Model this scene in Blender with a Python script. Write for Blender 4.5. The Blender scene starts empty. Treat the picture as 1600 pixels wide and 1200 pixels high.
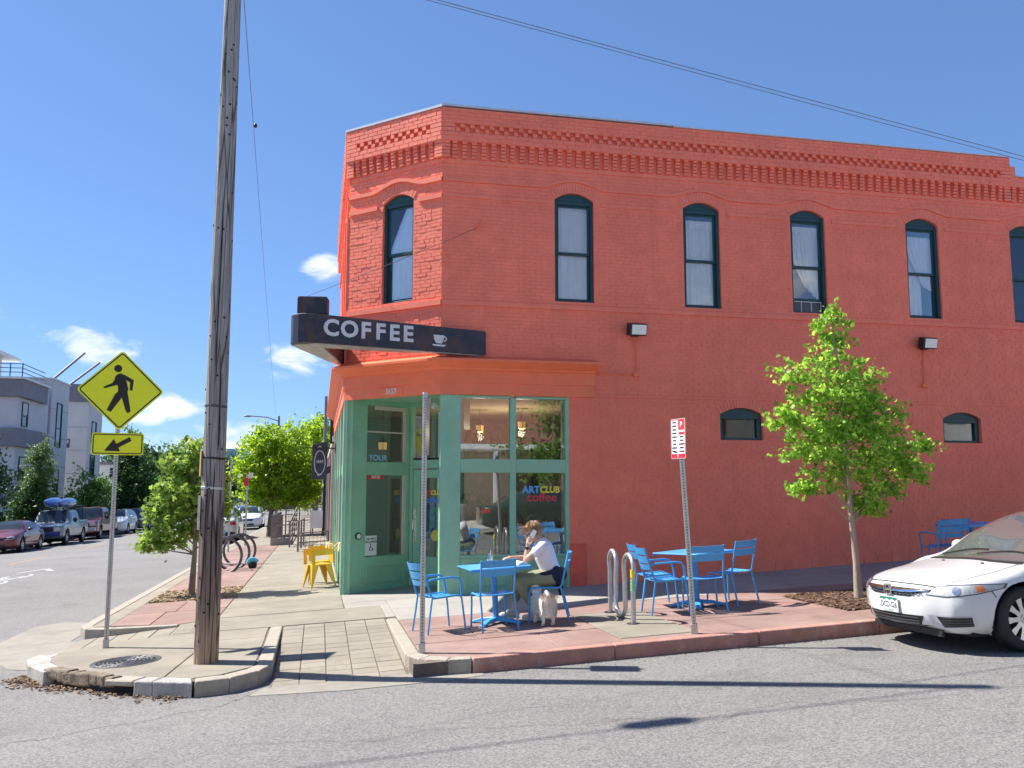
import bpy, bmesh, math, random
import numpy as np
from mathutils import Vector, Matrix, geometry
from mathutils.bvhtree import BVHTree

SC = bpy.context.scene
COL = SC.collection
PI = math.pi

# ------------------------------------------------------------------ camera
FPX = 1386.0
YAW = math.atan(300 / 1386.0)
PITCH = math.atan(165 / 1386.0)
cam_d = bpy.data.cameras.new('camera')
cam = bpy.data.objects.new('camera', cam_d)
COL.objects.link(cam)
cam_d.sensor_width = 36.0
cam_d.lens = FPX / 1600 * 36.0
cam_d.clip_start = 0.1
cam_d.clip_end = 3000
cam.location = (0, 0, 0)
cam.rotation_euler = (PI / 2 + PITCH, 0, -YAW)
SC.camera = cam

# ------------------------------------------------------------------ light
SUN_EL = math.radians(50)
SUN_AZ = math.radians(31)          # shadows run 31 degrees from +X towards -Y
to_sun = Vector((-math.cos(SUN_AZ) * math.cos(SUN_EL), math.sin(SUN_AZ) * math.cos(SUN_EL), math.sin(SUN_EL)))
sun_d = bpy.data.lights.new('sun', 'SUN')
sun_d.energy = 3.0
sun_d.angle = math.radians(0.53)
sun_d.color = (1.0, 0.95, 0.87)
sun = bpy.data.objects.new('sun', sun_d)
COL.objects.link(sun)
sun.location = (-20, 20, 40)
sun.rotation_euler = to_sun.to_track_quat('Z', 'Y').to_euler()

SC.view_settings.view_transform = 'Standard'
SC.view_settings.look = 'None'
SC.view_settings.gamma = 1.0
SC.view_settings.use_curve_mapping = False
SC.view_settings.exposure = 1.66
SKY_TINT = (.33, .473, .70, 1)

world = bpy.data.worlds.new('World')
SC.world = world
world.use_nodes = True


def build_world():
    nt = world.node_tree
    N, L = nt.nodes, nt.links
    N.clear()
    out = N.new('ShaderNodeOutputWorld')
    bg = N.new('ShaderNodeBackground')
    bg.inputs['Strength'].default_value = 0.14
    L.new(bg.outputs[0], out.inputs[0])
    sky = N.new('ShaderNodeTexSky')
    sky.sky_type = 'NISHITA'
    sky.sun_disc = False
    sky.sun_elevation = SUN_EL
    sky.sun_rotation = -(PI / 2 - SUN_AZ)
    sky.altitude = 1600
    sky.air_density = 1.0
    sky.dust_density = 0.6
    sky.ozone_density = 1.6
    tc = N.new('ShaderNodeTexCoord')
    sep = N.new('ShaderNodeSeparateXYZ')
    L.new(tc.outputs['Generated'], sep.inputs[0])

    def math_(op, a, b=None, clamp=False):
        m = N.new('ShaderNodeMath')
        m.operation = op
        m.use_clamp = clamp
        for i, v in enumerate((a, b)):
            if v is None:
                continue
            if isinstance(v, (int, float)):
                m.inputs[i].default_value = v
            else:
                L.new(v, m.inputs[i])
        return m.outputs[0]
    az = math_('ARCTAN2', sep.outputs[0], sep.outputs[1])     # 0 = +Y, positive to +X
    el = math_('ARCSINE', sep.outputs[2])
    nz = N.new('ShaderNodeTexNoise')
    nz.inputs['Scale'].default_value = 16
    nz.inputs['Detail'].default_value = 9
    nz.inputs['Roughness'].default_value = 0.6
    nz.inputs['Distortion'].default_value = 0.5
    st = N.new('ShaderNodeVectorMath')
    st.operation = 'MULTIPLY'
    st.inputs[1].default_value = (1, 1, 2.2)
    L.new(tc.outputs['Generated'], st.inputs[0])
    L.new(st.outputs[0], nz.inputs['Vector'])
    nn = math_('MULTIPLY', math_('SUBTRACT', nz.outputs[0], 0.5), 4.2)
    d2 = math.radians
    clouds = [(-13.8, 8.2, 4.0, 1.7), (-9.0, 5.0, 3.0, 0.95), (-10.6, 4.2, 2.2, 0.7), (-0.0, 13.8, 1.7, 1.25),
              (-1.6, 7.9, 2.6, 1.5), (-5.0, 3.6, 3.4, 1.1), (-9.5, 2.8, 5.0, 1.0), (-4.5, 2.6, 6.0, 1.0),
              (-20, 10.2, 3.2, 1.1), (-17.0, 3.2, 6.0, 1.0),
              (-40, 6, 7, 2.0), (-62, 9, 9, 2.6), (-85, 5, 8, 2), (70, 7, 8, 2.2), (95, 11, 9, 3), (125, 6, 9, 2.4),
              (150, 12, 8, 3), (178, 8, 10, 2.6), (-120, 10, 9, 3), (-150, 6, 10, 2.2), (48, 5, 6, 1.5)]
    acc = None
    for a0, e0, wa, we in clouds:
        da = math_('DIVIDE', math_('SUBTRACT', az, d2(a0)), d2(wa))
        de = math_('DIVIDE', math_('SUBTRACT', el, d2(e0)), d2(we))
        r2 = math_('ADD', math_('MULTIPLY', da, da), math_('MULTIPLY', de, de))
        v = math_('SUBTRACT', 1.0, r2)
        acc = v if acc is None else math_('MAXIMUM', acc, v)
    dens = math_('ADD', acc, nn)
    mask = N.new('ShaderNodeMapRange')
    mask.interpolation_type = 'SMOOTHSTEP'
    mask.inputs['From Min'].default_value = 0.35
    mask.inputs['From Max'].default_value = 1.5
    L.new(dens, mask.inputs['Value'])
    gate = N.new('ShaderNodeMapRange')
    gate.inputs['From Min'].default_value = -0.9
    gate.inputs['From Max'].default_value = 0.1
    L.new(acc, gate.inputs['Value'])
    mm = math_('MULTIPLY', mask.outputs[0], gate.outputs[0], True)
    mm = math_('MULTIPLY', mm, 0.9)
    # clear dry polarised blue: the same tone curve and tint over the whole dome
    gam = N.new('ShaderNodeGamma')
    gam.inputs['Gamma'].default_value = .65
    L.new(sky.outputs[0], gam.inputs['Color'])
    tint = N.new('ShaderNodeMix')
    tint.data_type = 'RGBA'
    tint.blend_type = 'MULTIPLY'
    tint.clamp_result = False
    tint.inputs['Factor'].default_value = 1.0
    tint.inputs['B'].default_value = SKY_TINT
    L.new(gam.outputs[0], tint.inputs['A'])
    mx = N.new('ShaderNodeMix')
    mx.data_type = 'RGBA'
    L.new(mm, mx.inputs['Factor'])
    L.new(tint.outputs['Result'], mx.inputs['A'])
    mx.inputs['B'].default_value = (2.5, 2.6, 2.7, 1)
    L.new(mx.outputs['Result'], bg.inputs['Color'])


build_world()

# ------------------------------------------------------------------ helpers


def G(x, y):
    """height of the pavement plane: the street climbs 5 % to the right"""
    return -1.65 + .051 * (x - 4.375) - .008 * (y - 15)


KERB_Y, KERB_X = 9.36, -3.45


def ROAD(x, y):
    d = math.hypot(max(0, KERB_Y - y), max(0, KERB_X - x))
    return G(x, y) - 0.15 + 0.016 * min(d, 4.5)


def tag(o, label=None, cat=None, group=None, kind=None):
    if label:
        o['label'] = label
    if cat:
        o['category'] = cat
    if group:
        o['group'] = group
    if kind:
        o['kind'] = kind
    return o


def empty(name, loc=(0, 0, 0), rz=0.0, label=None, cat=None, group=None, kind=None):
    o = bpy.data.objects.new(name, None)
    COL.objects.link(o)
    o.location = loc
    o.rotation_euler = (0, 0, rz)
    o.empty_display_size = 0.2
    return tag(o, label, cat, group, kind)


def copy_tree(o, parent=None):
    c = o.copy()
    COL.objects.link(c)
    if parent:
        c.parent = parent
    for ch in list(o.children):
        copy_tree(ch, c)
    return c


class MB:
    def __init__(s):
        s.v = []
        s.f = []

    def add(s, vs, fs):
        n = len(s.v)
        s.v += [tuple(p) for p in vs]
        s.f += [tuple(i + n for i in f) for f in fs]
        return s

    def box(s, x0, x1, y0, y1, z0, z1):
        return s.add([(x0, y0, z0), (x1, y0, z0), (x1, y1, z0), (x0, y1, z0), (x0, y0, z1), (x1, y0, z1), (x1, y1, z1), (x0, y1, z1)],
                     [(0, 3, 2, 1), (4, 5, 6, 7), (0, 1, 5, 4), (1, 2, 6, 5), (2, 3, 7, 6), (3, 0, 4, 7)])

    def obox(s, c, size, mat=None):
        hx, hy, hz = [k / 2 for k in size]
        m = MB().box(-hx, hx, -hy, hy, -hz, hz)
        c = Vector(c)
        return s.add([c + (mat @ Vector(p) if mat else Vector(p)) for p in m.v], m.f)

    def bar(s, a, b, w, h=None, up=(0, 0, 1)):
        """rectangular bar from a to b"""
        a, b = Vector(a), Vector(b)
        h = h or w
        d = (b - a).normalized()
        u = Vector(up)
        if abs(d.dot(u)) > .98:
            u = Vector((0, 1, 0))
        sx = d.cross(u).normalized() * w / 2
        uz = sx.cross(d).normalized() * h / 2
        vs = [p + i * sx + j * uz for p in (a, b) for i, j in ((-1, -1), (1, -1), (1, 1), (-1, 1))]
        return s.add(vs, [(3, 2, 1, 0), (4, 5, 6, 7), (0, 1, 5, 4), (1, 2, 6, 5), (2, 3, 7, 6), (3, 0, 4, 7)])

    def prism(s, poly, z0, z1):
        """poly [(x,y)], z0/z1 numbers or functions of (x,y)"""
        a = 0
        for i in range(len(poly)):
            x0, y0 = poly[i][:2]
            x1, y1 = poly[(i + 1) % len(poly)][:2]
            a += x0 * y1 - x1 * y0
        if a < 0:
            poly = poly[::-1]
        n = len(poly)
        f0 = z0 if callable(z0) else (lambda x, y: z0)
        f1 = z1 if callable(z1) else (lambda x, y: z1)
        vs = [(p[0], p[1], f0(p[0], p[1])) for p in poly] + [(p[0], p[1], f1(p[0], p[1])) for p in poly]
        fs = [tuple(range(n - 1, -1, -1)), tuple(range(n, 2 * n))] + [(i, (i + 1) % n, n + (i + 1) % n, n + i) for i in range(n)]
        return s.add(vs, fs)

    def slab(s, poly, M, t):
        """polygon (u,v) extruded by t along local z, placed by matrix M"""
        m = MB().prism(poly, 0, t)
        return s.add([M @ Vector(p) for p in m.v], m.f)

    def tube(s, pts, r, n=8, closed=False, cap=True):
        pts = [Vector(p) for p in pts]
        k = len(pts)
        rs = r if isinstance(r, (list, tuple)) else [r] * k
        base = len(s.v)
        ref = None
        for i in range(k):
            if closed:
                t = pts[(i + 1) % k] - pts[i - 1]
            else:
                t = pts[min(i + 1, k - 1)] - pts[max(i - 1, 0)]
            t.normalize()
            if ref is None:
                ref = Vector((0, 0, 1)) if abs(t.z) < .9 else Vector((1, 0, 0))
                ref = (ref - t * ref.dot(t)).normalized()
            else:
                ref = ref - t * ref.dot(t)
                if ref.length < 1e-6:
                    ref = t.orthogonal()
                ref.normalize()
            b = t.cross(ref)
            for j in range(n):
                a = 2 * PI * j / n
                s.v.append(tuple(pts[i] + (ref * math.cos(a) + b * math.sin(a)) * rs[i]))
        m = k if closed else k - 1
        for i in range(m):
            for j in range(n):
                i2 = (i + 1) % k
                s.f.append((base + i * n + j, base + i * n + (j + 1) % n, base + i2 * n + (j + 1) % n, base + i2 * n + j))
        if cap and not closed:
            s.f.append(tuple(base + j for j in range(n - 1, -1, -1)))
            s.f.append(tuple(base + (k - 1) * n + j for j in range(n)))
        return s

    def lathe(s, prof, n=24, M=None, cap=True):
        base = len(s.v)
        for r, z in prof:
            for j in range(n):
                a = 2 * PI * j / n
                p = Vector((r * math.cos(a), r * math.sin(a), z))
                s.v.append(tuple(M @ p if M else p))
        k = len(prof)
        for i in range(k - 1):
            for j in range(n):
                s.f.append((base + i * n + j, base + i * n + (j + 1) % n, base + (i + 1) * n + (j + 1) % n, base + (i + 1) * n + j))
        if cap and prof[0][0] > 1e-4:
            s.f.append(tuple(base + j for j in range(n - 1, -1, -1)))
        if cap and prof[-1][0] > 1e-4:
            s.f.append(tuple(base + (k - 1) * n + j for j in range(n)))
        return s

    def ball(s, c, r, n=10, sc=(1, 1, 1)):
        prof = [(max(1e-5, r * math.sin(PI * i / n)), -r * math.cos(PI * i / n)) for i in range(n + 1)]
        M = Matrix.Translation(c) @ Matrix.Diagonal((*sc, 1))
        return s.lathe(prof, n * 2, M)

    def shift(s, d):
        s.v = [(a + d[0], b + d[1], c + d[2]) for a, b, c in s.v]
        return s

    def build(s, name, mat, parent=None, smooth=False, bevel=0.0, world=False, seg=1):
        me = bpy.data.meshes.new(name)
        vs = s.v
        if world and parent is not None:
            off = Vector((0, 0, 0))
            p = parent
            while p:
                off += p.location
                p = p.parent
            vs = [(a - off.x, b - off.y, c - off.z) for a, b, c in vs]
        me.from_pydata(vs, [], s.f)
        me.update()
        o = bpy.data.objects.new(name, me)
        COL.objects.link(o)
        if mat:
            me.materials.append(mat)
        if parent:
            o.parent = parent
        if smooth:
            me.polygons.foreach_set('use_smooth', [True] * len(me.polygons))
            me.set_sharp_from_angle(angle=math.radians(smooth if smooth is not True else 40))
        if bevel:
            b = o.modifiers.new('bevel', 'BEVEL')
            b.width = bevel
            b.segments = seg
            b.limit_method = 'ANGLE'
            b.angle_limit = math.radians(40)
        return o


def text(name, body, size, mat, parent, M, ext=.002, bold=0.0, align='CENTER', sx=1.0):
    cu = bpy.data.curves.new(name, 'FONT')
    cu.body = body
    cu.size = size
    cu.extrude = ext
    cu.offset = bold
    cu.align_x = align
    cu.align_y = 'CENTER'
    cu.resolution_u = 3
    cu.materials.append(mat)
    tmp = bpy.data.objects.new(name + '_curve', cu)
    me = bpy.data.meshes.new_from_object(tmp)
    bpy.data.objects.remove(tmp)
    bpy.data.curves.remove(cu)
    me.name = name
    o = bpy.data.objects.new(name, me)
    COL.objects.link(o)
    o.parent = parent
    me.transform(M @ Matrix.Diagonal((sx, 1, 1, 1)))
    return o


def frame2(o, u, n):
    """matrix with local x along horizontal u, y up, z out along horizontal n"""
    u = Vector((u[0], u[1], 0)).normalized()
    n = Vector((n[0], n[1], 0)).normalized()
    m = Matrix(((u.x, 0, n.x, o[0]), (u.y, 0, n.y, o[1]), (0, 1, 0, o[2]), (0, 0, 0, 1)))
    return m


# ------------------------------------------------------------------ materials
def mat(name, col, rough=.6, metal=0.0, var=.12, scale=6.0, bump=0.0, bscale=60.0, spec=.5, coat=0.0,
        dirt=None, dscale=1.3, dlo=.5, dhi=.7, island=0.0, emit=0.0, stretch=None):
    m = bpy.data.materials.new(name)
    m.use_nodes = True
    nt = m.node_tree
    N, L = nt.nodes, nt.links
    p = N['Principled BSDF']
    p.inputs['Roughness'].default_value = rough
    p.inputs['Metallic'].default_value = metal
    p.inputs['Specular IOR Level'].default_value = spec
    p.inputs['Coat Weight'].default_value = coat
    p.inputs['Coat Roughness'].default_value = 0.03
    tc = N.new('ShaderNodeTexCoord')
    vec = tc.outputs['Object']
    if stretch:
        mp = N.new('ShaderNodeMapping')
        mp.inputs['Scale'].default_value = stretch
        L.new(vec, mp.inputs['Vector'])
        vec = mp.outputs[0]
    cout = None
    if var > 0:
        nz = N.new('ShaderNodeTexNoise')
        nz.inputs['Scale'].default_value = scale
        nz.inputs['Detail'].default_value = 6
        nz.inputs['Roughness'].default_value = .65
        L.new(vec, nz.inputs['Vector'])
        r = N.new('ShaderNodeMapRange')
        r.inputs['From Min'].default_value = .3
        r.inputs['From Max'].default_value = .7
        L.new(nz.outputs[0], r.inputs['Value'])
        mx = N.new('ShaderNodeMix')
        mx.data_type = 'RGBA'
        L.new(r.outputs[0], mx.inputs['Factor'])
        mx.inputs['A'].default_value = (*[c * (1 - var) for c in col], 1)
        mx.inputs['B'].default_value = (*[min(1, c * (1 + var)) for c in col], 1)
        cout = mx.outputs['Result']
    else:
        rgb = N.new('ShaderNodeRGB')
        rgb.outputs[0].default_value = (*col, 1)
        cout = rgb.outputs[0]
    if dirt:
        nz = N.new('ShaderNodeTexNoise')
        nz.inputs['Scale'].default_value = dscale
        nz.inputs['Detail'].default_value = 8
        nz.inputs['Roughness'].default_value = .7
        L.new(vec, nz.inputs['Vector'])
        r = N.new('ShaderNodeMapRange')
        r.inputs['From Min'].default_value = dlo
        r.inputs['From Max'].default_value = dhi
        L.new(nz.outputs[0], r.inputs['Value'])
        mx = N.new('ShaderNodeMix')
        mx.data_type = 'RGBA'
        L.new(r.outputs[0], mx.inputs['Factor'])
        L.new(cout, mx.inputs['A'])
        mx.inputs['B'].default_value = (*dirt, 1)
        cout = mx.outputs['Result']
    if island:
        g = N.new('ShaderNodeNewGeometry')
        r = N.new('ShaderNodeMapRange')
        r.inputs['To Min'].default_value = 1 - island
        r.inputs['To Max'].default_value = 1 + island
        L.new(g.outputs['Random Per Island'], r.inputs['Value'])
        vm = N.new('ShaderNodeVectorMath')
        vm.operation = 'SCALE'
        L.new(cout, vm.inputs[0])
        L.new(r.outputs[0], vm.inputs['Scale'])
        cout = vm.outputs[0]
    L.new(cout, p.inputs['Base Color'])
    if emit:
        L.new(cout, p.inputs['Emission Color'])
        p.inputs['Emission Strength'].default_value = emit
    if bump:
        nz = N.new('ShaderNodeTexNoise')
        nz.inputs['Scale'].default_value = bscale
        nz.inputs['Detail'].default_value = 5
        L.new(vec, nz.inputs['Vector'])
        b = N.new('ShaderNodeBump')
        b.inputs['Strength'].default_value = bump
        b.inputs['Distance'].default_value = .02
        L.new(nz.outputs[0], b.inputs['Height'])
        L.new(b.outputs[0], p.inputs['Normal'])
    return m


def glass_mat(name, tint=(.85, .9, .88), refl=.1, rough=0.0):
    m = bpy.data.materials.new(name)
    m.use_nodes = True
    nt = m.node_tree
    N, L = nt.nodes, nt.links
    N.remove(N['Principled BSDF'])
    tr = N.new('ShaderNodeBsdfTransparent')
    tr.inputs[0].default_value = (*tint, 1)
    gl = N.new('ShaderNodeBsdfGlossy')
    gl.inputs['Roughness'].default_value = rough
    gl.inputs[0].default_value = (.95, .97, 1, 1)
    fr = N.new('ShaderNodeFresnel')
    fr.inputs[0].default_value = 1.5
    ad = N.new('ShaderNodeMath')
    ad.operation = 'ADD'
    ad.use_clamp = True
    ad.inputs[1].default_value = refl
    L.new(fr.outputs[0], ad.inputs[0])
    mx = N.new('ShaderNodeMixShader')
    L.new(ad.outputs[0], mx.inputs[0])
    L.new(tr.outputs[0], mx.inputs[1])
    L.new(gl.outputs[0], mx.inputs[2])
    L.new(mx.outputs[0], N['Material Output'].inputs[0])
    return m


def leaf_mat(name, col, var=.35, trans=.4):
    m = bpy.data.materials.new(name)
    m.use_nodes = True
    nt = m.node_tree
    N, L = nt.nodes, nt.links
    p = N['Principled BSDF']
    p.inputs['Roughness'].default_value = .5
    p.inputs['Specular IOR Level'].default_value = .35
    g = N.new('ShaderNodeNewGeometry')
    cr = N.new('ShaderNodeValToRGB')
    cr.color_ramp.elements[0].color = (col[0] * (1 - var), col[1] * (1 - var * .8), col[2] * (1 - var), 1)
    cr.color_ramp.elements[1].color = (min(1, col[0] * (1 + var * 1.3)), min(1, col[1] * (1 + var * .8)), col[2] * (1 + var * .3), 1)
    L.new(g.outputs['Random Per Island'], cr.inputs[0])
    L.new(cr.outputs[0], p.inputs['Base Color'])
    tl = N.new('ShaderNodeBsdfTranslucent')
    hs = N.new('ShaderNodeHueSaturation')
    hs.inputs['Value'].default_value = 1.5
    hs.inputs['Hue'].default_value = .485
    L.new(cr.outputs[0], hs.inputs['Color'])
    L.new(hs.outputs[0], tl.inputs[0])
    mx = N.new('ShaderNodeMixShader')
    mx.inputs[0].default_value = trans
    L.new(p.outputs[0], mx.inputs[1])
    L.new(tl.outputs[0], mx.inputs[2])
    L.new(mx.outputs[0], N['Material Output'].inputs[0])
    return m


def streaks(m):
    """rain streaks and chalky fading on painted brick"""
    nt = m.node_tree
    N, L = nt.nodes, nt.links
    p = N['Principled BSDF']
    src = p.inputs['Base Color'].links[0].from_socket
    tc = N.new('ShaderNodeTexCoord')
    for sc, lo, hi, a, b in (((4.2, 4.2, .14), .52, .80, 1.0, .93), ((.5, .5, .45), .35, .68, .95, 1.04), ((26, 26, 40), .45, .75, 1.02, .92)):
        mp = N.new('ShaderNodeMapping')
        mp.inputs['Scale'].default_value = sc
        L.new(tc.outputs['Object'], mp.inputs[0])
        nz = N.new('ShaderNodeTexNoise')
        nz.inputs['Scale'].default_value = 1
        nz.inputs['Detail'].default_value = 6
        L.new(mp.outputs[0], nz.inputs['Vector'])
        r = N.new('ShaderNodeMapRange')
        r.inputs['From Min'].default_value = lo
        r.inputs['From Max'].default_value = hi
        r.inputs['To Min'].default_value = a
        r.inputs['To Max'].default_value = b
        L.new(nz.outputs[0], r.inputs['Value'])
        vm = N.new('ShaderNodeVectorMath')
        vm.operation = 'SCALE'
        L.new(src, vm.inputs[0])
        L.new(r.outputs[0], vm.inputs['Scale'])
        src = vm.outputs[0]
    L.new(src, p.inputs['Base Color'])


MT = {}
MT['paint'] = mat('coral_paint', (.94, .222, .135), .55, var=.10, scale=3, bump=.12, bscale=180, dirt=(.86, .195, .12), dscale=.8, dlo=.48, dhi=.78)
streaks(MT['paint'])
MT['paint_trim'] = mat('coral_trim_paint', (.88, .20, .09), .5, var=.07, scale=4, bump=.05, bscale=120)
MT['paint_base'] = mat('plinth_paint', (.84, .13, .075), .55, var=.16, scale=4, bump=.2, bscale=60)
MT['teal'] = mat('dark_teal_paint', (.011, .058, .068), .45, var=.15, scale=8)
MT['green'] = mat('sage_green_paint', (.25, .52, .36), .45, var=.12, scale=2.5, bump=.06, bscale=50, dirt=(.29, .47, .29), dscale=1.2, dlo=.48, dhi=.7)
MT['navy_steel'] = mat('rusty_navy_steel', (.02, .024, .04), .42, var=.4, scale=9, bump=.15, bscale=40, dirt=(.075, .04, .032), dscale=3.0, dlo=.48, dhi=.62)
MT['white'] = mat('white_paint', (.72, .72, .72), .5, var=.06)
MT['offwhite'] = mat('cream_paint', (.6, .56, .48), .6, var=.08)
MT['black'] = mat('black_paint', (.012, .012, .013), .4, var=.2)
MT['steel'] = mat('galvanised_steel', (.48, .49, .50), .42, .75, var=.14, scale=14, bump=.05, bscale=90)
MT['darksteel'] = mat('dark_steel', (.10, .10, .11), .45, .7, var=.2, scale=10)
MT['concrete'] = mat('pavement_concrete', (.275, .243, .19), .85, var=.09, scale=5, bump=.25, bscale=160, dirt=(.225, .195, .15), dscale=1.6, dlo=.5, dhi=.85)
MT['concrete_grey'] = mat('grey_concrete', (.34, .32, .285), .85, var=.1, scale=5, bump=.25, bscale=160, dirt=(.28, .26, .22), dscale=2.2, dlo=.5, dhi=.8)
MT['redstone'] = mat('red_sandstone', (.28, .17, .142), .8, var=.13, scale=3, bump=.3, bscale=90, dirt=(.31, .225, .19), dscale=1.4, dlo=.45, dhi=.75)


def slab_wear(m, amt=.09, spots=.6):
    """each slab a shade of its own, with gum spots and small stains"""
    nt = m.node_tree
    N, L = nt.nodes, nt.links
    p = N['Principled BSDF']
    src = p.inputs['Base Color'].links[0].from_socket
    oi = N.new('ShaderNodeObjectInfo')
    r = N.new('ShaderNodeMapRange')
    r.inputs['To Min'].default_value = 1 - amt
    r.inputs['To Max'].default_value = 1 + amt
    L.new(oi.outputs['Random'], r.inputs['Value'])
    tc = N.new('ShaderNodeTexCoord')
    vo = N.new('ShaderNodeTexVoronoi')
    vo.inputs['Scale'].default_value = 2.6
    L.new(tc.outputs['Object'], vo.inputs['Vector'])
    rs_ = N.new('ShaderNodeMapRange')
    rs_.inputs['From Min'].default_value = .035
    rs_.inputs['From Max'].default_value = .075
    rs_.inputs['To Min'].default_value = spots
    L.new(vo.outputs['Distance'], rs_.inputs['Value'])
    nz = N.new('ShaderNodeTexNoise')
    nz.inputs['Scale'].default_value = 1.1
    nz.inputs['Detail'].default_value = 7
    nz.inputs['Roughness'].default_value = .65
    L.new(tc.outputs['Object'], nz.inputs['Vector'])
    rn = N.new('ShaderNodeMapRange')
    rn.inputs['From Min'].default_value = .38
    rn.inputs['From Max'].default_value = .66
    rn.inputs['To Min'].default_value = .84
    rn.inputs['To Max'].default_value = 1.08
    L.new(nz.outputs[0], rn.inputs['Value'])
    for s_ in (r.outputs[0], rs_.outputs[0], rn.outputs[0]):
        vm = N.new('ShaderNodeVectorMath')
        vm.operation = 'SCALE'
        L.new(src, vm.inputs[0])
        L.new(s_, vm.inputs['Scale'])
        src = vm.outputs[0]
    L.new(src, p.inputs['Base Color'])


for k_, a_, s_ in (('redstone', .10, .72), ('concrete', .07, .7), ('concrete_grey', .06, .7)):
    slab_wear(MT[k_], a_, s_)
MT['redkerb'] = mat('red_sandstone_kerb', (.40, .20, .16), .82, var=.2, scale=5, bump=.5, bscale=45, dirt=(.5, .37, .30), dscale=3, dlo=.55, dhi=.75)
MT['mulch'] = mat('bark_mulch', (.14, .08, .05), .9, var=.3, island=.5)
MT['wood_pole'] = mat('weathered_pole', (.21, .145, .095), .85, var=.28, scale=7, bump=.7, bscale=22, stretch=(7, 7, .35), dirt=(.10, .075, .06), dscale=1.1, dlo=.48, dhi=.62)
MT['blue_metal'] = mat('sky_blue_powder_coat', (.06, .34, .70), .38, var=.06, scale=20, spec=.5)
MT['yellow_metal'] = mat('yellow_powder_coat', (.72, .42, .02), .36, var=.06)
MT['glass'] = glass_mat('window_glass', (.86, .91, .89), .12)
MT['glass_low'] = glass_mat('small_window_glass', (.9, .92, .9), -.02)
MT['glass_up'] = glass_mat('upper_window_glass', (.97, .98, .98), .07)
MT['bark'] = mat('grey_bark', (.22, .17, .125), .9, var=.25, scale=12, bump=.5, bscale=30, stretch=(1, 1, .3))
MT['bark_pale'] = mat('pale_bark', (.36, .29, .22), .85, var=.15, scale=12, bump=.3, bscale=40, stretch=(1, 1, .3))
MT['rubber'] = mat('rubber', (.018, .018, .019), .7, var=.15, scale=10)
MT['chrome'] = mat('chrome', (.75, .76, .78), .12, 1.0, var=.02)
MT['alloy'] = mat('alloy', (.62, .63, .65), .28, .9, var=.04)
MT['dark'] = mat('dark_void', (.008, .008, .009), .8, var=.1)
MT['curtain'] = mat('white_curtain', (.93, .88, .80), .9, var=.05)

# ------------------------------------------------------------------ ground, streets, pavement
R = random.Random(7)


def asphalt():
    m = mat('asphalt', (.205, .198, .188), .88, var=.10, scale=170, bump=.5, bscale=190, dirt=(.17, .163, .157), dscale=.55, dlo=.45, dhi=.75)
    nt = m.node_tree
    N, L = nt.nodes, nt.links
    p = N['Principled BSDF']
    src = p.inputs['Base Color'].links[0].from_socket
    tc = N.new('ShaderNodeTexCoord')
    # aggregate: tiny light and dark stones
    vo = N.new('ShaderNodeTexVoronoi')
    vo.inputs['Scale'].default_value = 75
    L.new(tc.outputs['Object'], vo.inputs['Vector'])
    sp = N.new('ShaderNodeSeparateColor')
    L.new(vo.outputs['Color'], sp.inputs[0])
    mr = N.new('ShaderNodeMapRange')
    mr.inputs['To Min'].default_value = .62
    mr.inputs['To Max'].default_value = 1.38
    L.new(sp.outputs[0], mr.inputs['Value'])
    vm = N.new('ShaderNodeVectorMath')
    vm.operation = 'SCALE'
    L.new(src, vm.inputs[0])
    L.new(mr.outputs[0], vm.inputs['Scale'])
    # hairline cracks
    nz = N.new('ShaderNodeTexNoise')
    nz.inputs['Scale'].default_value = .9
    nz.inputs['Detail'].default_value = 7
    L.new(tc.outputs['Object'], nz.inputs['Vector'])
    mp = N.new('ShaderNodeVectorMath')
    mp.operation = 'MULTIPLY_ADD'
    mp.inputs[1].default_value = (1.3, 1.3, 0)
    L.new(nz.outputs['Color'], mp.inputs[0])
    L.new(tc.outputs['Object'], mp.inputs[2])
    vc = N.new('ShaderNodeTexVoronoi')
    vc.feature = 'DISTANCE_TO_EDGE'
    vc.inputs['Scale'].default_value = .15
    L.new(mp.outputs[0], vc.inputs['Vector'])
    cr = N.new('ShaderNodeMapRange')
    cr.inputs['From Min'].default_value = .0004
    cr.inputs['From Max'].default_value = .0014
    cr.inputs['To Min'].default_value = .80
    L.new(vc.outputs['Distance'], cr.inputs['Value'])
    vm2 = N.new('ShaderNodeVectorMath')
    vm2.operation = 'SCALE'
    L.new(vm.outputs[0], vm2.inputs[0])
    L.new(cr.outputs[0], vm2.inputs['Scale'])
    # oil spots, tyre-polished lanes and patch repairs
    for sc_, lo, hi, a, b in (((.9, .9, .9), .60, .72, 1.0, .80), ((.05, .4, 1), .35, .7, 1.05, .93), ((6, 6, 6), .66, .74, 1.0, .72)):
        mp2 = N.new('ShaderNodeMapping')
        mp2.inputs['Scale'].default_value = sc_
        L.new(tc.outputs['Object'], mp2.inputs[0])
        n2 = N.new('ShaderNodeTexNoise')
        n2.inputs['Scale'].default_value = 1
        n2.inputs['Detail'].default_value = 5
        L.new(mp2.outputs[0], n2.inputs['Vector'])
        r2 = N.new('ShaderNodeMapRange')
        r2.inputs['From Min'].default_value = lo
        r2.inputs['From Max'].default_value = hi
        r2.inputs['To Min'].default_value = a
        r2.inputs['To Max'].default_value = b
        L.new(n2.outputs[0], r2.inputs['Value'])
        v3 = N.new('ShaderNodeVectorMath')
        v3.operation = 'SCALE'
        L.new(vm2.outputs[0], v3.inputs[0])
        L.new(r2.outputs[0], v3.inputs['Scale'])
        vm2 = v3
    L.new(vm2.outputs[0], p.inputs['Base Color'])
    return m


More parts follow.
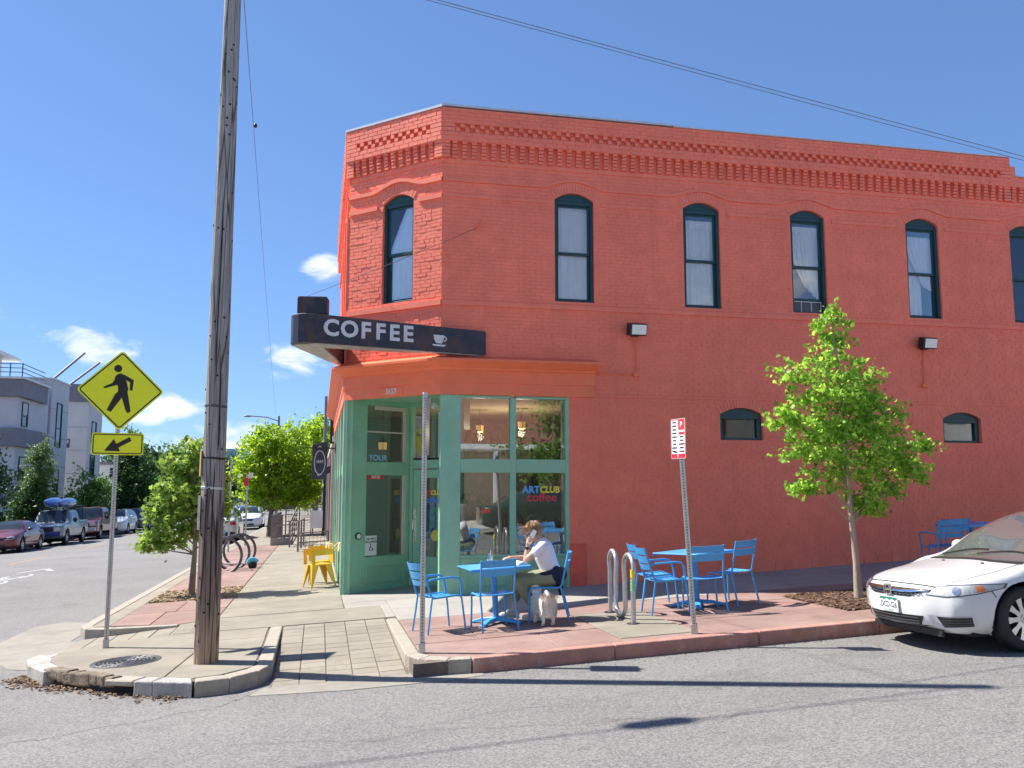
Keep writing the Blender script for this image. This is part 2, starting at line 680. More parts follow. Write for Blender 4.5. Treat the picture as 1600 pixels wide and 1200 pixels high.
def grid_sheet(name, xs, ys, zf, m):
    b = MB()
    nx, ny = len(xs), len(ys)
    b.v = [(x, y, zf(x, y)) for y in ys for x in xs]
    b.f = [(j * nx + i, j * nx + i + 1, (j + 1) * nx + i + 1, (j + 1) * nx + i) for j in range(ny - 1) for i in range(nx - 1)]
    return tag(b.build(name, m, smooth=True), kind='structure')


MT['asphalt'] = asphalt()
xs = [-40, -30, -24, -20] + [-16 + .5 * i for i in range(70)] + [20, 24, 30, 38, 46]
ys = [-40, -30, -20, -14, -10] + [-8 + .5 * i for i in range(66)] + [26, 30, 36, 44, 54, 66, 80, 100, 130, 170]
street = grid_sheet('street', xs, ys, ROAD, MT['asphalt'])


def terrain(x, y):
    xx = max(-40, min(46, x))
    return G(xx, max(-40, min(170, y))) - .6


MT['terrain'] = mat('dry_grass_ground', (.12, .12, .06), .95, var=.3, scale=.4)
tx = [-900, -400, -200, -100, -60, -40, 0, 46, 80, 200, 500, 900]
ty = [-900, -300, -100, -40, 0, 60, 170, 260, 400, 900, 1500]
grid_sheet('ground', tx, ty, terrain, MT['terrain'])

sidewalk = empty('sidewalk', (0, 0, 0), kind='structure')
base_m = mat('joint_sand', (.15, .12, .095), .95, var=.3, scale=20)


def inset(poly, d):
    cx = sum(p[0] for p in poly) / len(poly)
    cy = sum(p[1] for p in poly) / len(poly)
    out = []
    for x, y in poly:
        l = math.hypot(x - cx, y - cy)
        k = max(0, 1 - d * 1.35 / max(l, .01))
        out.append((cx + (x - cx) * k, cy + (y - cy) * k))
    return out


def slab(name, poly, m, dz=0.0, gap=.006, thick=.07, zf=G, bevel=.006, parent=None, jit=.003):
    j = R.uniform(-jit, jit)
    b = MB().prism(inset(poly, gap), lambda x, y: zf(x, y) - thick, lambda x, y: zf(x, y) + dz + j)
    return b.build(name, m, parent or sidewalk, bevel=bevel, world=True)


def rect(x0, x1, y0, y1):
    return [(x0, y0), (x1, y0), (x1, y1), (x0, y1)]


def base(poly, dz=-.012, zf=G):
    b = MB().prism(poly, lambda x, y: G(x, y) - .3, lambda x, y: zf(x, y) + dz)
    o = b.build('sand_bed', base_m, sidewalk, world=True)
    return o


# sand beds under the slabs
base([(1.0, 9.42), (60, 9.42), (60, 15.2), (1.0, 15.2)])
base([(-3.3, 14.45), (-1.95, 14.1), (1.0, 13.05), (1.0, 15.2), (.45, 16.5), (.45, 90), (-3.3, 90)])
ISL = [(-.46, 13.02), (-.46, 10.1), (-.6, 9.8), (-.85, 9.6), (-1.15, 9.55), (-1.55, 9.78), (-2.0, 10.03), (-2.5, 10.5), (-2.95, 11.1), (-3.25, 11.7), (-3.3, 12.1), (-2.75, 12.78), (-1.9, 13.08)]
base(inset(ISL, .05))
base([(.45, 15.1), (2.6, 15.1), (2.6, 17.6), (.45, 17.6)])

# --- island with the pole
kerbw = .17
isl_in = inset(ISL, .13)
slab('concrete_panel', [(-.62, 13.0), (-.62, 12.15), (-2.55, 12.3), (-3.1, 12.1), (-2.75, 12.76), (-1.9, 13.06)], MT['concrete'])
slab('concrete_panel', [(-.62, 12.15), (-.62, 10.1), (-.95, 9.78), (-1.2, 9.75), (-1.5, 9.95), (-1.32, 12.2)], MT['concrete'])
slab('concrete_panel', [(-1.32, 12.2), (-1.5, 9.95), (-1.95, 10.2), (-2.4, 10.62), (-2.82, 11.2), (-3.08, 11.72), (-3.1, 12.1), (-2.55, 12.3)], MT['concrete'])
slab('concrete_panel', [(-.45, 13.05), (-1.9, 13.1), (-1.95, 14.1), (-1.45, 14.45), (1.0, 14.45), (1.0, 13.05)], MT['concrete'])


def kerb_run(pts_out, pts_in, m, name='kerb_stone', top=0.004):
    for i in range(len(pts_out) - 1):
        poly = [pts_out[i], pts_out[i + 1], pts_in[i + 1], pts_in[i]]
        b = MB().prism(inset(poly, .0015), lambda x, y: G(x, y) - .32, lambda x, y: G(x, y) + top)
        b.build(name, m, sidewalk, bevel=.016, world=True, seg=3)


MT['kerbgrey'] = mat('worn_kerb_concrete', (.36, .32, .26), .85, var=.16, scale=9, bump=.6, bscale=60, dirt=(.28, .245, .195), dscale=3.2, dlo=.55, dhi=.85)
MT['kerbwhite'] = mat('chalky_kerb_concrete', (.40, .38, .345), .85, var=.22, scale=9, bump=.7, bscale=50, dirt=(.24, .2, .16), dscale=4, dlo=.52, dhi=.75)
# island kerb: along the ramp, round the nose, broken over the drain
kerb_run([(-.44, 13.0), (-.44, 10.12), (-.55, 9.8), (-.82, 9.55), (-1.15, 9.5)], [(-.6, 13.0), (-.6, 10.15), (-.7, 9.95), (-.9, 9.74), (-1.17, 9.7)], MT['kerbgrey'])
kerb_run([(-1.17, 9.49), (-1.58, 9.72), (-1.78, 9.84)], [(-1.2, 9.72), (-1.5, 9.93), (-1.68, 10.03)], MT['kerbwhite'])
b = MB().prism([(-1.79, 9.86), (-2.10, 10.06), (-1.98, 10.25), (-1.69, 10.05)], lambda x, y: G(x, y) - .055, lambda x, y: G(x, y) + .003)
b.build('drain_lip', MT['kerbgrey'], sidewalk, bevel=.012, world=True)
kerb_run([(-2.9, 10.9), (-3.22, 11.45), (-3.36, 11.9), (-3.3, 12.2)], [(-2.7, 10.98), (-2.98, 11.5), (-3.08, 11.9), (-3.06, 12.15)], MT['kerbwhite'])
# rounded broken slab over the drain mouth
b = MB()
for i in range(9):
    a = i / 8
    x0, y0 = -2.14 - .74 * a, 10.1 + .76 * a
    r = .085 + .03 * math.sin(a * PI) + R.uniform(-.008, .008)
    b.obox((x0 + .08, y0 + .08, G(x0, y0) - .035 + .012 * math.sin(a * 9)), (.13, .24, r * 1.2), Matrix.Rotation(.8 + R.uniform(-.1, .1), 3, 'Z') @ Matrix.Rotation(R.uniform(-.15, .15), 3, 'X'))
rock_m = mat('broken_concrete', (.20, .155, .11), .9, var=.4, scale=7, bump=.8, bscale=25)
o = b.build('broken_kerb', rock_m, sidewalk, bevel=.02, world=True, seg=2)
b = MB().prism([(-1.76, 9.93), (-2.1, 10.14), (-2.84, 11.0), (-2.75, 11.1), (-2.0, 10.32), (-1.70, 10.04)], lambda x, y: G(x, y) - .3, lambda x, y: G(x, y) - .058)
b.build('drain_mouth', MT['dark'], sidewalk, world=True)
# leaf litter, twigs and grit washed against the broken kerb
b = MB()
for i in range(1500):
    t = R.random()
    x = -3.3 + 2.15 * t
    y0 = 11.6 - 1.95 * t ** .85
    k = abs(R.gauss(0, .12))
    x -= k * .7
    y = y0 - k * .9 + R.uniform(-.03, .03)
    s = R.uniform(.008, .03)
    b.obox((x, y, ROAD(x, y) + R.uniform(.002, .02 + .05 * max(0, .12 - k))), (s * R.uniform(.6, 2.2), s, s * R.uniform(.2, .6)),
           Matrix.Rotation(R.uniform(0, 6.28), 3, 'Z') @ Matrix.Rotation(R.uniform(-.7, .7), 3, 'X'))
lit = b.build('leaf_litter', mat('leaf_litter_mix', (.19, .125, .075), .9, var=.3, island=.65), None)
tag(lit, 'brown leaf litter and grit washed against the broken kerb', 'litter', kind='stuff')
# stray leaves and grit lying in the gutter
b = MB()
for i in range(420):
    x = R.uniform(1.2, 9)
    y = KERB_Y - abs(R.gauss(0, .06)) - .01
    s = R.uniform(.004, .013)
    b.obox((x, y, ROAD(x, y) + .004), (s * R.uniform(.6, 2), s, s * .5), Matrix.Rotation(R.uniform(0, 6.28), 3, 'Z'))
tag(b.build('gutter_grit', mat('gutter_grit_mix', (.2, .16, .11), .9, var=.3, island=.6)), 'fine brown grit along the foot of the red kerb', 'grit', kind='stuff')

# --- corner ramp with scored tiles
RAMP_Y0, RAMP_Y1 = 9.62, 12.95


def ramp_z(x, y):
    t = max(0.0, min(1.0, (y - RAMP_Y0) / (RAMP_Y1 - RAMP_Y0)))
    return G(x, y) - .145 * (1 - t)


ramp = empty('ramp', (0, 0, 0), kind='structure')
rb = MB().prism(rect(-.44, .98, 9.5, 13.02), lambda x, y: G(x, y) - .4, lambda x, y: ramp_z(x, y) - .010)
rb.build('ramp_bed', base_m, ramp, world=True)
nrow = 14
for c in range(5):
    for r_ in range(nrow):
        x0 = -.42 + c * .276
        y0 = RAMP_Y0 + r_ * (RAMP_Y1 - RAMP_Y0) / nrow
        slab('ramp_tile', rect(x0, x0 + .272, y0, y0 + (RAMP_Y1 - RAMP_Y0) / nrow - .003), MT['concrete'], zf=ramp_z, parent=ramp, gap=.004, bevel=.004, jit=.002)
MT['pan'] = mat('gutter_pan_concrete', (.28, .257, .215), .85, var=.1, scale=6, bump=.3, bscale=150, dirt=(.215, .197, .162), dscale=1.2)


def pan(poly, dz=.006):
    bb = MB()
    n = len(poly)
    cx, cy = sum(p[0] for p in poly) / n, sum(p[1] for p in poly) / n
    bb.prism(poly, lambda x, y: ROAD(x, y) - .2, lambda x, y: ROAD(x, y) + dz)
    return tag(bb.build('gutter', MT['pan']), kind='structure')


pan([(-.5, 9.62), (-.62, 9.3), (.3, 9.12), (1.3, 9.12), (1.7, 9.2), (1.7, 9.4), (1.0, 9.62)])
pan([(-3.35, 12.0), (-3.65, 12.2), (-4.35, 13.5), (-4.5, 14.6), (-4.5, 16.2), (-4.15, 16.7), (-3.47, 16.2), (-3.47, 14.3), (-2.9, 13.6)])
# flared kerb right of the ramp, then red sandstone kerb up the street
kerb_run([(.97, 12.85), (.97, 11.4), (.97, 9.95), (1.08, 9.62), (1.35, 9.42), (1.6, 9.37)], [(1.12, 12.85), (1.12, 11.4), (1.12, 10.0), (1.22, 9.75), (1.42, 9.58), (1.62, 9.53)], MT['kerbgrey'])
x = 1.61
while x < 34:
    l = R.uniform(1.5, 2.3)
    kerb_run([(x, KERB_Y), (x + l, KERB_Y)], [(x, KERB_Y + .15), (x + l, KERB_Y + .15)], MT['redkerb'], top=.006)
    x += l
# red sandstone flags
rows = [(9.52, 10.55), (10.55, 11.6), (11.6, 12.62)]
holes = [(3.35, 4.3, 9.72, 11.75), (6.5, 7.95, 10.2, 11.85)]
for r_, (y0, y1) in enumerate(rows):
    x = 1.13
    first = True
    while x < 24:
        l = R.uniform(1.15, 1.9) * (.6 if first and r_ % 2 else 1)
        first = False
        x1 = x + l
        segs = [(x, x1, y0, y1)]
        for hx0, hx1, hy0, hy1 in holes:
            ns = []
            for a0, a1, b0, b1 in segs:
                if a1 <= hx0 or a0 >= hx1 or b1 <= hy0 + .02 or b0 >= hy1 - .02:
                    ns.append((a0, a1, b0, b1))
                    continue
                if a0 < hx0:
                    ns.append((a0, hx0, b0, b1))
                if a1 > hx1:
                    ns.append((hx1, a1, b0, b1))
                if b0 < hy0:
                    ns.append((max(a0, hx0), min(a1, hx1), b0, hy0))
                if b1 > hy1:
                    ns.append((max(a0, hx0), min(a1, hx1), hy1, b1))
            segs = ns
        for s_ in segs:
            if s_[1] - s_[0] > .06 and s_[3] - s_[2] > .06:
                slab('paving_stone', rect(*s_), MT['redstone'], gap=.005, jit=.006)
        x = x1
slab('concrete_pad', rect(3.36, 4.29, 9.73, 11.74), MT['concrete'], jit=0, dz=.004)
# concrete walk along the wall
x = 1.13
while x < 34:
    slab('concrete_panel', rect(x, x + 1.52, 12.64, 15.1), MT['concrete_grey'], jit=.001)
    x += 1.525
slab('concrete_panel', [(1.0, 13.05), (1.0, 14.45), (.45, 14.45), (.45, 15.1), (1.13, 15.1), (1.13, 13.05)], MT['concrete_grey'], jit=.001)
slab('concrete_panel', [(.44, 15.12), (2.7, 15.12), (2.7, 17.5), (.44, 17.5)], MT['concrete_grey'], jit=.0, dz=-.002)
# left street pavement: concrete walk, red flags, kerb
y = 14.47
while y < 80:
    l = 1.55 if y < 40 else 4
    slab('concrete_panel', rect(-1.45, .44, y, y + l - .005), MT['concrete'], jit=.001)
    y += l
slab('concrete_panel', [(-3.0, 14.5), (-3.27, 14.6), (-3.27, 36), (-3.0, 36)], MT['concrete'], jit=0)
y = 14.5
while y < 36:
    if abs(y - 17.4) < .8:
        slab('paving_stone', rect(-3.0, -1.46, y, 17.4), MT['redstone'], gap=.005, jit=.004)
        y = 19.4
        continue
    l = R.uniform(.9, 1.5)
    k = R.choice((-2.25, -2.4, -2.0))
    if y < 14.6:
        slab('paving_stone', [(-3.0, 14.55), (k, 14.3), (k, y + l), (-3.0, y + l)], MT['redstone'], gap=.005, jit=.004)
        slab('paving_stone', [(k, 14.3), (-1.95, 14.15), (-1.46, 14.5), (-1.46, y + l), (k, y + l)], MT['redstone'], gap=.005, jit=.004)
    else:
        slab('paving_stone', rect(-3.0, k, y, y + l), MT['redstone'], gap=.005, jit=.004)
        slab('paving_stone', rect(k, -1.46, y, y + l), MT['redstone'], gap=.005, jit=.004)
    y += l
slab('concrete_panel', rect(-3.27, -1.46, 36, 90), MT['concrete'], jit=0)
kerb_run([(-1.95, 13.98), (-2.9, 14.16), (-3.3, 14.38), (-3.45, 14.75)], [(-1.98, 14.12), (-2.86, 14.31), (-3.2, 14.5), (-3.28, 14.8)], MT['kerbgrey'])
y = 14.76
while y < 90:
    l = 3.0 if y < 40 else 8
    kerb_run([(-3.45, y), (-3.45, y + l)], [(-3.28, y), (-3.28, y + l)], MT['kerbgrey'])
    y += l


def ramp2_z(x, y):
    t = max(0.0, min(1.0, (x + 3.4) / 1.7))
    return G(x, y) - .14 * (1 - t)


for i in range(7):
    x0 = -3.35 + i * .28
    slab('ramp_tile', [(x0, 12.05 + .25 * i if x0 < -2.7 else 12.95 + .06 * (i - 2)), (x0 + .272, 12.3 + .25 * i if x0 < -2.7 else 12.97 + .06 * (i - 2)), (x0 + .272, 14.2 - .05 * i), (x0, 14.25 - .05 * i)], MT['concrete'], zf=ramp2_z, parent=ramp, gap=.004, bevel=.004)


def chips(poly, n, name, label, m, seed, top=0.02, size=(.012, .045)):
    r = random.Random(seed)
    x0, x1 = min(p[0] for p in poly), max(p[0] for p in poly)
    y0, y1 = min(p[1] for p in poly), max(p[1] for p in poly)
    b = MB().prism(poly, lambda x, y: G(x, y) - .06, lambda x, y: G(x, y) - .002)
    for i in range(n):
        x, y = r.uniform(x0, x1), r.uniform(y0, y1)
        s = r.uniform(*size)
        b.obox((x, y, G(x, y) + r.uniform(0, top)), (s * r.uniform(1, 2.4), s * .8, s * .35), Matrix.Rotation(r.uniform(0, 6.28), 3, 'Z') @ Matrix.Rotation(r.uniform(-.6, .6), 3, 'X'))
    o = b.build(name, m)
    return tag(o, label, 'mulch', kind='stuff')


chips(rect(6.52, 7.93, 10.22, 11.83), 2600, 'mulch_bed', 'dark bark mulch round the young maple by the white car', MT['mulch'], 3)
chips(rect(-2.98, -1.48, 17.42, 19.38), 2000, 'mulch_bed', 'tan wood chips round the thin street tree behind the pole', mat('tan_wood_chips', (.30, .22, .13), .9, var=.3, island=.5), 4)
# opposite pavements
far_walk = MB().prism([(-15.6, -40), (-15.6, 170), (-22, 170), (-22, -40)], lambda x, y: G(x, y) - .5, lambda x, y: ROAD(x, y) + .14)
tag(far_walk.build('pavement', MT['concrete']), kind='structure')
near_walk = MB().prism([(-9, -1.6), (46, -1.6), (46, -9.6), (-9, -9.6)], lambda x, y: G(x, y) - .6, lambda x, y: ROAD(x, y) + .13)
tag(near_walk.build('pavement', mat('bounce_bright_concrete', (.55, .52, .46), .85, var=.08)), kind='structure')  # unseen pavement, coloured pale to bounce more sun onto the coral wall

# --- paint on the left street
yl = mat('yellow_road_paint', (.42, .27, .13), .8, var=.2, scale=30)
wl = mat('worn_white_road_paint', (.38, .38, .37), .8, var=.25, scale=30)


def stripe(poly, m, label):
    n = len(poly)
    b = MB()
    b.prism(poly, lambda x, y: ROAD(x, y) - .002, lambda x, y: ROAD(x, y) + .004)
    return tag(b.build('road_marking', m), label, kind='structure')


for k in range(8):
    y = 24.5 + k * 10.6
    stripe(rect(-10.74, -10.64, y, y + 4.2), yl, None)
# worn bicycle symbol with chevrons
bm_ = MB()
for cy_ in (26.2, 28.4):
    c = (-8.4, cy_)
    pts = [(c[0] + .33 * math.cos(a), c[1] + .75 * math.sin(a)) for a in np.linspace(0, 2 * PI, 19)[:-1]]
    bm_.tube([(x, y, ROAD(x, y)) for x, y in pts], .06, n=4, closed=True)
for s_ in (-1, 1):
    bm_.bar((-8.4, 31.2, ROAD(-8.4, 31.2) - .02), (-8.4 + s_ * .5, 29.9, ROAD(-8.4 + s_ * .5, 29.9) - .02), .18, .05)
    bm_.bar((-8.4, 26.3, ROAD(-8.4, 26.3) - .02), (-8.4 + s_ * .2, 28.3, ROAD(-8.4 + s_ * .2, 28.3) - .02), .1, .05)
bm_.v = [(x, y, max(z, ROAD(x, y) - .01) if z < ROAD(x, y) else ROAD(x, y) + .005) for x, y, z in bm_.v]
tag(bm_.build('road_marking', wl), kind='structure')

# manhole cover set in the island
mh = empty('manhole_cover', (-2.1, 11.12, G(-2.1, 11.12)), 0, 'round iron manhole cover set in the concrete corner island', 'manhole cover')
iron = mat('worn_cast_iron', (.13, .125, .125), .5, .6, var=.3, scale=12, bump=.2, bscale=60)
til = Matrix(((1, 0, 0), (0, 1, 0), (0, 0, 1))).to_4x4()
shear = Matrix(((1, 0, 0, 0), (0, 1, 0, 0), (.051, -.008, 1, 0), (0, 0, 0, 1)))
MB().lathe([(.38, -.03), (.38, .006), (.355, .007), (.352, .003), (.0001, .003)], 40, shear).build('frame', iron, mh, smooth=30)
rg = MB()
for i in range(7):
    r0 = .05 + i * .044
    rg.lathe([(r0, .003), (r0 + .006, .010), (r0 + .020, .010), (r0 + .026, .003)], 36, shear)
rg.build('rings', iron, mh, smooth=30)
kb = MB()
for i in range(70):
    a, rr = R.uniform(0, 6.28), R.uniform(.05, .33)
    kb.obox(shear @ Vector((rr * math.cos(a), rr * math.sin(a), .009)), (.03, .012, .008), Matrix.Rotation(a, 3, 'Z'))
kb.build('lugs', iron, mh)['kind'] = 'stuff'

# hairline cracks in the road near the camera
crk = mat('crack_dirt', (.085, .08, .075), .95, var=.2)
for k, (x0, y0, x1, y1, w_) in enumerate(((-2.6, 8.2, -.9, 8.9, .007), (-.9, 8.9, -.55, 9.45, .006), (-3.6, 7.2, -2.6, 8.2, .005), (.6, 7.4, 4.2, 7.9, .004), (4.2, 7.9, 7.5, 7.0, .004), (-7.5, 14, -4.2, 13.2, .008))):
    n = 26
    pts = []
    for i in range(n + 1):
        t = i / n
        j = .05 * math.sin(t * 17 + k) + R.uniform(-.03, .03)
        pts.append((x0 + (x1 - x0) * t + j * .3, y0 + (y1 - y0) * t + j))
    b = MB()
    for (xa, ya), (xb, yb) in zip(pts, pts[1:]):
        dx, dy = xb - xa, yb - ya
        l = math.hypot(dx, dy)
        px_, py_ = -dy / l * w_ / 2, dx / l * w_ / 2
        h_ = .0035
        b.add([(xa + px_, ya + py_, ROAD(xa, ya) + h_), (xa - px_, ya - py_, ROAD(xa, ya) + h_), (xb - px_, yb - py_, ROAD(xb, yb) + h_), (xb + px_, yb + py_, ROAD(xb, yb) + h_)], [(0, 1, 2, 3)])
    tag(b.build('road_crack', crk), kind='structure')

# ------------------------------------------------------------------ the corner building
A2, B2 = Vector((2.0, 15.0)), Vector((.45, 16.48))
bld = empty('corner_building', (2.0, 15.0, -1.8), 0, 'two storey coral painted brick corner building with green shopfront', 'building')
RB = random.Random(11)


class Wall:
    def __init__(s, o, e):
        s.o = Vector(o)
        s.e = Vector(e)
        s.u = (s.e - s.o).normalized()
        s.n = Vector((s.u.y, -s.u.x))
        s.len = (s.e - s.o).length

    def P(s, u, d, z):
        p = s.o + s.u * u + s.n * d
        return (p.x, p.y, z)

    def box(s, mb, u0, u1, d0, d1, z0, z1):
        return mb.add([s.P(u0, d0, z0), s.P(u1, d0, z0), s.P(u1, d1, z0), s.P(u0, d1, z0), s.P(u0, d0, z1), s.P(u1, d0, z1), s.P(u1, d1, z1), s.P(u0, d1, z1)],
                      [(0, 1, 2, 3), (4, 7, 6, 5), (0, 4, 5, 1), (1, 5, 6, 2), (2, 6, 7, 3), (3, 7, 4, 0)])

    def brick(s, mb, u0, u1, d0, d1, z0, z1):
        """five faces, slightly eased front edges"""
        e = .004
        v = [s.P(u0, d0, z0), s.P(u1, d0, z0), s.P(u1, d0, z1), s.P(u0, d0, z1),
             s.P(u0 + e, d1, z0 + e), s.P(u1 - e, d1, z0 + e), s.P(u1 - e, d1, z1 - e), s.P(u0 + e, d1, z1 - e)]
        return mb.add(v, [(4, 5, 6, 7), (0, 1, 5, 4), (1, 2, 6, 5), (2, 3, 7, 6), (3, 0, 4, 7)])

    def mat(s, u, d, z):
        return frame2(s.P(u, d, z), (s.u.x, s.u.y), (s.n.x, s.n.y))


WR = Wall(A2, (26, 15))
WC = Wall(B2, A2)
WL = Wall((.45, 24.0), B2)


class Op:
    def __init__(s, u0, u1, z0, zs, rise):
        s.u0, s.u1, s.z0, s.zs, s.rise = u0, u1, z0, zs, rise
        s.c, s.h = (u0 + u1) / 2, (u1 - u0) / 2

    def top(s, u):
        return s.zs + s.rise * max(0, 1 - ((u - s.c) / s.h) ** 2)


UW = [Op(c - 2 - .365, c - 2 + .365, 3.33, 5.21, .135) for c in (4.4, 6.87, 9.06, 11.56, 13.95, 16.4)]
LW = [Op(c - 2 - .425, c - 2 + .425, .90, 1.37, .125) for c in (7.565, 12.22)]
SF = Op(-.02, 2.27, -2.4, 1.62, 0)
CW = Op(.80, 1.50, 3.33, 5.19, .135)


def backing(w, z0, z1, ops, d=-.0055, depth=.15, u0=0.0, u1=None):
    mb = MB()
    u1 = w.len if u1 is None else u1
    cuts = {u0, u1}
    for o in ops:
        for k in range(11):
            cuts.add(o.u0 + (o.u1 - o.u0) * k / 10)
    cuts = sorted(c for c in cuts if u0 <= c <= u1)
    for a, b in zip(cuts, cuts[1:]):
        if b - a < 1e-5:
            continue
        m = (a + b) / 2
        lo_a = lo_b = z0
        for o in sorted([o for o in ops if o.u0 < m < o.u1], key=lambda o: o.z0):
            if o.z0 > lo_a:
                mb.add([w.P(a, d, lo_a), w.P(b, d, lo_b), w.P(b, d, o.z0), w.P(a, d, o.z0)], [(0, 1, 2, 3)])
            ta, tb = o.top(a), o.top(b)
            mb.add([w.P(a, d, ta), w.P(b, d, tb), w.P(b, -depth, tb), w.P(a, -depth, ta)], [(0, 1, 2, 3)])
            mb.add([w.P(a, d, o.z0), w.P(b, d, o.z0), w.P(b, -depth, o.z0), w.P(a, -depth, o.z0)], [(3, 2, 1, 0)])
            lo_a, lo_b = ta, tb
        mb.add([w.P(a, d, lo_a), w.P(b, d, lo_b), w.P(b, d, z1), w.P(a, d, z1)], [(0, 1, 2, 3)])
    for o in ops:
        for u in (o.u0, o.u1):
            if o.rise == 0:
                continue
            mb.add([w.P(u, d, o.z0), w.P(u, -depth, o.z0), w.P(u, -depth, o.zs), w.P(u, d, o.zs)], [(0, 1, 2, 3)])
    return mb


def bricks(w, z0, z1, ops, pick=None, jit=.0022, d=0.0, u0=0.0, u1=None, ring=.20, back=-.03, skip=None):
    """returns (joined MB, list of single bricks)"""
    u1 = w.len if u1 is None else u1
    mb, singles = MB(), []
    n = max(1, round((z1 - z0) / .0665))
    ch = (z1 - z0) / n
    for r in range(n):
        za, zb = z0 + r * ch, z0 + (r + 1) * ch
        zm = (za + zb) / 2
        blocked = []
        for o in ops:
            if o.rise == 0:
                if o.z0 < zm < o.zs:
                    blocked.append((o.u0, o.u1))
            elif o.z0 < zm < o.zs - .06:
                blocked.append((o.u0, o.u1))
            elif o.zs - .06 <= zm < o.zs + o.rise + ring:
                k = (o.h + .14) * math.sqrt(max(0, 1 - max(0, zm - o.zs + .02) / (o.rise + ring + .04)))
                blocked.append((o.c - k, o.c + k))
        off = (r % 2) * .105 + RB.uniform(-.012, .012)
        header = (r % 7 == 5)
        L = .11 if header else .21
        u = u0 - off
        while u < u1:
            l = L + RB.uniform(-.006, .006)
            a, b = max(u, u0), min(u + l, u1)
            segs = [(a, b)]
            for x0, x1 in blocked:
                segs = [q for s_ in segs for q in ((s_[0], min(s_[1], x0)), (max(s_[0], x1), s_[1])) if q[1] - q[0] > .02]
            for a, b in segs:
                g = .0028 + (RB.random() < .12) * .002
                j = RB.uniform(-jit, jit) * (1.8 if zm < -.3 else 1)
                args = (a + g, b - g, back, d + j, za + .0027, zb - .0027)
                if pick and pick(a, b, zm) and b - a > .15 and len(singles) < pick.limit:
                    m1 = MB()
                    w.brick(m1, *args)
                    singles.append(m1)
                else:
                    w.brick(mb, *args)
            u += l
    return mb, singles


def voussoirs(w, o, mb, t=.19, n=15, d=.006):
    ex = .10
    for k in range(n):
        ta, tb = -1 + 2 * k / n, -1 + 2 * (k + 1) / n
        g = .006
        pts = []
        for t_, rr in ((ta + g, 0), (tb - g, 0), (tb - g, 1), (ta + g, 1)):
            uu = o.c + t_ * (o.h + rr * ex)
            zz = o.zs + o.rise * (1 - t_ * t_) + rr * t * (1 - .18 * t_ * t_)
            pts.append((uu, zz))
        e = d + RB.uniform(-.002, .002)
        v = [w.P(u, -.03, z) for u, z in pts] + [w.P(u, e, z) for u, z in pts]
        mb.add(v, [(4, 5, 6, 7), (0, 1, 5, 4), (1, 2, 6, 5), (2, 3, 7, 6), (3, 0, 4, 7)])


def hood(w, mb, z0, h, d, ops, u0, u1, rise=.14, t=.19):
    """string course that lifts over each arch"""
    pts = []
    n = int((u1 - u0) / .05)
    for i in range(n + 1):
        u = u0 + (u1 - u0) * i / n
        dz = 0
        for o in ops:
            k = (u - o.c) / (o.h + .26)
            if abs(k) < 1:
                dz = max(dz, rise * (0.5 + .5 * math.cos(PI * k)) ** .8)
        pts.append((u, z0 + dz))
    for (ua, za), (ub, zb) in zip(pts, pts[1:]):
        v = []
        for u, z in ((ua, za), (ub, zb)):
            v += [w.P(u, -.02, z), w.P(u, d, z + .005), w.P(u, d, z + h - .015), w.P(u, -.02, z + h)]
        mb.add(v, [(0, 4, 5, 1), (1, 5, 6, 2), (2, 6, 7, 3)])


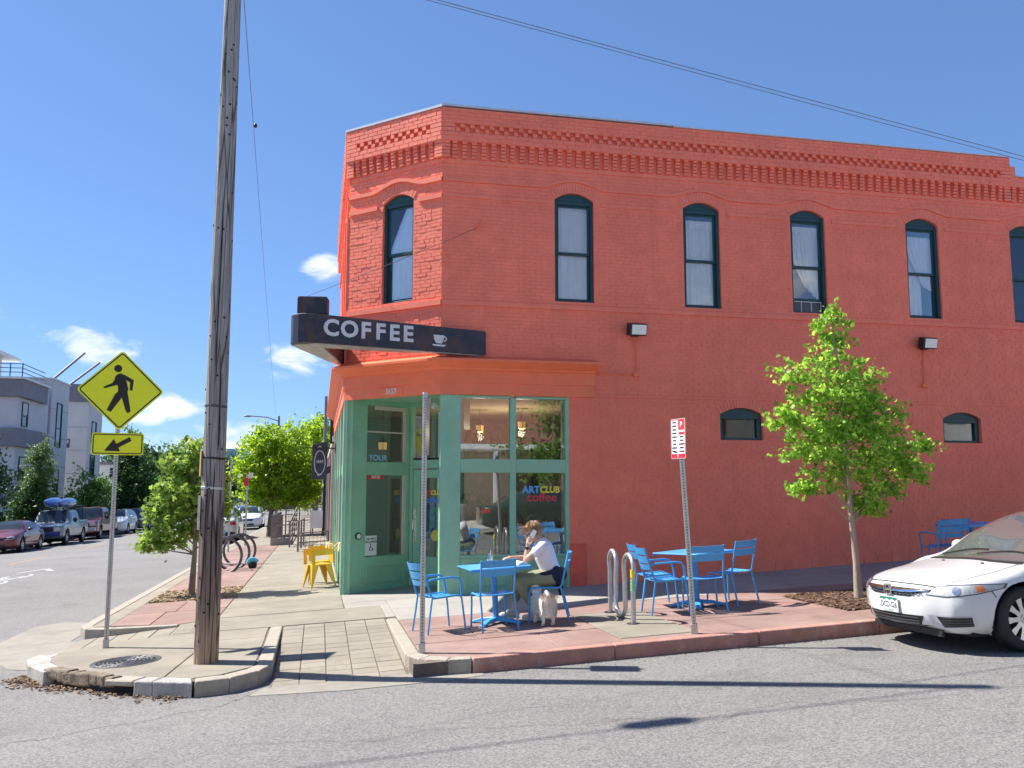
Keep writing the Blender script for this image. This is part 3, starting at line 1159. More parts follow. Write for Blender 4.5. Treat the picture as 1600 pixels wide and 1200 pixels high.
def cornice_brick(w, u0, u1, parent, top=6.72, corb0=.2, corb1=None, solid=.2):
    """corbel table, plain band, basket-weave band and parapet"""
    corb1 = (u1 if corb1 is None else corb1)
    mb = MB()
    w.box(mb, u0, u1, -.02, .016, 5.74, 5.815)
    mb.build('string_course', MT['paint'], parent, world=True, bevel=.004)
    # corbels: stacks of four bricks
    cm = MB()
    u = u0 + solid
    n = int(round((corb1 - u0 - 2 * solid) / .175)) if solid else int(round((corb1 - u0) / .175))
    for i in range(n + 1):
        uu = u0 + solid + (corb1 - u0 - 2 * solid) * i / n
        for r in range(5):
            z = 5.82 + r * .061
            w.brick(cm, uu - .047 + RB.uniform(-.002, .002), uu + .047 + RB.uniform(-.002, .002), -.02, .05 + r * .009 + RB.uniform(-.003, .003), z + .003, z + .058)
    o = cm.build('corbels', MT['paint'], parent, world=True)
    o['kind'] = 'stuff'
    if solid:
        sm = MB()
        for a, b in ((u0, u0 + solid - .08), (corb1 - solid + .08, corb1)):
            for r in range(5):
                z = 5.82 + r * .061
                w.brick(sm, a, b, -.02, .08, z + .002, z + .059)
        o = sm.build('corner_courses', MT['paint'], parent, world=True)
        o['kind'] = 'stuff'
    bm1, _ = bricks(w, 6.125, 6.285, [], d=.10, u0=u0, u1=u1, back=-.02)
    zz = 6.285
    e0, e1 = u0 + max(solid, .02), u1 - max(solid, .02)
    rw = MB()
    for r in range(2):
        nn = int((e1 - e0) / .0875)
        for i in range(nn):
            if i % 2 == r % 2:
                a = e0 + (e1 - e0) * i / nn
                b = e0 + (e1 - e0) * (i + 1) / nn
                w.brick(rw, a + .002, b - .002, 0, .10 + RB.uniform(-.004, .004), zz + .002 + r * .078, zz + .076 + r * .078)
    for a, b in ((u0, e0), (e1, u1)):
        for r in range(2):
            if b - a > .03:
                w.brick(rw, a, b, 0, .10, zz + .002 + r * .078, zz + .076 + r * .078)
    bm2, _ = bricks(w, 6.443, top, [], d=.10, u0=u0, u1=u1, back=-.02)
    full = MB()
    full.add(bm1.v, bm1.f)
    full.add(rw.v, rw.f)
    full.add(bm2.v, bm2.f)
    o = full.build('parapet_bricks', MT['paint'], parent, world=True)
    o['kind'] = 'stuff'
    bk = MB()
    w.box(bk, u0, u1, -.28, .092, 6.12, 6.287)
    w.box(bk, u0, u1, -.28, .03, 6.2865, 6.4425)
    w.box(bk, u0, u1, -.28, .092, 6.442, top)
    bk.build('parapet', MT['paint'], parent, world=True)


def ext(u):
    return u


# ---- wall on the right
class Pick:
    limit = 300

    def __call__(s, a, b, z):
        return 2.45 < a and b < 7.7 and -.62 < z < .42


def full_wall(w, ops, z0, z1, pick, jit, u0=0.0, u1=None, rings=(), label=None):
    bk = backing(w, z0, z1, ops, u0=u0, u1=u1)
    wall = bk.build('wall', MT['paint'], bld, world=True)
    if label:
        wall['label'] = label
    mb, singles = bricks(w, z0, z1, ops, pick, jit, u0=u0, u1=u1)
    for o in rings:
        voussoirs(w, o, mb)
    o = mb.build('brickwork', MT['paint'], wall, world=True)
    o['kind'] = 'stuff'
    for m1 in singles:
        m1.build('brick', MT['paint'], wall, world=True)
    return wall


wall_r = full_wall(WR, UW + LW + [SF], -2.3, 6.125, Pick(), .0016, u1=22.0, rings=UW + LW)
wall_c = full_wall(WC, [CW], 1.66, 6.125, None, .0045, rings=[CW], label='sunlit corner wall of rough brick')
wall_l = full_wall(WL, [Op(2.0, 2.7, 3.33, 5.19, .135), Op(5.2, 5.9, 3.33, 5.19, .135)], 1.6, 6.125, None, .0045, rings=[Op(2.0, 2.7, 3.33, 5.19, .135), Op(5.2, 5.9, 3.33, 5.19, .135)])



def course(w, parent, *a):
    m_ = MB()
    w.box(m_, *a)
    return m_.build('string_course', MT['paint'], parent, world=True)


def hood_course(w, parent, *a):
    m_ = MB()
    hood(w, m_, *a)
    return m_.build('string_course', MT['paint'], parent, world=True)


prev = 0.0
for o in UW:
    course(WR, wall_r, prev, o.u0 - .14, -.02, .018, 5.115, 5.18)
    prev = o.u1 + .14
course(WR, wall_r, prev, 22.0, -.02, .018, 5.115, 5.18)
hood_course(WR, wall_r, 5.40, .075, .026, UW, 0, 22.0)
course(WR, wall_r, 0, 22.0, -.02, .028, 3.18, 3.265)
course(WR, wall_r, 2.35, 22.0, -.02, .014, 1.635, 1.675)
course(WR, wall_r, 2.35, 22.0, -.02, .014, .672, .705)
course(WC, wall_c, 0, CW.u0 - .12, -.02, .03, 5.10, 5.18)
course(WC, wall_c, CW.u1 + .12, WC.len, -.02, .03, 5.10, 5.18)
hood_course(WC, wall_c, 5.40, .085, .04, [CW], 0, WC.len)
course(WC, wall_c, 0, WC.len, -.02, .04, 3.18, 3.275)
hood_course(WL, wall_l, 5.40, .085, .04, [Op(5.2, 5.9, 3.33, 5.19, .135)], 0, WL.len)
course(WL, wall_l, 0, WL.len, -.02, .04, 3.18, 3.275)
for a_ in ((WL.len - .22, WL.len - .03, -.02, .05, 1.7, 5.1), (4.85, 5.0, -.02, .06, 3.3, 5.3), (6.1, 6.25, -.02, .06, 3.3, 5.3)):
    m_ = MB()
    WL.box(m_, *a_)
    m_.build('pilaster', MT['paint'], wall_l, world=True)
# worn plinth by the shopfront and along the foot of the wall
pl = MB()
WR.box(pl, 2.275, 2.56, -.03, .02, -2.2, -.93)
pl.build('plinth', MT['paint_base'], wall_r, world=True, bevel=.01)
pl = MB()
u = 2.56
while u < 21:
    l = RB.uniform(.18, .5)
    zb = G(2 + u, 15)
    WR.box(pl, u, u + l - .008, -.02, RB.uniform(.004, .016), zb - .3, zb + RB.uniform(.10, .26))
    u += l
o = pl.build('rough_footing', MT['paint'], wall_r, world=True, bevel=.008)
o['kind'] = 'stuff'

cor = empty('cornice', (0, 0, 0))
cor.parent = bld
cornice_brick(WR, -.036, 11.62, cor, solid=.236)
cornice_brick(WC, -.036, WC.len + .036, cor, solid=.25)
cornice_brick(WL, 0, WL.len + .036, cor, solid=.2)
# lower parapet beyond the step
mb = MB()
WR.box(mb, 11.62, 22, -.28, .092, 6.12, 6.33)
WR.box(mb, 11.62, 22, -.02, .016, 5.74, 5.815)
WR.box(mb, 11.62, 11.74, -.28, .098, 6.33, 6.55)
WR.box(mb, 4.3, 4.42, -.2, .105, 6.72, 6.765)
for i in range(59):
    uu = 11.70 + i * .175
    for r in range(5):
        z = 5.82 + r * .061
        WR.brick(mb, uu - .047, uu + .047, -.02, .05 + r * .009, z + .003, z + .058)
mb.build('low_parapet', MT['paint'], cor, world=True)['kind'] = 'stuff'
cp = MB()
WR.box(cp, -.045, 4.3, -.3, .115, 6.742, 6.782)
WR.box(cp, 4.3, 11.6, -.3, .13, 6.722, 6.745)
WR.box(cp, 11.74, 22, -.3, .13, 6.332, 6.355)
WC.box(cp, -.045, WC.len + .045, -.3, .112, 6.722, 6.764)
WL.box(cp, 0, WL.len + .045, -.3, .112, 6.722, 6.762)
cp.build('coping', mat('pale_metal_coping', (.62, .63, .65), .4, .4, var=.1), cor, world=True)
rf = MB().prism([(.7, 24), (.7, 16.6), (2.1, 15.25), (23.9, 15.25), (23.9, 24)], 5.95, 6.05)
rf.build('roof', MT['darksteel'], bld, world=True)
bw = MB().box(.45, 24, 23.9, 24.1, -2.6, 6.7)
bw.box(23.9, 24.0, 15.01, 24, -2.6, 6.3)
bw.build('rear_wall', MT['paint'], bld, world=True)

# ---- upper windows
MT['sash'] = MT['teal']


def arch_poly(o, m=0.0, n=12):
    """opening outline in (u, z), inset by m"""
    pts = [(o.u0 + m, o.z0 + m), (o.u1 - m, o.z0 + m)]
    for k in range(n + 1):
        t = 1 - 2 * k / n
        pts.append((o.c + t * (o.h - m), o.zs + o.rise * (1 - t * t) - m))
    return pts


def slab_w(w, mb, poly, d0, d1):
    n = len(poly)
    v = [w.P(u, d0, z) for u, z in poly] + [w.P(u, d1, z) for u, z in poly]
    return mb.add(v, [tuple(range(n - 1, -1, -1)), tuple(range(n, 2 * n))] + [(i, (i + 1) % n, n + (i + 1) % n, n + i) for i in range(n)])


def curtain(w, name, parent, poly_fn, d, u0, u1, z0, z1, n=34, amp=.02, m=None):
    """gathered cloth: poly_fn(t,s) -> (u,z)"""
    mb = MB()
    rows = 8
    ph = RB.uniform(0, 6)
    for j in range(rows + 1):
        for i in range(n + 1):
            t, s_ = i / n, j / rows
            u, z = poly_fn(t, s_)
            dd = d + amp * math.sin(t * 26 + ph + 1.3 * math.sin(s_ * 2)) * (.5 + .5 * s_) + amp * .4 * math.sin(t * 61 + ph)
            mb.v.append(w.P(u, dd, z))
    for j in range(rows):
        for i in range(n):
            a = j * (n + 1) + i
            mb.f.append((a, a + 1, a + n + 2, a + n + 1))
    return mb.build(name, m or MT['curtain'], parent, smooth=True, world=True)


def sash_window(w, o, style):
    win = empty('window', (0, 0, 0))
    win.parent = bld
    mid = 4.235
    fr = MB()
    D0, D1 = -.15, -.05
    w.box(fr, o.u0, o.u0 + .05, D0, D1, o.z0, o.zs - .0)
    w.box(fr, o.u1 - .05, o.u1, D0, D1, o.z0, o.zs - .0)
    w.box(fr, o.u0 + .05, o.u1 - .05, D0, D1, o.z0, o.z0 + .035)
    # solid arched head board
    head = [(o.u0, o.zs - .075), (o.u1, o.zs - .075)] + [(o.c + t * o.h, o.zs + o.rise * (1 - t * t)) for t in [1 - k / 6 for k in range(13)]]
    slab_w(w, fr, [(o.u0 + .05, o.zs - .075), (o.u1 - .05, o.zs - .075), (o.u1 - .05, o.zs), (o.u0 + .05, o.zs)], D0 + .004, D1 - .012)
    slab_w(w, fr, [(o.u0, o.zs)] + [(o.u1, o.zs)] + head[3:-1], D0 + .002, D1 - .008)
    fr.build('frame', MT['sash'], win, world=True, bevel=.005)
    for k, (za, zb, dd) in enumerate(((o.z0 + .035, mid + .02, -.13), (mid - .02, o.zs - .075, -.10))):
        raised = style == 2 and k == 0
        if raised:
            za += .22
        s_ = MB()
        w.box(s_, o.u0 + .05, o.u0 + .095, dd - .03, dd, za, zb)
        w.box(s_, o.u1 - .095, o.u1 - .05, dd - .03, dd, za, zb)
        w.box(s_, o.u0 + .095, o.u1 - .095, dd - .03, dd, za, za + .05)
        w.box(s_, o.u0 + .095, o.u1 - .095, dd - .03, dd, zb - .035, zb)
        s_.build('sash', MT['sash'], win, world=True, bevel=.003)
        p = MB()
        w.box(p, o.u0 + .094, o.u1 - .094, dd - .02, dd - .014, za + .049, zb - .034)
        p.build('pane', MT['glass_up'], win, world=True)
        if raised:
            s2 = MB()
            w.box(s2, o.u0 + .05, o.u1 - .05, dd - .03, dd - .01, o.z0 + .036, o.z0 + .25)
            s2.build('fly_screen', MT['darksteel'], win, world=True)
            s3 = MB()
            for uu in (o.u0 + .06, o.u0 + .24, o.u0 + .45, o.u1 - .075):
                w.box(s3, uu, uu + .012, dd - .012, dd, o.z0 + .04, o.z0 + .24)
            w.box(s3, o.u0 + .06, o.u1 - .06, dd - .011, dd, o.z0 + .238, o.z0 + .25)
            s3.build('screen_frame', MT['white'], win, world=True)
    a, b, z0, z1 = o.u0 + .03, o.u1 - .03, o.z0 + .02, o.zs - .08
    dd = -.178
    if style == 0:
        curtain(w, 'curtain', win, lambda t, s_: (a + (b - a) * t, z1 - (z1 - z0) * s_), dd, a, b, z0, z1, amp=.012)
    elif style == 1:
        curtain(w, 'curtain', win, lambda t, s_: (a + (b - a) * t, z1 - .22 - (z1 - .22 - z0) * s_), dd, a, b, z0, z1)
        curtain(w, 'valance', win, lambda t, s_: (a + (b - a) * t, z1 - .10 - (.16 + .02 * math.sin(t * 30)) * s_), dd + .03, a, b, z0, z1, amp=.012)
    elif style == 2:
        curtain(w, 'curtain', win, lambda t, s_: (a + (b - a) * (t * (1 - .5 * s_ ** 2) + .45 * s_ ** 2), z1 - .2 - (1.35) * s_ * (1 - .25 * (1 - t))), dd, a, b, z0, z1)
        curtain(w, 'valance', win, lambda t, s_: (a + (b - a) * t, z1 - .08 - (.14 + .02 * math.sin(t * 30)) * s_), dd + .03, a, b, z0, z1, amp=.012)
    else:
        curtain(w, 'curtain', win, lambda t, s_: (a + (b - a) * (t + (1 - t) * .62 * s_ ** 1.3), z1 - .12 - (1.0 + .12 * t) * s_), dd, a, b, z0, z1)
        if style == 3:
            curtain(w, 'blind', win, lambda t, s_: (a + (b - a) * t * .62, z1 - .5 - 1.3 * s_), dd - .05, a, b, z0, z1, amp=.006)
    return win


for o, st in zip(UW, (0, 1, 2, 3, 4, 0)):
    sash_window(WR, o, st)
sash_window(WC, CW, 0)
for o in (Op(2.0, 2.7, 3.33, 5.19, .135), Op(5.2, 5.9, 3.33, 5.19, .135)):
    sash_window(WL, o, 0)
rm = mat('dim_plaster', (.22, .21, .20), .9, var=.1)
up = MB().box(.75, 23.8, 17.6, 17.7, 2.6, 5.9).box(2.3, 23.8, 15.3, 17.6, 2.5, 2.6).box(2.3, 23.8, 15.3, 17.6, 5.85, 5.94)
up.build('upstairs_room', rm, bld, world=True)

for o in LW:
    win = empty('small_window', (0, 0, 0))
    win.parent = bld
    fr = MB()
    slab_w(WR, fr, [(o.u0, o.zs - .08), (o.u1, o.zs - .08)] + arch_poly(o)[2:], -.15, -.07)
    WR.box(fr, o.u0, o.u0 + .07, -.15, -.07, o.z0, o.zs - .08)
    WR.box(fr, o.u1 - .09, o.u1, -.15, -.07, o.z0, o.zs - .08)
    WR.box(fr, o.u0 + .07, o.u1 - .09, -.15, -.07, o.z0, o.z0 + .05)
    fr.build('frame', MT['sash'], win, world=True, bevel=.005)
    p = MB()
    WR.box(p, o.u0 + .07, o.u1 - .09, -.125, -.118, o.z0 + .05, o.zs - .08)
    p.build('pane', MT['glass_low'], win, world=True)
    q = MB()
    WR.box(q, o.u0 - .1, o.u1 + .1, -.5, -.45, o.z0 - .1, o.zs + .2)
    q.build('dark_room_sheet', MT['dark'], win, world=True)  # black sheet stands for the unlit room behind the pane
    q = MB()
    WR.box(q, o.u0 + .12, o.u0 + .56, -.30, -.28, o.z0 + .02, o.zs)
    q.build('shelf_back', mat('brown_board', (.09, .05, .03), .7), win, world=True)

# ---- painted timber cornice over the shopfront
prof = [(0, 1.62), (.045, 1.62), (.045, 1.815), (.065, 1.825), (.065, 2.03), (.10, 2.045), (.115, 2.075), (.16, 2.10), (.235, 2.15), (.265, 2.17), (.275, 2.175), (.275, 2.215), (.20, 2.235), (0, 2.30)]
path = [Vector((.45, 27.0)), B2.copy(), A2.copy(), Vector((4.70, 15.0))]
cm = MB()
k = len(prof)
for i, p in enumerate(path):
    if i == 0:
        t0 = t1 = (path[1] - p).normalized()
    elif i == len(path) - 1:
        t0 = t1 = (p - path[i - 1]).normalized()
    else:
        t0, t1 = (p - path[i - 1]).normalized(), (path[i + 1] - p).normalized()
    n0, n1 = Vector((t0.y, -t0.x)), Vector((t1.y, -t1.x))
    m_ = (n0 + n1).normalized()
    m_ /= max(.3, m_.dot(n0))
    for d, z in prof:
        q = p + m_ * d
        ret = Vector((0, 0))
        if i == len(path) - 1:
            ret = t1 * d * .5
        cm.v.append((q.x + ret.x, q.y + ret.y, z))
for i in range(len(path) - 1):
    for j in range(k - 1):
        a = i * k + j
        cm.f.append((a, a + k, a + k + 1, a + 1))
cm.f.append(tuple(range(k)))
cm.f.append(tuple(range(3 * k, 4 * k))[::-1])
shop_cor = cm.build('shop_cornice', MT['paint_trim'], bld, world=True)
pq = MB()
WC.box(pq, .78, 1.36, .0, .058, 1.66, 1.795)
pq.build('number_plaque', MT['paint_trim'], shop_cor, world=True, bevel=.012, seg=3)
text('house_number', '3659', .15, MT['white'], shop_cor, WC.mat(1.10, .062, 1.722), ext=.004, sx=.85)

# ------------------------------------------------------------------ shopfront
def reparent_world(o, parent):
    off = Vector((0, 0, 0))
    p = parent
    while p:
        off += p.location
        p = p.parent
    o.parent = parent
    o.data.transform(Matrix.Translation(-off))
    return o


hn = [o for o in bpy.data.objects if o.name == 'house_number'][0]
reparent_world(hn, shop_cor)

GR = MT['green']
front = empty('shopfront', (0, 0, 0))
front.parent = bld
fr = MB()
u = [.05, .35, 1.22, 1.32, 2.21, 2.27]
WR.box(fr, .0, .35, -.16, .0, -2.2, 1.62)          # corner post face
WR.box(fr, 2.21, 2.272, -.16, .0, -2.2, 1.62)
WR.box(fr, 1.22, 1.32, -.15, -.002, -1.12, 1.58)
for a, b in ((.35, 1.22), (1.32, 2.21)):
    WR.box(fr, a, b, -.15, -.004, .29, .52)
    WR.box(fr, a, b, -.15, -.004, 1.575, 1.618)
    WR.box(fr, a, b, -.13, -.03, -2.2, -1.14)
    WR.box(fr, a, b, -.15, .01, -1.14, -1.10)
WR.box(fr, 1.22, 1.32, -.15, -.01, -2.2, -1.12)
fr.build('frame', GR, front, world=True, bevel=.006)
pm = MB()
for a, b in ((.45, 1.14), (1.40, 2.13)):
    z0, z1 = -1.62, -1.24
    for q in ((a, b, z0, z0 + .03), (a, b, z1 - .03, z1), (a, a + .03, z0 + .03, z1 - .03), (b - .03, b, z0 + .03, z1 - .03)):
        WR.box(pm, q[0], q[1], -.04, -.014, q[2], q[3])
pm.build('panel_moulding', GR, front, world=True, bevel=.006)
for a, b in ((.35, 1.22), (1.32, 2.21)):
    for z0, z1 in ((.52, 1.575), (-1.10, .29)):
        p = MB()
        WR.box(p, a, b, -.075, -.068, z0, z1)
        p.build('pane', MT['glass'], front, world=True)
        c = MB()
        side = a if a < 1 else b - .05
        WR.box(c, side, side + .05, -.148, -.085, z0 + .01, z1 - .005)
        c.build('casing', MT['offwhite'], front, world=True)
# lettering on the right lower pane
blu = mat('sky_blue_vinyl', (.10, .42, .85), .5, var=0)
yel = mat('yellow_vinyl', (.85, .72, .06), .5, var=0)
red = mat('red_vinyl', (.65, .05, .05), .5, var=0)
blk = mat('black_vinyl', (.015, .015, .015), .5, var=0)


def decal(body, w, uu, d, z, size, m, name='lettering', bold=.004, sx=1.0, parent=None):
    o = text(name, body, size, m, front, w.mat(uu, d, z), ext=.0015, bold=bold, sx=sx)
    return reparent_world(o, parent or front)


decal('ART', WR, 1.60, -.062, -.005, .165, blu, bold=.005)
decal('CLUB', WR, 1.935, -.062, -.005, .155, yel, bold=.005, sx=.92)
decal('coffee', WR, 1.79, -.062, -.135, .21, red, bold=.003, sx=1.05)

# recessed corner entrance
P_L0, P_L1, P_D1, P_R = Vector((.50, 16.42)), Vector((1.70, 17.14)), Vector((2.62, 16.28)), Vector((2.33, 15.17))
RL = Wall(P_L0, P_L1)
RD = Wall(P_L1, P_D1)
RR = Wall(P_D1, P_R)
fr = MB()
L_ = RL.len
RL.box(fr, -.03, .42, -.09, .0, -2.2, 1.66)
RL.box(fr, 1.31, L_, -.09, .0, -2.2, 1.66)
RL.box(fr, .42, 1.31, -.09, -.002, .27, .51)
RL.box(fr, .42, 1.31, -.09, -.002, 1.565, 1.66)
RL.box(fr, .42, 1.31, -.09, -.002, -2.2, -1.22)
for q in ((.45, 1.29, -1.70, -1.68), (.45, 1.29, -1.42, -1.40), (.45, .47, -1.68, -1.42), (1.27, 1.29, -1.68, -1.42)):
    RL.box(fr, q[0], q[1], -.01, .014, q[2], q[3])
fr.build('entrance_wall', GR, front, world=True, bevel=.006)
wm = MB()
for z0, z1 in ((.51, 1.565), (-1.22, .27)):
    p = MB()
    RL.box(p, .42, 1.31, -.06, -.054, z0, z1)
    p.build('pane', MT['glass'], front, world=True)
    RL.box(wm, 1.26, 1.308, -.05, -.012, z0 + .004, z1 - .004)
RL.box(wm, .43, 1.255, -.05, -.02, 1.06, 1.085)
RL.box(wm, .60, 1.255, -.05, -.02, 1.49, 1.56)
wm.build('casing', MT['offwhite'], front, world=True)
# curved corner post at the outer edge
MB().tube([(.47, 16.46, -2.2), (.47, 16.46, 1.66)], .035, n=10).build('corner_post', GR, front, smooth=True, world=True)
bt = empty('door_button', (0, 0, 0))
bt.parent = front
Mb = RL.mat(.25, .001, -.84)
MB().lathe([(.062, 0), (.062, .03), (.05, .034), (.0001, .034)], 24, Mb).build('rim', MT['black'], bt, smooth=30, world=True)
MB().lathe([(.043, .034), (.043, .040), (.0001, .041)], 24, Mb).build('disc', MT['white'], bt, smooth=30, world=True)
sg = MB()
RL.box(sg, .41, .66, .003, .008, -1.20, -.84)
o = sg.build('notice', MT['white'], front, world=True)
decal('NO PETS', RL, .535, .010, -.90, .052, blk, bold=.001, name='notice_lettering')
decal('ALLOWED', RL, .535, .010, -.955, .052, blk, bold=.001, name='notice_lettering')
wc = MB()
RM = RL.mat(.535, .009, -1.06)
wc.tube([RM @ Vector((.035 * math.cos(a), -.02 + .035 * math.sin(a), 0)) for a in np.linspace(2.2, 5.9, 9)], .006, 5)
wc.tube([RM @ Vector(p) for p in ((-.012, .05, 0), (-.008, .0, 0), (.03, -.005, 0), (.045, -.045, 0), (.058, -.04, 0))], .007, 5)
wc.ball(RM @ Vector((-.012, .068, 0)), .011, 5)
wc.build('wheelchair_symbol', blk, front, world=True)
sg = MB()
RL.box(sg, .46, .84, -.05, -.045, .19, .268)
sg.build('red_sign', red, front, world=True)
decal('REHEI', RL, .65, -.041, .232, .075, MT['white'], bold=.002)
decal('YOUR', RL, .70, -.05, .585, .15, mat('pale_blue_vinyl', (.35, .65, .95), .5, var=0), bold=.003)
# door and transom
fr = MB()
D_ = RD.len
RD.box(fr, 0, .07, -.10, .0, -2.2, 1.66)
RD.box(fr, D_ - .10, D_, -.10, .0, -2.2, 1.66)
RD.box(fr, .07, D_ - .10, -.10, -.004, .40, .56)
RD.box(fr, .07, D_ - .10, -.10, -.004, 1.58, 1.66)
fr.build('door_frame', GR, front, world=True, bevel=.006)
p = MB()
RD.box(p, .07, D_ - .1, -.06, -.054, .56, 1.58)
p.build('pane', MT['glass'], front, world=True)
p = MB()
RD.box(p, .075, D_ - .105, -.05, -.02, .565, .60)
p.build('sill', MT['black'], front, world=True)
door = MB()
RD.box(door, .075, .24, -.07, -.02, -1.78, .38)
RD.box(door, D_ - .27, D_ - .105, -.07, -.02, -1.78, .38)
RD.box(door, .24, D_ - .27, -.07, -.02, .22, .38)
RD.box(door, .24, D_ - .27, -.07, -.02, -1.78, -1.25)
dr = door.build('door', GR, front, world=True, bevel=.006)
h = MB()
RD.box(h, .10, .16, -.02, -.012, -.98, -.36)
RD.box(h, .10, .16, -.012, .01, -.50, -.40)
h.tube([RD.P(.13, -.01, -.55), RD.P(.13, .05, -.57), RD.P(.13, .055, -.75), RD.P(.13, -.01, -.78)], .012, 8)
h.build('handle', MT['chrome'], door and dr, world=True, bevel=.004)
p = MB()
RD.box(p, .24, D_ - .27, -.05, -.044, -1.25, .22)
p.build('door_glass', MT['glass'], front, world=True)
decal('ART', RD, .37, -.040, -.06, .125, red, bold=.004)
decal('CLUB', RD, .625, -.040, -.06, .12, yel, bold=.004)
decal('coffee', RD, .52, -.040, -.20, .15, mat('blue_vinyl', (.08, .25, .8), .5, var=0), bold=.003)
# poster in the door glass: blue and green foliage, a yellow disc
po = MB()
RD.box(po, .26, .74, -.057, -.052, -.95, -.28)
po.build('poster', mat('blue_green_print', (.04, .12, .42), .5, var=.9, scale=11, dirt=(.03, .45, .25), dscale=9, dlo=.5, dhi=.53), front, world=True)
po = MB()
po.lathe([(.10, 0), (.10, .003), (.0001, .003)], 24, RD.mat(.58, -.0505, -.86))
po.build('poster_disc', yel, front, world=True)
# plain blind side of the entrance
fr = MB()
RR.box(fr, 0, RR.len, -.1, 0, -2.2, 1.66)
fr.build('entrance_side', GR, front, world=True)
ce = MB().prism([(.52, 16.40), (1.70, 17.2), (2.66, 16.28), (2.36, 15.16), (2.05, 15.03)], 1.655, 1.69)
ce.build('entrance_ceiling', GR, front, world=True)
for loc in ((1.95, 16.1),):
    sp = MB().tube([(loc[0], loc[1], 1.655), (loc[0], loc[1], 1.55)], .02, 8)
    sp.lathe([(.0001, 0), (.03, 0), (.055, .10), (.05, .11), (.0001, .10)], 14, Matrix.Translation((loc[0] + .05, loc[1], 1.47)) @ Matrix.Rotation(.5, 4, 'Y'))
    sp.build('spotlight', MT['white'], front, smooth=40, world=True)
# left street shopfront bays
fr = MB()
WL2 = Wall((.45, 27.0), (.45, 16.5))
tan = MB()
n = 9
for i in range(n + 1):
    uu = WL2.len * i / n
    WL2.box(fr if i % 3 != 2 else tan, uu - .06, uu + .06, -.14, .012 + .02 * (i % 2), -2.3, 1.63)
WL2.box(fr, 0, WL2.len, -.14, -.004, .29, .51)
WL2.box(fr, 0, WL2.len, -.14, -.004, -2.3, -1.15)
WL2.box(fr, 0, WL2.len, -.14, -.004, 1.54, 1.62)
fr.build('side_frame', GR, front, world=True, bevel=.005)
tan.build('side_pilaster', MT['offwhite'], front, world=True)
for i in range(n):
    p = MB()
    a, b = WL2.len * i / n + .06, WL2.len * (i + 1) / n - .06
    WL2.box(p, a, b, -.07, -.064, -1.15, .29)
    WL2.box(p, a, b, -.07, -.064, .51, 1.54)
    p.build('side_pane', MT['glass'], front, world=True)

# ---- the café room behind the glass
room = MB()
FZ = -1.78
room.box(.6, 9.0, 21.0, 21.1, FZ, 1.7)
room.box(9.0, 9.1, 15.2, 21, FZ, 1.7)
room.build('room_wall', mat('warm_grey_plaster', (.15, .14, .13), .9, var=.1), front, world=True)
MB().box(2.75, 9.0, 15.17, 21.0, FZ - .05, FZ).box(.6, 2.749, 17.3, 21.0, FZ - .05, FZ).build('room_floor', mat('dark_floorboards', (.16, .10, .06), .5, var=.3, scale=5), front, world=True)
MB().box(.6, 9.0, 16.4, 21.0, 1.68, 1.72).box(2.75, 9.0, 15.16, 16.4, 1.68, 1.72).build('room_ceiling', mat('tan_ceiling', (.52, .42, .27), .9, var=.15), front, world=True)
ctr = MB().box(4.8, 8.0, 19.4, 20.1, FZ, FZ + 1.1)
ctr.build('counter', mat('brown_counter', (.13, .07, .04), .6), front, world=True)
mb = MB().box(5.0, 7.8, 20.9, 20.98, -.2, 1.2)
mb.build('menu_board', MT['black'], front, world=True)

# ------------------------------------------------------------------ signs, poles, lamps, cables
# projecting COFFEE sign wrapped round the corner
cs = empty('coffee_sign', (1.2, 15.0, 2.3), 0, 'V shaped dark metal sign reading COFFEE with a white cup above the entrance', 'shop sign')
arc = [Vector((-.14, 14.2)) + Vector((0, 0))]
outer = [(2.78, 14.955), (-.12, 14.20)]
cx, cy = -.19, 14.50
for a in (255, 232, 208, 185, 165):
    outer.append((cx + .31 * math.cos(math.radians(a)), cy + .31 * math.sin(math.radians(a))))
outer += [(.38, 17.0)]
inner = [(.42, 16.55), (.40, 16.3), (.02, 14.68), (2.0, 14.985 - .02), (2.78, 14.985)]
mb = MB()
poly = outer + inner[:3]
top_z = lambda x, y: 2.73 + .05 * max(0, min(1, (1.2 - x) / 1.4))
# shell: two arms joined at a rounded nose
mb.prism(outer[:7] + [(.06, 14.62), (1.95, 14.96)], 2.31, top_z)
mb.prism([outer[6], outer[7], (.40, 16.60), (.06, 14.62)], 2.31, top_z)
mb.build('sign_box', MT['navy_steel'], cs, world=True, bevel=.008)
mb = MB().prism([(2.7, 14.95), (-.10, 14.235), (-.40, 14.38), (-.46, 14.55), (.36, 16.9), (.38, 16.62), (.02, 14.64), (1.95, 14.955)], 2.296, 2.309)
mb.build('underside', mat('pale_weathered_tin', (.42, .42, .40), .5, .3, var=.3, scale=8), cs, world=True)
mb = MB().prism([(-.42, 14.42), (.06, 14.36), (.10, 14.62), (-.33, 14.7)], 2.79, 3.10)
mb.build('transformer_box', MT['navy_steel'], cs, world=True, bevel=.03, seg=2)
WS = Wall((-.12, 14.20), (2.78, 14.955))
letter_m = mat('white_enamel', (.66, .66, .68), .4, var=.1, scale=20, dirt=(.40, .38, .38), dscale=12, dlo=.58, dhi=.7)
for ch, uu in zip('COFFEE', (.26, .56, .83, 1.08, 1.32, 1.56)):
    o = text('letter', ch, .365, letter_m, cs, WS.mat(uu, .004, 2.558), ext=.006, bold=.012)
    reparent_world(o, cs)
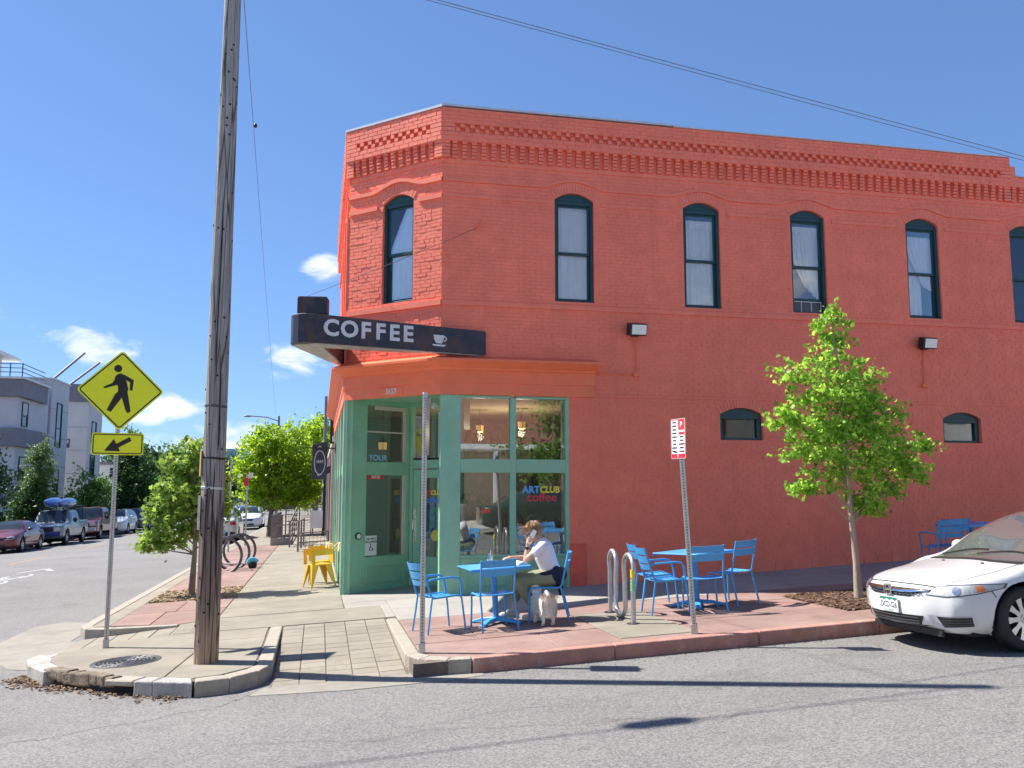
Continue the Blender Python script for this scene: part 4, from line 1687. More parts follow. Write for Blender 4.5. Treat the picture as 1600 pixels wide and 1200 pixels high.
# cup and saucer
cup = MB()
Mx = WS.mat(2.12, .004, 2.52)
pts = [(-.11, .075), (.085, .075), (.075, .0), (.045, -.065), (-.06, -.065), (-.095, 0)]
m_ = MB().prism(pts, 0, .008)
cup.add([Mx @ Vector(p) for p in m_.v], m_.f)
m_ = MB().prism([(-.14, -.085), (.12, -.085), (.09, -.115), (-.10, -.115)], 0, .008)
cup.add([Mx @ Vector(p) for p in m_.v], m_.f)
cup.tube([Mx @ Vector((.08 + .045 * math.cos(a), .015 + .04 * math.sin(a), .005)) for a in np.linspace(-1.5, 1.5, 9)], .011, 6)
cup.build('cup_emblem', letter_m, cs, world=True)

# floodlights
lens_m = mat('frosted_lens', (.85, .87, .83), .25, var=.06, scale=14)


def floodlight(x, z, zc, label, bend):
    t = empty('floodlight', (x, 15.0, z), 0, label, 'wall light', 'floodlights on the coral wall')
    Rm = Matrix.Rotation(.22, 3, 'X') @ Matrix.Rotation(.12, 3, 'Z')
    b = MB().obox((0, -.16, .01), (.34, .15, .22), Rm)
    b.build('housing', MT['black'], t, bevel=.012)
    b = MB().obox(Vector((0, -.16, .01)) + Rm @ Vector((.012, -.077, 0)), (.285, .008, .175), Rm)
    b.build('lens', lens_m, t, bevel=.004)
    b = MB().box(-.06, .06, -.10, -.01, -.10, .0)
    b.build('bracket', MT['black'], t)
    b = MB().tube([(-.01, -.02, -.1), (-.01, -.025, -.22), (bend, -.02, -.30), (bend, -.02, zc - z)], .011, 6)
    b.build('conduit', MT['paint_trim'], t, smooth=True)
    b = MB().box(bend - .06, bend + .06, -.05, 0, zc - z - .04, zc - z + .04)
    b.build('junction_box', MT['paint_trim'], t, bevel=.006)
    return t


f1 = floodlight(5.50, 2.84, 2.05, 'square floodlight on the wall between the shop sign and the tree', .03)
floodlight(11.43, 2.80, 2.0, 'square floodlight on the wall above the tree on the right', -.02)
b = MB().tube([(-.74, -.02, -.79), (.0, -.02, -.79)], .011, 6)
b.build('conduit', MT['paint_trim'], f1, smooth=True)

# wall hook and stay wire by the corner
hk = MB().tube([(2.69, 14.98, 4.72), (2.66, 14.93, 4.64), (2.61, 14.97, 4.55)], .014, 6)
tag(hk.build('wall_hook', MT['paint_trim']), 'bent iron wall hook right of the corner window', 'hook')
sw = MB()
a_, b_ = Vector((2.61, 14.96, 4.57)), Vector((-.25, 14.5, 3.12))
sw.tube([a_ + (b_ - a_) * t + Vector((0, -.1 * math.sin(PI * t), -.04 * math.sin(PI * t))) for t in np.linspace(0, 1, 12)], .005, 5)
tag(sw.build('stay_wire', MT['darksteel'], smooth=True), 'thin stay wire from the wall hook to the coffee sign', 'wire')

# utility pole
RPX = random.Random(5)
pole_b = Vector((-1.18, 10.62, G(-1.18, 10.62)))
up_ = empty('utility_pole', pole_b, 0, 'weathered wooden utility pole on the corner island by the manhole', 'utility pole')
mb = MB()
H = 9.6
nseg, ns = 60, 28
lean = Vector((.002, 0, 1)).normalized()
for i in range(nseg + 1):
    t = i / nseg
    z = H * t - .1
    r = .134 - .046 * t
    for j in range(ns):
        a = 2 * PI * j / ns
        rr = r * (1 + .035 * math.sin(a * 3 + 1 + z * .3) + .018 * math.sin(a * 9 + z * .7) + RPX.uniform(-.008, .008))
        if 2.0 < z < 2.42 and 2.6 < a < 3.6:
            rr *= 1.06
        mb.v.append((rr * math.cos(a) + .002 * z, rr * math.sin(a), z))
for i in range(nseg):
    for j in range(ns):
        mb.f.append((i * ns + j, i * ns + (j + 1) % ns, (i + 1) * ns + (j + 1) % ns, (i + 1) * ns + j))
mb.f.append(tuple(nseg * ns + j for j in range(ns)))


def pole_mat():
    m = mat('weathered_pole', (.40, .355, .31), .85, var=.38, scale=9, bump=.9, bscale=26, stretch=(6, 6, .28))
    nt = m.node_tree
    N, L = nt.nodes, nt.links
    p = N['Principled BSDF']
    src = p.inputs['Base Color'].links[0].from_socket
    tc = N.new('ShaderNodeTexCoord')
    sp = N.new('ShaderNodeSeparateXYZ')
    L.new(tc.outputs['Object'], sp.inputs[0])
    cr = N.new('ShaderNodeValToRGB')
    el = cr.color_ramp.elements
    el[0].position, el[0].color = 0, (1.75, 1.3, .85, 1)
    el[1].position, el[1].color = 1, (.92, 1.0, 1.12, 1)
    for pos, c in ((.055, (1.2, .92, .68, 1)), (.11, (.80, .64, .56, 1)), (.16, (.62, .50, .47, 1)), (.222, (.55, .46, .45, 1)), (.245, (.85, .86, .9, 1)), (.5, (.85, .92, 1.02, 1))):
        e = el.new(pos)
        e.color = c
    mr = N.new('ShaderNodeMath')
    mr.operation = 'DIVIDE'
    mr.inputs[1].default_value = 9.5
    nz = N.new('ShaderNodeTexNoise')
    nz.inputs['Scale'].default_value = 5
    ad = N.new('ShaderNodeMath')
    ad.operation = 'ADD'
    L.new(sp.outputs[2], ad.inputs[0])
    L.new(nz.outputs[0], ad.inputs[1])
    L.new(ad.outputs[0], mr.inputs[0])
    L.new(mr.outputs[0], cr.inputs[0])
    mx = N.new('ShaderNodeVectorMath')
    mx.operation = 'MULTIPLY'
    L.new(src, mx.inputs[0])
    L.new(cr.outputs[0], mx.inputs[1])
    # long drying checks
    mp = N.new('ShaderNodeMapping')
    mp.inputs['Scale'].default_value = (14, 14, .55)
    L.new(tc.outputs['Object'], mp.inputs[0])
    vo = N.new('ShaderNodeTexVoronoi')
    vo.feature = 'DISTANCE_TO_EDGE'
    vo.inputs['Scale'].default_value = 1.0
    L.new(mp.outputs[0], vo.inputs['Vector'])
    ck = N.new('ShaderNodeMapRange')
    ck.inputs['From Min'].default_value = .01
    ck.inputs['From Max'].default_value = .07
    ck.inputs['To Min'].default_value = .25
    L.new(vo.outputs['Distance'], ck.inputs['Value'])
    m2 = N.new('ShaderNodeVectorMath')
    m2.operation = 'SCALE'
    L.new(mx.outputs[0], m2.inputs[0])
    L.new(ck.outputs[0], m2.inputs['Scale'])
    L.new(m2.outputs[0], p.inputs['Base Color'])
    return m


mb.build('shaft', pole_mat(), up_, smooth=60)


def pole_r(z):
    return .134 - .046 * (z + .1) / H


for z, m_, hgt in ((2.83, MT['darksteel'], .025), (2.24, MT['black'], .02), (1.90, MT['steel'], .028)):
    MB().lathe([(pole_r(z) * 1.02, 0), (pole_r(z) * 1.05, .003), (pole_r(z) * 1.05, hgt), (pole_r(z) * 1.02, hgt + .003)], 28, Matrix.Translation((.002 * z, 0, z)) @ Matrix.Rotation(.06, 4, 'Y')).build('strap', m_, up_, smooth=30)
kn = MB()
for i in range(46):
    z = RPX.uniform(.2, 7.2)
    a = RPX.uniform(-PI * .95, -.05)
    r = pole_r(z) * 1.0
    M4 = Matrix.Translation((r * math.cos(a) + .002 * z, r * math.sin(a), z)) @ Matrix.Rotation(a, 4, 'Z') @ Matrix.Rotation(PI / 2, 4, 'Y')
    kn.lathe([(.011, -.01), (.012, .006), (.007, .009), (.0001, .009)], 8, M4)
o = kn.build('bolt_holes', MT['dark'], up_)
o['kind'] = 'stuff'
ck = MB()
for a, z0, z1 in ((-1.35, .35, 2.2), (-1.15, 2.3, 3.3), (-1.9, 1.2, 2.0), (-1.6, 3.2, 5.2), (-.9, .9, 1.6)):
    pts = [(pole_r(z) * 1.005 * math.cos(a + .05 * math.sin(z * 3)) + .002 * z, pole_r(z) * 1.005 * math.sin(a + .05 * math.sin(z * 3)), z) for z in np.linspace(z0, z1, 10)]
    ck.tube(pts, [.001] + [.007] * 8 + [.001], 5)
o = ck.build('drying_cracks', MT['dark'], up_)
o['kind'] = 'stuff'
b = MB().box(-.138, -.108, -.08, -.05, 1.45, 1.83)
b.build('riser_channel', MT['steel'], up_, bevel=.003)
b = MB().prism([(-.142, -.04), (-.125, -.075), (-.11, -.05)], 2.05, 2.33)
b.build('splinter', mat('fresh_wood', (.5, .33, .14), .8, var=.2), up_)

# overhead cables
cab = mat('cable_sheath', (.16, .16, .17), .6, var=.1)


def cable(name, pts, r, label, group=None, sag=.0, n=24):
    b = MB()
    a_, b_ = Vector(pts[0]), Vector(pts[-1])
    b.tube([a_ + (b_ - a_) * t - Vector((0, 0, 4 * sag * t * (1 - t))) for t in np.linspace(0, 1, n)], r, 6)
    return tag(b.build(name, cab, smooth=True), label, 'cable', group)


top = pole_b + Vector((.02, 0, 0))
cable('overhead_cable', [(-1.1, 10.62, 6.60), (24.0, 10.6, 2.72)], .0055, 'upper of the two cables crossing the sky to the right', 'cables off the pole', .06)
cable('overhead_cable', [(-1.1, 10.62, 6.57), (24.0, 10.6, 2.66)], .005, 'lower of the two cables crossing the sky to the right', 'cables off the pole', .08)
wv = cable('drop_wire', [(-1.15, 10.8, 6.95), (-3.9, 82, 6.3)], .006, 'thin wire hanging in the sky right of the wooden pole', None, .12)
b = MB().ball((-1.36, 17.0, 6.94), .05, 8, (.7, 1, .9))
tag(b.build('wire_spacer', MT['black'], smooth=True), 'small dark spacer on the thin wire beside the pole', 'spacer')
cable('overhead_cable', [(-1.2, 10.6, 7.38), (-22.0, 10.5, 7.5)], .014, 'cable leaving the pole top over the side street', 'cables off the pole', .1)
b = MB().tube([(-4.25, 10.6, 7.30), (-4.15, 10.6, 7.30), (-3.72, 10.6, 7.30), (-3.62, 10.6, 7.30)], [.03, .11, .11, .03], 10)
tag(b.build('splice_case', MT['black'], smooth=True), 'black splice case slung on the cable over the side street', 'splice case')

# perforated sign posts


def perf_post(name, base_p, top_p, label, group, w=.056, parts=()):
    b0, t0 = Vector(base_p), Vector(top_p)
    t = empty(name, b0, 0, label, 'sign post', group)
    d = t0 - b0
    face = Vector((-b0.x, -b0.y, 0)).normalized()
    p = MB().bar((0, 0, -.05), d, w, w, up=face)
    p.build('post', MT['steel'], t, bevel=.006)
    dz = d.normalized()
    sx = dz.cross(face).normalized()
    nrm = sx.cross(dz).normalized()
    hl = MB()
    n = int(d.length / .0254 / 1.35)
    for i in range(n):
        c = dz * (.05 + i * (d.length - .08) / n) + nrm * (-1 if nrm.dot(face) < 0 else 1) * (w / 2)
        hl.add([c + (sx * math.cos(a) + dz * math.sin(a)) * .0075 + nrm * (.0012 if nrm.dot(face) > 0 else -.0012) for a in [k * PI / 4 for k in range(8)]], [tuple(range(8)) if False else tuple(range(7, -1, -1)), tuple(range(8))])
    o = hl.build('perforations', MT['dark'], t)
    o['kind'] = 'stuff'
    sl = MB().bar((0, 0, -.02), dz * .11, w * 1.3, w * 1.3, up=face)
    sl.build('sleeve', MT['steel'], t, bevel=.004)
    return t, d


flu = mat('fluorescent_yellow_green', (.82, .86, .02), .45, var=.03)
blks = mat('sign_black', (.012, .012, .012), .5, var=0)
pb = (-2.58, 12.35, G(-2.58, 12.35))
xs_, xd = perf_post('crosswalk_sign', pb, (-2.575, 12.36, 1.74), 'yellow green diamond crosswalk sign with walking figure and arrow plate', None)
xs_['category'] = 'road sign'
cen = Vector((-2.551, 12.31, 1.282)) - Vector(pb)
tocam = Vector((2.551, -12.31, 0)).normalized()
rgt = Vector((-tocam.y, tocam.x, 0))


def rot_frame(c, n, roll=0.0):
    n = n.normalized()
    r = Vector((-n.y, n.x, 0)).normalized()
    u_ = n.cross(r)
    r2 = r * math.cos(roll) + u_ * math.sin(roll)
    u2 = n.cross(r2)
    return Matrix(((r2.x, u2.x, n.x, c.x), (r2.y, u2.y, n.y, c.y), (r2.z, u2.z, n.z, c.z), (0, 0, 0, 1)))


def rrect(w, h, r, n=5):
    pts = []
    for cx_, cy_, a0 in ((w / 2 - r, h / 2 - r, 0), (-w / 2 + r, h / 2 - r, 90), (-w / 2 + r, -h / 2 + r, 180), (w / 2 - r, -h / 2 + r, 270)):
        for k in range(n + 1):
            a = math.radians(a0 + 90 * k / n)
            pts.append((cx_ + r * math.cos(a), cy_ + r * math.sin(a)))
    return pts


def ring_slab(mb, Mx, w, h, r, t, z0, z1):
    o_, i_ = rrect(w, h, r), rrect(w - 2 * t, h - 2 * t, max(.004, r - t))
    n = len(o_)
    v = [Mx @ Vector((x, y, z1)) for x, y in o_] + [Mx @ Vector((x, y, z1)) for x, y in i_] + [Mx @ Vector((x, y, z0)) for x, y in o_] + [Mx @ Vector((x, y, z0)) for x, y in i_]
    f = []
    for k in range(n):
        j = (k + 1) % n
        f += [(k, j, n + j, n + k), (2 * n + k, 2 * n + j, j, k), (n + k, n + j, 3 * n + j, 3 * n + k)]
    mb.add(v, f)


Md = rot_frame(cen, tocam, 0)
M45 = Md @ Matrix.Rotation(PI / 4, 4, 'Z')
b = MB().slab(rrect(.745, .745, .045), M45, .004)
diam = b.build('warning_plate', flu, xs_)
b = MB()
ring_slab(b, M45, .71, .71, .04, .016, .0042, .0062)
b.build('border', blks, diam)
S = 1 / 4 / 121.5
fig = MB()
hx, hy = (735 - 757) * S, -(388 - 527) * S
fig.add([Md @ Vector((hx + .048 * math.cos(a), hy + .048 * math.sin(a), .0062)) for a in np.linspace(0, 2 * PI, 17)[:-1]], [tuple(range(16))])
for pl_ in ([(720, 440), (733, 423), (752, 418), (778, 432), (800, 520), (792, 540), (742, 540), (738, 500), (716, 470)],
            [(742, 530), (795, 530), (800, 560), (764, 572), (705, 664), (680, 654), (722, 556)],
            [(762, 566), (798, 548), (803, 570), (819, 657), (803, 671), (790, 655)],
            [(770, 424), (829, 458), (824, 526), (808, 524), (808, 474), (780, 456)],
            [(716, 462), (742, 478), (728, 494), (662, 517), (654, 508), (704, 482)]):
    fig.slab([((x - 757) * S, -(y - 527) * S) for x, y in pl_], Md @ Matrix.Translation((0, 0, .0042)), .002 + .0001 * len(pl_))
fig.build('walking_figure', blks, diam)
c2 = Vector((-2.556, 12.31, .586)) - Vector(pb)
Ma = rot_frame(c2, tocam)
b = MB().slab(rrect(.62, .285, .035), Ma, .004)
ap = b.build('arrow_plate', flu, xs_)
b = MB()
ring_slab(b, Ma, .59, .257, .03, .013, .0042, .0062)
b.build('border', blks, ap)
b = MB()
for pl_ in ([(803, 808), (815, 832), (735, 879), (722, 855)], [(712, 822), (752, 899), (660, 897)]):
    b.slab([((x - 736) * S, -(y - 853) * S) for x, y in pl_], Ma @ Matrix.Translation((0, 0, .0042)), .002 + .0002 * len(pl_))
b.build('arrow', blks, ap)

p2, d2_ = perf_post('sign_post', (1.15, 9.98, G(1.15, 9.98)), (1.155, 9.99, 1.09), 'perforated steel post with its sign seen edge on before the shop entrance', 'perforated sign posts')
ang = math.radians(90 - 6.5 - 10.5)
pn = Vector((-math.sin(ang), math.cos(ang), 0)) * 1
pn = Vector((-.985, .26, 0)).normalized()
Mp = rot_frame(Vector((.035, .0, 2.48)), pn)
b = MB().slab(rrect(.305, .64, .03), Mp, .003)
b.build('sign_plate', mat('bare_aluminium', (.55, .58, .62), .35, .7, var=.08), p2)
p3, d3_ = perf_post('sign_post', (4.20, 9.63, G(4.2, 9.63)), (4.07, 9.63, .78), 'leaning perforated steel post with red and white parking sign by the tables', 'perforated sign posts')
lean3 = Vector((-.13, 0, 2.4)).normalized()
n3 = Vector((-.985, -.17, 0)).normalized()
M3 = rot_frame(Vector((-.155, -.02, 2.20)), n3, .0)
sgm = mat('reflective_white', (.75, .72, .72), .4, var=.05)
b = MB().slab(rrect(.305, .46, .02), M3, .003)
pp = b.build('sign_plate', sgm, p3)
redp = mat('sign_red', (.62, .02, .04), .45, var=.05)
b = MB()
ring_slab(b, M3, .295, .45, .018, .009, .0032, .0046)
for q in ((.01, .13, .10, .215), (.02, .13, .045, .075), (-.135, -.02, -.215, -.175), (.0, .135, -.215, -.175)):
    b.slab([(q[0], q[2]), (q[1], q[2]), (q[1], q[3]), (q[0], q[3])], M3 @ Matrix.Translation((0, 0, .0032)), .0016)
b.build('red_print', redp, pp)
text('letter', 'P', .09, sgm, pp, M3 @ Matrix.Translation((.07, .158, .0056)), ext=.0006, bold=.003)
b = MB()
RPX.seed(3)
for col_ in (-.075, .075):
    for k in range(8):
        y = (.19 if col_ < 0 else .02) - k * .042
        if y < -.15:
            continue
        w = RPX.uniform(.03, .055)
        b.slab([(col_ - w, y - .008), (col_ + w, y - .008), (col_ + w, y + .008), (col_ - w, y + .008)], M3 @ Matrix.Translation((0, 0, .0032)), .0012)
b.slab([(-.12, -.15), (-.03, -.165), (-.03, -.145), (-.12, -.13)], M3 @ Matrix.Translation((0, 0, .0032)), .0016)
b.build('small_print', blks, pp)

# wave bicycle rack
wr = empty('bike_rack', (3.86, 11.15, G(3.86, 11.15)), 0, 'galvanised wave bike rack on the concrete pad by the kerb', 'bike rack')
pts = []
yy = [.54, .24, -.17, -.53]
zt, zb_ = .74, .09
pts.append((.03, yy[0], -.02))
pts += [(.03, yy[0], z) for z in (.3, .6)]
for a in np.linspace(0, PI, 9):
    pts.append((.02, (yy[0] + yy[1]) / 2 + .15 * math.cos(a), .68 + .15 * math.sin(a)))
pts += [(.01, yy[1], z) for z in (.5, .3)]
for a in np.linspace(0, PI, 9)[1:-1]:
    pts.append((.0, (yy[1] + yy[2]) / 2 + .205 * math.cos(a), .22 - .19 * math.sin(a)))
pts += [(-.01, yy[2], z) for z in (.3, .5)]
for a in np.linspace(0, PI, 9):
    pts.append((-.02, (yy[2] + yy[3]) / 2 + .18 * math.cos(a), .67 + .16 * math.sin(a)))
pts += [(-.03, yy[3], z) for z in (.5, .2, -.03)]
MB().tube(pts, .031, 12).build('tube', MT['steel'], wr, smooth=True)
for y_ in (yy[0], yy[3]):
    MB().lathe([(.085, -.01), (.085, .012), (.035, .014)], 16, Matrix.Translation((.03 if y_ > 0 else -.03, y_, 0))).build('flange', MT['darksteel'], wr, smooth=30)
for z0, z1, c in ((.56, .66, (.75, .6, .03)), (.40, .54, (.25, .5, .25))):
    MB().lathe([(.0325, z0), (.0325, z1)], 12, Matrix.Translation((-.03, yy[3], 0))).build('sticker', mat('sticker', c, .5, var=.5, scale=50), wr, smooth=True)

# hoop racks and scooter on the left pavement
for i, (x_, y_) in enumerate(((-2.28, 23.7), (-2.18, 24.9), (-2.10, 26.0))):
    lab = ('nearest dark ring bike rack on the red flags by the scooter', 'middle dark ring bike rack on the red flags', 'farthest dark ring bike rack on the red flags')[i]
    o = MB().tube([(.42 * math.cos(a), .12 * math.sin(a) * .3, .40 + .44 * math.sin(a)) for a in np.linspace(-1.2, PI + 1.2, 26)], .035, 8).build('ring_rack', MT['darksteel'], smooth=True)
    o.location = (x_, y_, G(x_, y_))
    tag(o, lab, 'bike rack', 'ring bike racks on the left pavement')
sct = empty('scooter', (-2.05, 24.3, G(-2.05, 24.3)), PI + .05, 'rental scooter with light blue fender standing beside the ring racks', 'scooter')
scb = mat('scooter_blue', (.10, .45, .62), .4, var=.05)
scg = mat('scooter_grey', (.42, .40, .37), .45, var=.08)
for x_ in (-.42, .5):
    w = MB()
    w.lathe([(.07, -.025), (.11, -.022), (.115, 0), (.11, .022), (.07, .025)], 20, Matrix.Translation((x_, 0, .115)) @ Matrix.Rotation(PI / 2, 4, 'X'))
    w.build('wheel', MT['rubber'], sct, smooth=40)
MB().box(-.3, .32, -.07, .07, .13, .17).build('deck', scg, sct, bevel=.01)
MB().tube([(.32, 0, .15), (.44, 0, .28), (.40, 0, .60), (.33, 0, 1.08)], .028, 8).build('stem', scg, sct, smooth=True)
MB().tube([(.34, 0, .80), (.33, 0, 1.02)], .045, 8).build('battery_case', scb, sct, smooth=True)
MB().tube([(.32, -.24, 1.1), (.32, .24, 1.1)], .015, 8).build('handlebar', MT['black'], sct, smooth=True)
MB().tube([(-.30, 0, .17), (-.36, 0, .24), (-.46, 0, .25), (-.56, 0, .20)], [.05, .065, .065, .04], 8).build('rear_fender', scb, sct, smooth=True)

# hanging shop sign on the left street
hs = empty('hanging_sign', (.0, 25.4, 1.15), 0, 'navy hanging board with pale oval crest on a black bracket', 'shop sign')
navy = mat('navy_board', (.025, .035, .07), .5, var=.15)
pale = mat('pale_gold_print', (.55, .55, .6), .5, var=.1)
MB().bar((-.46, 0, 0), (.44, 0, 0), .035).build('bracket_arm', MT['black'], hs)
MB().box(.42, .46, -.06, .06, -.14, .14).build('wall_plate', MT['black'], hs)
MB().slab([(-.2, -.86), (.22, -.86), (.22, .20), (-.2, .10)], Matrix.Translation((0, .05, 0)) @ Matrix.Rotation(PI / 2, 4, 'X'), .045).build('board', navy, hs, bevel=.004)
cr = MB()
cr.tube([(.01 + .145 * math.cos(a), -.004, -.40 + .33 * math.sin(a)) for a in np.linspace(0, 2 * PI, 33)[:-1]], .012, 6, closed=True)
for x0, z0, x1, z1 in ((-.12, -.62, -.02, -.78), (-.02, -.78, .10, -.66), (-.03, .06, .06, -.0), (-.06, .02, .03, .06)):
    cr.tube([(x0, -.004, z0), ((x0 + x1) / 2 + .02, -.004, (z0 + z1) / 2), (x1, -.004, z1)], .009, 5)
for k in range(9):
    x0 = -.085 + k * .021
    cr.tube([(x0, -.004, -.40 + .03 * (k % 2)), (x0 + .012, -.004, -.36 + .02 * (k % 3)), (x0 + .02, -.004, -.42 + .02 * (k % 2))], .006, 5)
cr.build('crest', pale, hs)

# ------------------------------------------------------------------ café chairs and tables
BM = MT['blue_metal']


def chair_proto(arms, label, group):
    t = empty('cafe_chair', (0, 0, 0), 0, label, 'chair', group)
    w = .22
    r = .0125
    for s_ in (-1, 1):
        # front leg curls over into the seat rail
        MB().tube([(.235, s_ * (w + .015), 0), (.215, s_ * w, .30), (.205, s_ * w, .395), (.185, s_ * w, .425), (.15, s_ * w, .435)], r, 8).build('leg', BM, t, smooth=True)
        MB().tube([(-.285, s_ * (w + .012), 0), (-.235, s_ * w, .25), (-.20, s_ * w, .43)], r, 8).build('leg', BM, t, smooth=True)
        MB().tube([(.15, s_ * w, .435), (-.18, s_ * w, .425), (-.215, s_ * w, .46), (-.26, s_ * w, .62), (-.325, s_ * w, .865)], r, 8).build('back_post', BM, t, smooth=True)
        if arms:
            MB().tube([(-.265, s_ * w, .64), (-.20, s_ * (w + .03), .66), (.08, s_ * (w + .03), .665), (.155, s_ * (w + .03), .65), (.19, s_ * (w + .02), .60), (.205, s_ * w, .42)], .014, 8).build('armrest', BM, t, smooth=True)
    for k in range(6):
        x0 = .215 - k * .073
        dip = -.012 * math.sin(PI * k / 5)
        b = MB()
        for i in range(6):
            ya, yb = -w + .012 + i * (2 * w - .024) / 6, -w + .012 + (i + 1) * (2 * w - .024) / 6
            za, zb = [.440 + dip - .010 * (1 - (y / w) ** 2) for y in (ya, yb)]
            drop = .02 if k == 0 else 0
            b.add([(x0, ya, za - drop), (x0, yb, zb - drop), (x0 - .062, yb, zb), (x0 - .062, ya, za), (x0, ya, za - .004 - drop), (x0, yb, zb - .004 - drop), (x0 - .062, yb, zb - .004), (x0 - .062, ya, za - .004)],
                  [(0, 1, 2, 3), (7, 6, 5, 4), (0, 4, 5, 1), (2, 6, 7, 3)])
        b.build('seat_slat', BM, t)
    for k, (z0, z1) in enumerate(((.775, .862), (.665, .755), (.58, .645) if arms else (.668, .752))):
        if k == 2 and not arms:
            continue
        b = MB()
        n = 8
        for i in range(n):
            vs = []
            for y in (-w + .01 + i * (2 * w - .02) / n, -w + .01 + (i + 1) * (2 * w - .02) / n):
                c = -.045 * (1 - (y / w) ** 2)
                for z in (z0, z1):
                    x = -.26 - (z - .62) * .265 + c
                    vs += [(x, y, z), (x - .005, y, z - .001)]
            b.add(vs, [(0, 2, 6, 4), (1, 5, 7, 3), (2, 3, 7, 6), (0, 4, 5, 1)])
        b.build('back_slat', BM, t)
    return t


armchair = chair_proto(True, 'x', None)
sidechair = chair_proto(False, 'x', None)
used = set()


def place(o, x, y, deg, label, group, z=None):
    key = o.name
    c = o if key not in used else copy_tree(o)
    used.add(key)
    c.location = (x, y, (G(x, y) + .004) if z is None else z)
    # stand on the sloping pavement
    rz = math.radians(deg)
    up_n = Vector((-.051, .008, 1)).normalized() if z is None else Vector((0, 0, 1))
    c.rotation_euler = (Vector((0, 0, 1)).rotation_difference(up_n).to_matrix() @ Matrix.Rotation(rz, 3, 'Z')).to_euler()
    c['label'] = label
    if group:
        c['group'] = group
    return c


GC = 'blue metal cafe chairs on the pavement'
place(armchair, 1.55, 11.42, 18, 'blue metal armchair left of the table, behind the sign post', GC)
place(sidechair, 2.20, 11.22, 96, 'blue chair without arms in front of the seated woman\'s table', GC)
place(sidechair, 2.98, 11.56, 164, 'blue metal chair the woman in white sits on', GC)
place(armchair, 4.55, 11.30, -4, 'blue armchair between the wave rack and its table, nearer the kerb', GC)
place(sidechair, 4.68, 11.98, -6, 'blue chair behind the armchair beside the wave rack', GC)
place(sidechair, 5.02, 11.16, 80, 'blue chair behind the leaning sign post, its back to the road', GC)
place(sidechair, 5.62, 11.60, 116, 'blue chair at the right side of the table by the leaning sign', GC)
place(armchair, 10.0, 12.9, 86, 'blue armchair by the wall behind the white car, nearest its hood', GC)
place(sidechair, 10.22, 13.02, 78, 'blue chair overlapping the armchair by the wall above the car hood', GC)


def table_proto():
    t = empty('cafe_table', (0, 0, 0), 0, 'x', 'table', 'blue metal cafe tables')
    b = MB().box(-.40, .40, -.40, .40, .722, .738)
    b.box(-.40, .40, -.40, -.392, .700, .7215).box(-.40, .40, .392, .40, .700, .7215)
    b.build('table_top', BM, t, bevel=.005)
    MB().tube([(0, 0, .06), (0, 0, .70)], .038, 14).build('column', BM, t, smooth=True)
    MB().box(-.12, .12, -.12, .12, .70, .715).build('top_plate', BM, t)
    for k in range(4):
        a = PI / 4 + k * PI / 2
        d = Vector((math.cos(a), math.sin(a), 0))
        s_ = Vector((-d.y, d.x, 0))
        v = []
        for r, w, z0, z1 in ((.02, .045, .03, .085), (.2, .04, .025, .07), (.37, .045, .0, .025)):
            v += [d * r + s_ * w + Vector((0, 0, z0)), d * r - s_ * w + Vector((0, 0, z0)), d * r - s_ * w * .8 + Vector((0, 0, z1)), d * r + s_ * w * .8 + Vector((0, 0, z1))]
        f = []
        for i in (0, 4):
            f += [(i, i + 1, i + 5, i + 4), (i + 1, i + 2, i + 6, i + 5), (i + 2, i + 3, i + 7, i + 6), (i + 3, i, i + 4, i + 7)]
        f += [(3, 2, 1, 0), (8, 9, 10, 11)]
        MB().add(v, f).build('foot', BM, t, bevel=.006)
    return t


tb = table_proto()
T1 = (2.30, 11.60)
place(tb, T1[0], T1[1], 4, 'blue square table with the cup and papers where the woman sits', 'blue metal cafe tables')
place(tb, 5.12, 11.62, 24, 'blue square table between chairs, right of the wave rack', 'blue metal cafe tables')
place(tb, 10.85, 13.2, 0, 'blue table against the wall behind the white car', 'blue metal cafe tables')
tz = G(*T1) + .742
# drink and papers on the table
cupg = mat('clear_plastic', (.78, .80, .80), .15, var=.03)
dc = empty('iced_drink', (2.20, 11.52, tz), 0, 'clear plastic cup with straw on the blue table', 'drink')
MB().lathe([(.030, 0), (.043, .13), (.046, .135), (.046, .142), (.0001, .16)], 18).build('cup', glass_mat('cup_plastic', (.75, .78, .78), .12), dc, smooth=50)
MB().lathe([(.028, .004), (.039, .085), (.0001, .085)], 18).build('drink', mat('iced_milk', (.62, .55, .48), .4, var=.1), dc, smooth=50)
MB().tube([(.0, 0, .06), (.012, 0, .20)], .004, 6).build('straw', MT['white'], dc)
paper = mat('paper', (.72, .70, .66), .8, var=.06)
for k, (x_, y_, a, lab) in enumerate(((2.50, 11.47, .2, 'open paper magazine under the woman\'s elbow'),)):
    t = empty('magazine', (x_, y_, tz + .012), a, lab, 'magazine')
    for s_ in (-1, 1):
        b = MB()
        n = 8
        for i in range(n):
            u0, u1 = i / n, (i + 1) / n
            h = lambda u: .004 + .045 * math.sin(PI * min(1, u * 1.1)) ** .7
            b.add([(s_ * u0 * .20, -.13, h(u0)), (s_ * u1 * .20, -.13, h(u1)), (s_ * u1 * .20, .13, h(u1)), (s_ * u0 * .20, .13, h(u0)), (s_ * u0 * .20, -.13, 0), (s_ * u1 * .20, -.13, 0), (s_ * u1 * .2, .13, 0), (s_ * u0 * .2, .13, 0)],
                  [(0, 1, 2, 3), (4, 7, 6, 5), (0, 4, 5, 1), (2, 6, 7, 3)])
        b.build('page', paper, t, smooth=30)

# yellow metal armchairs by the left wall
YM = MT['yellow_metal']


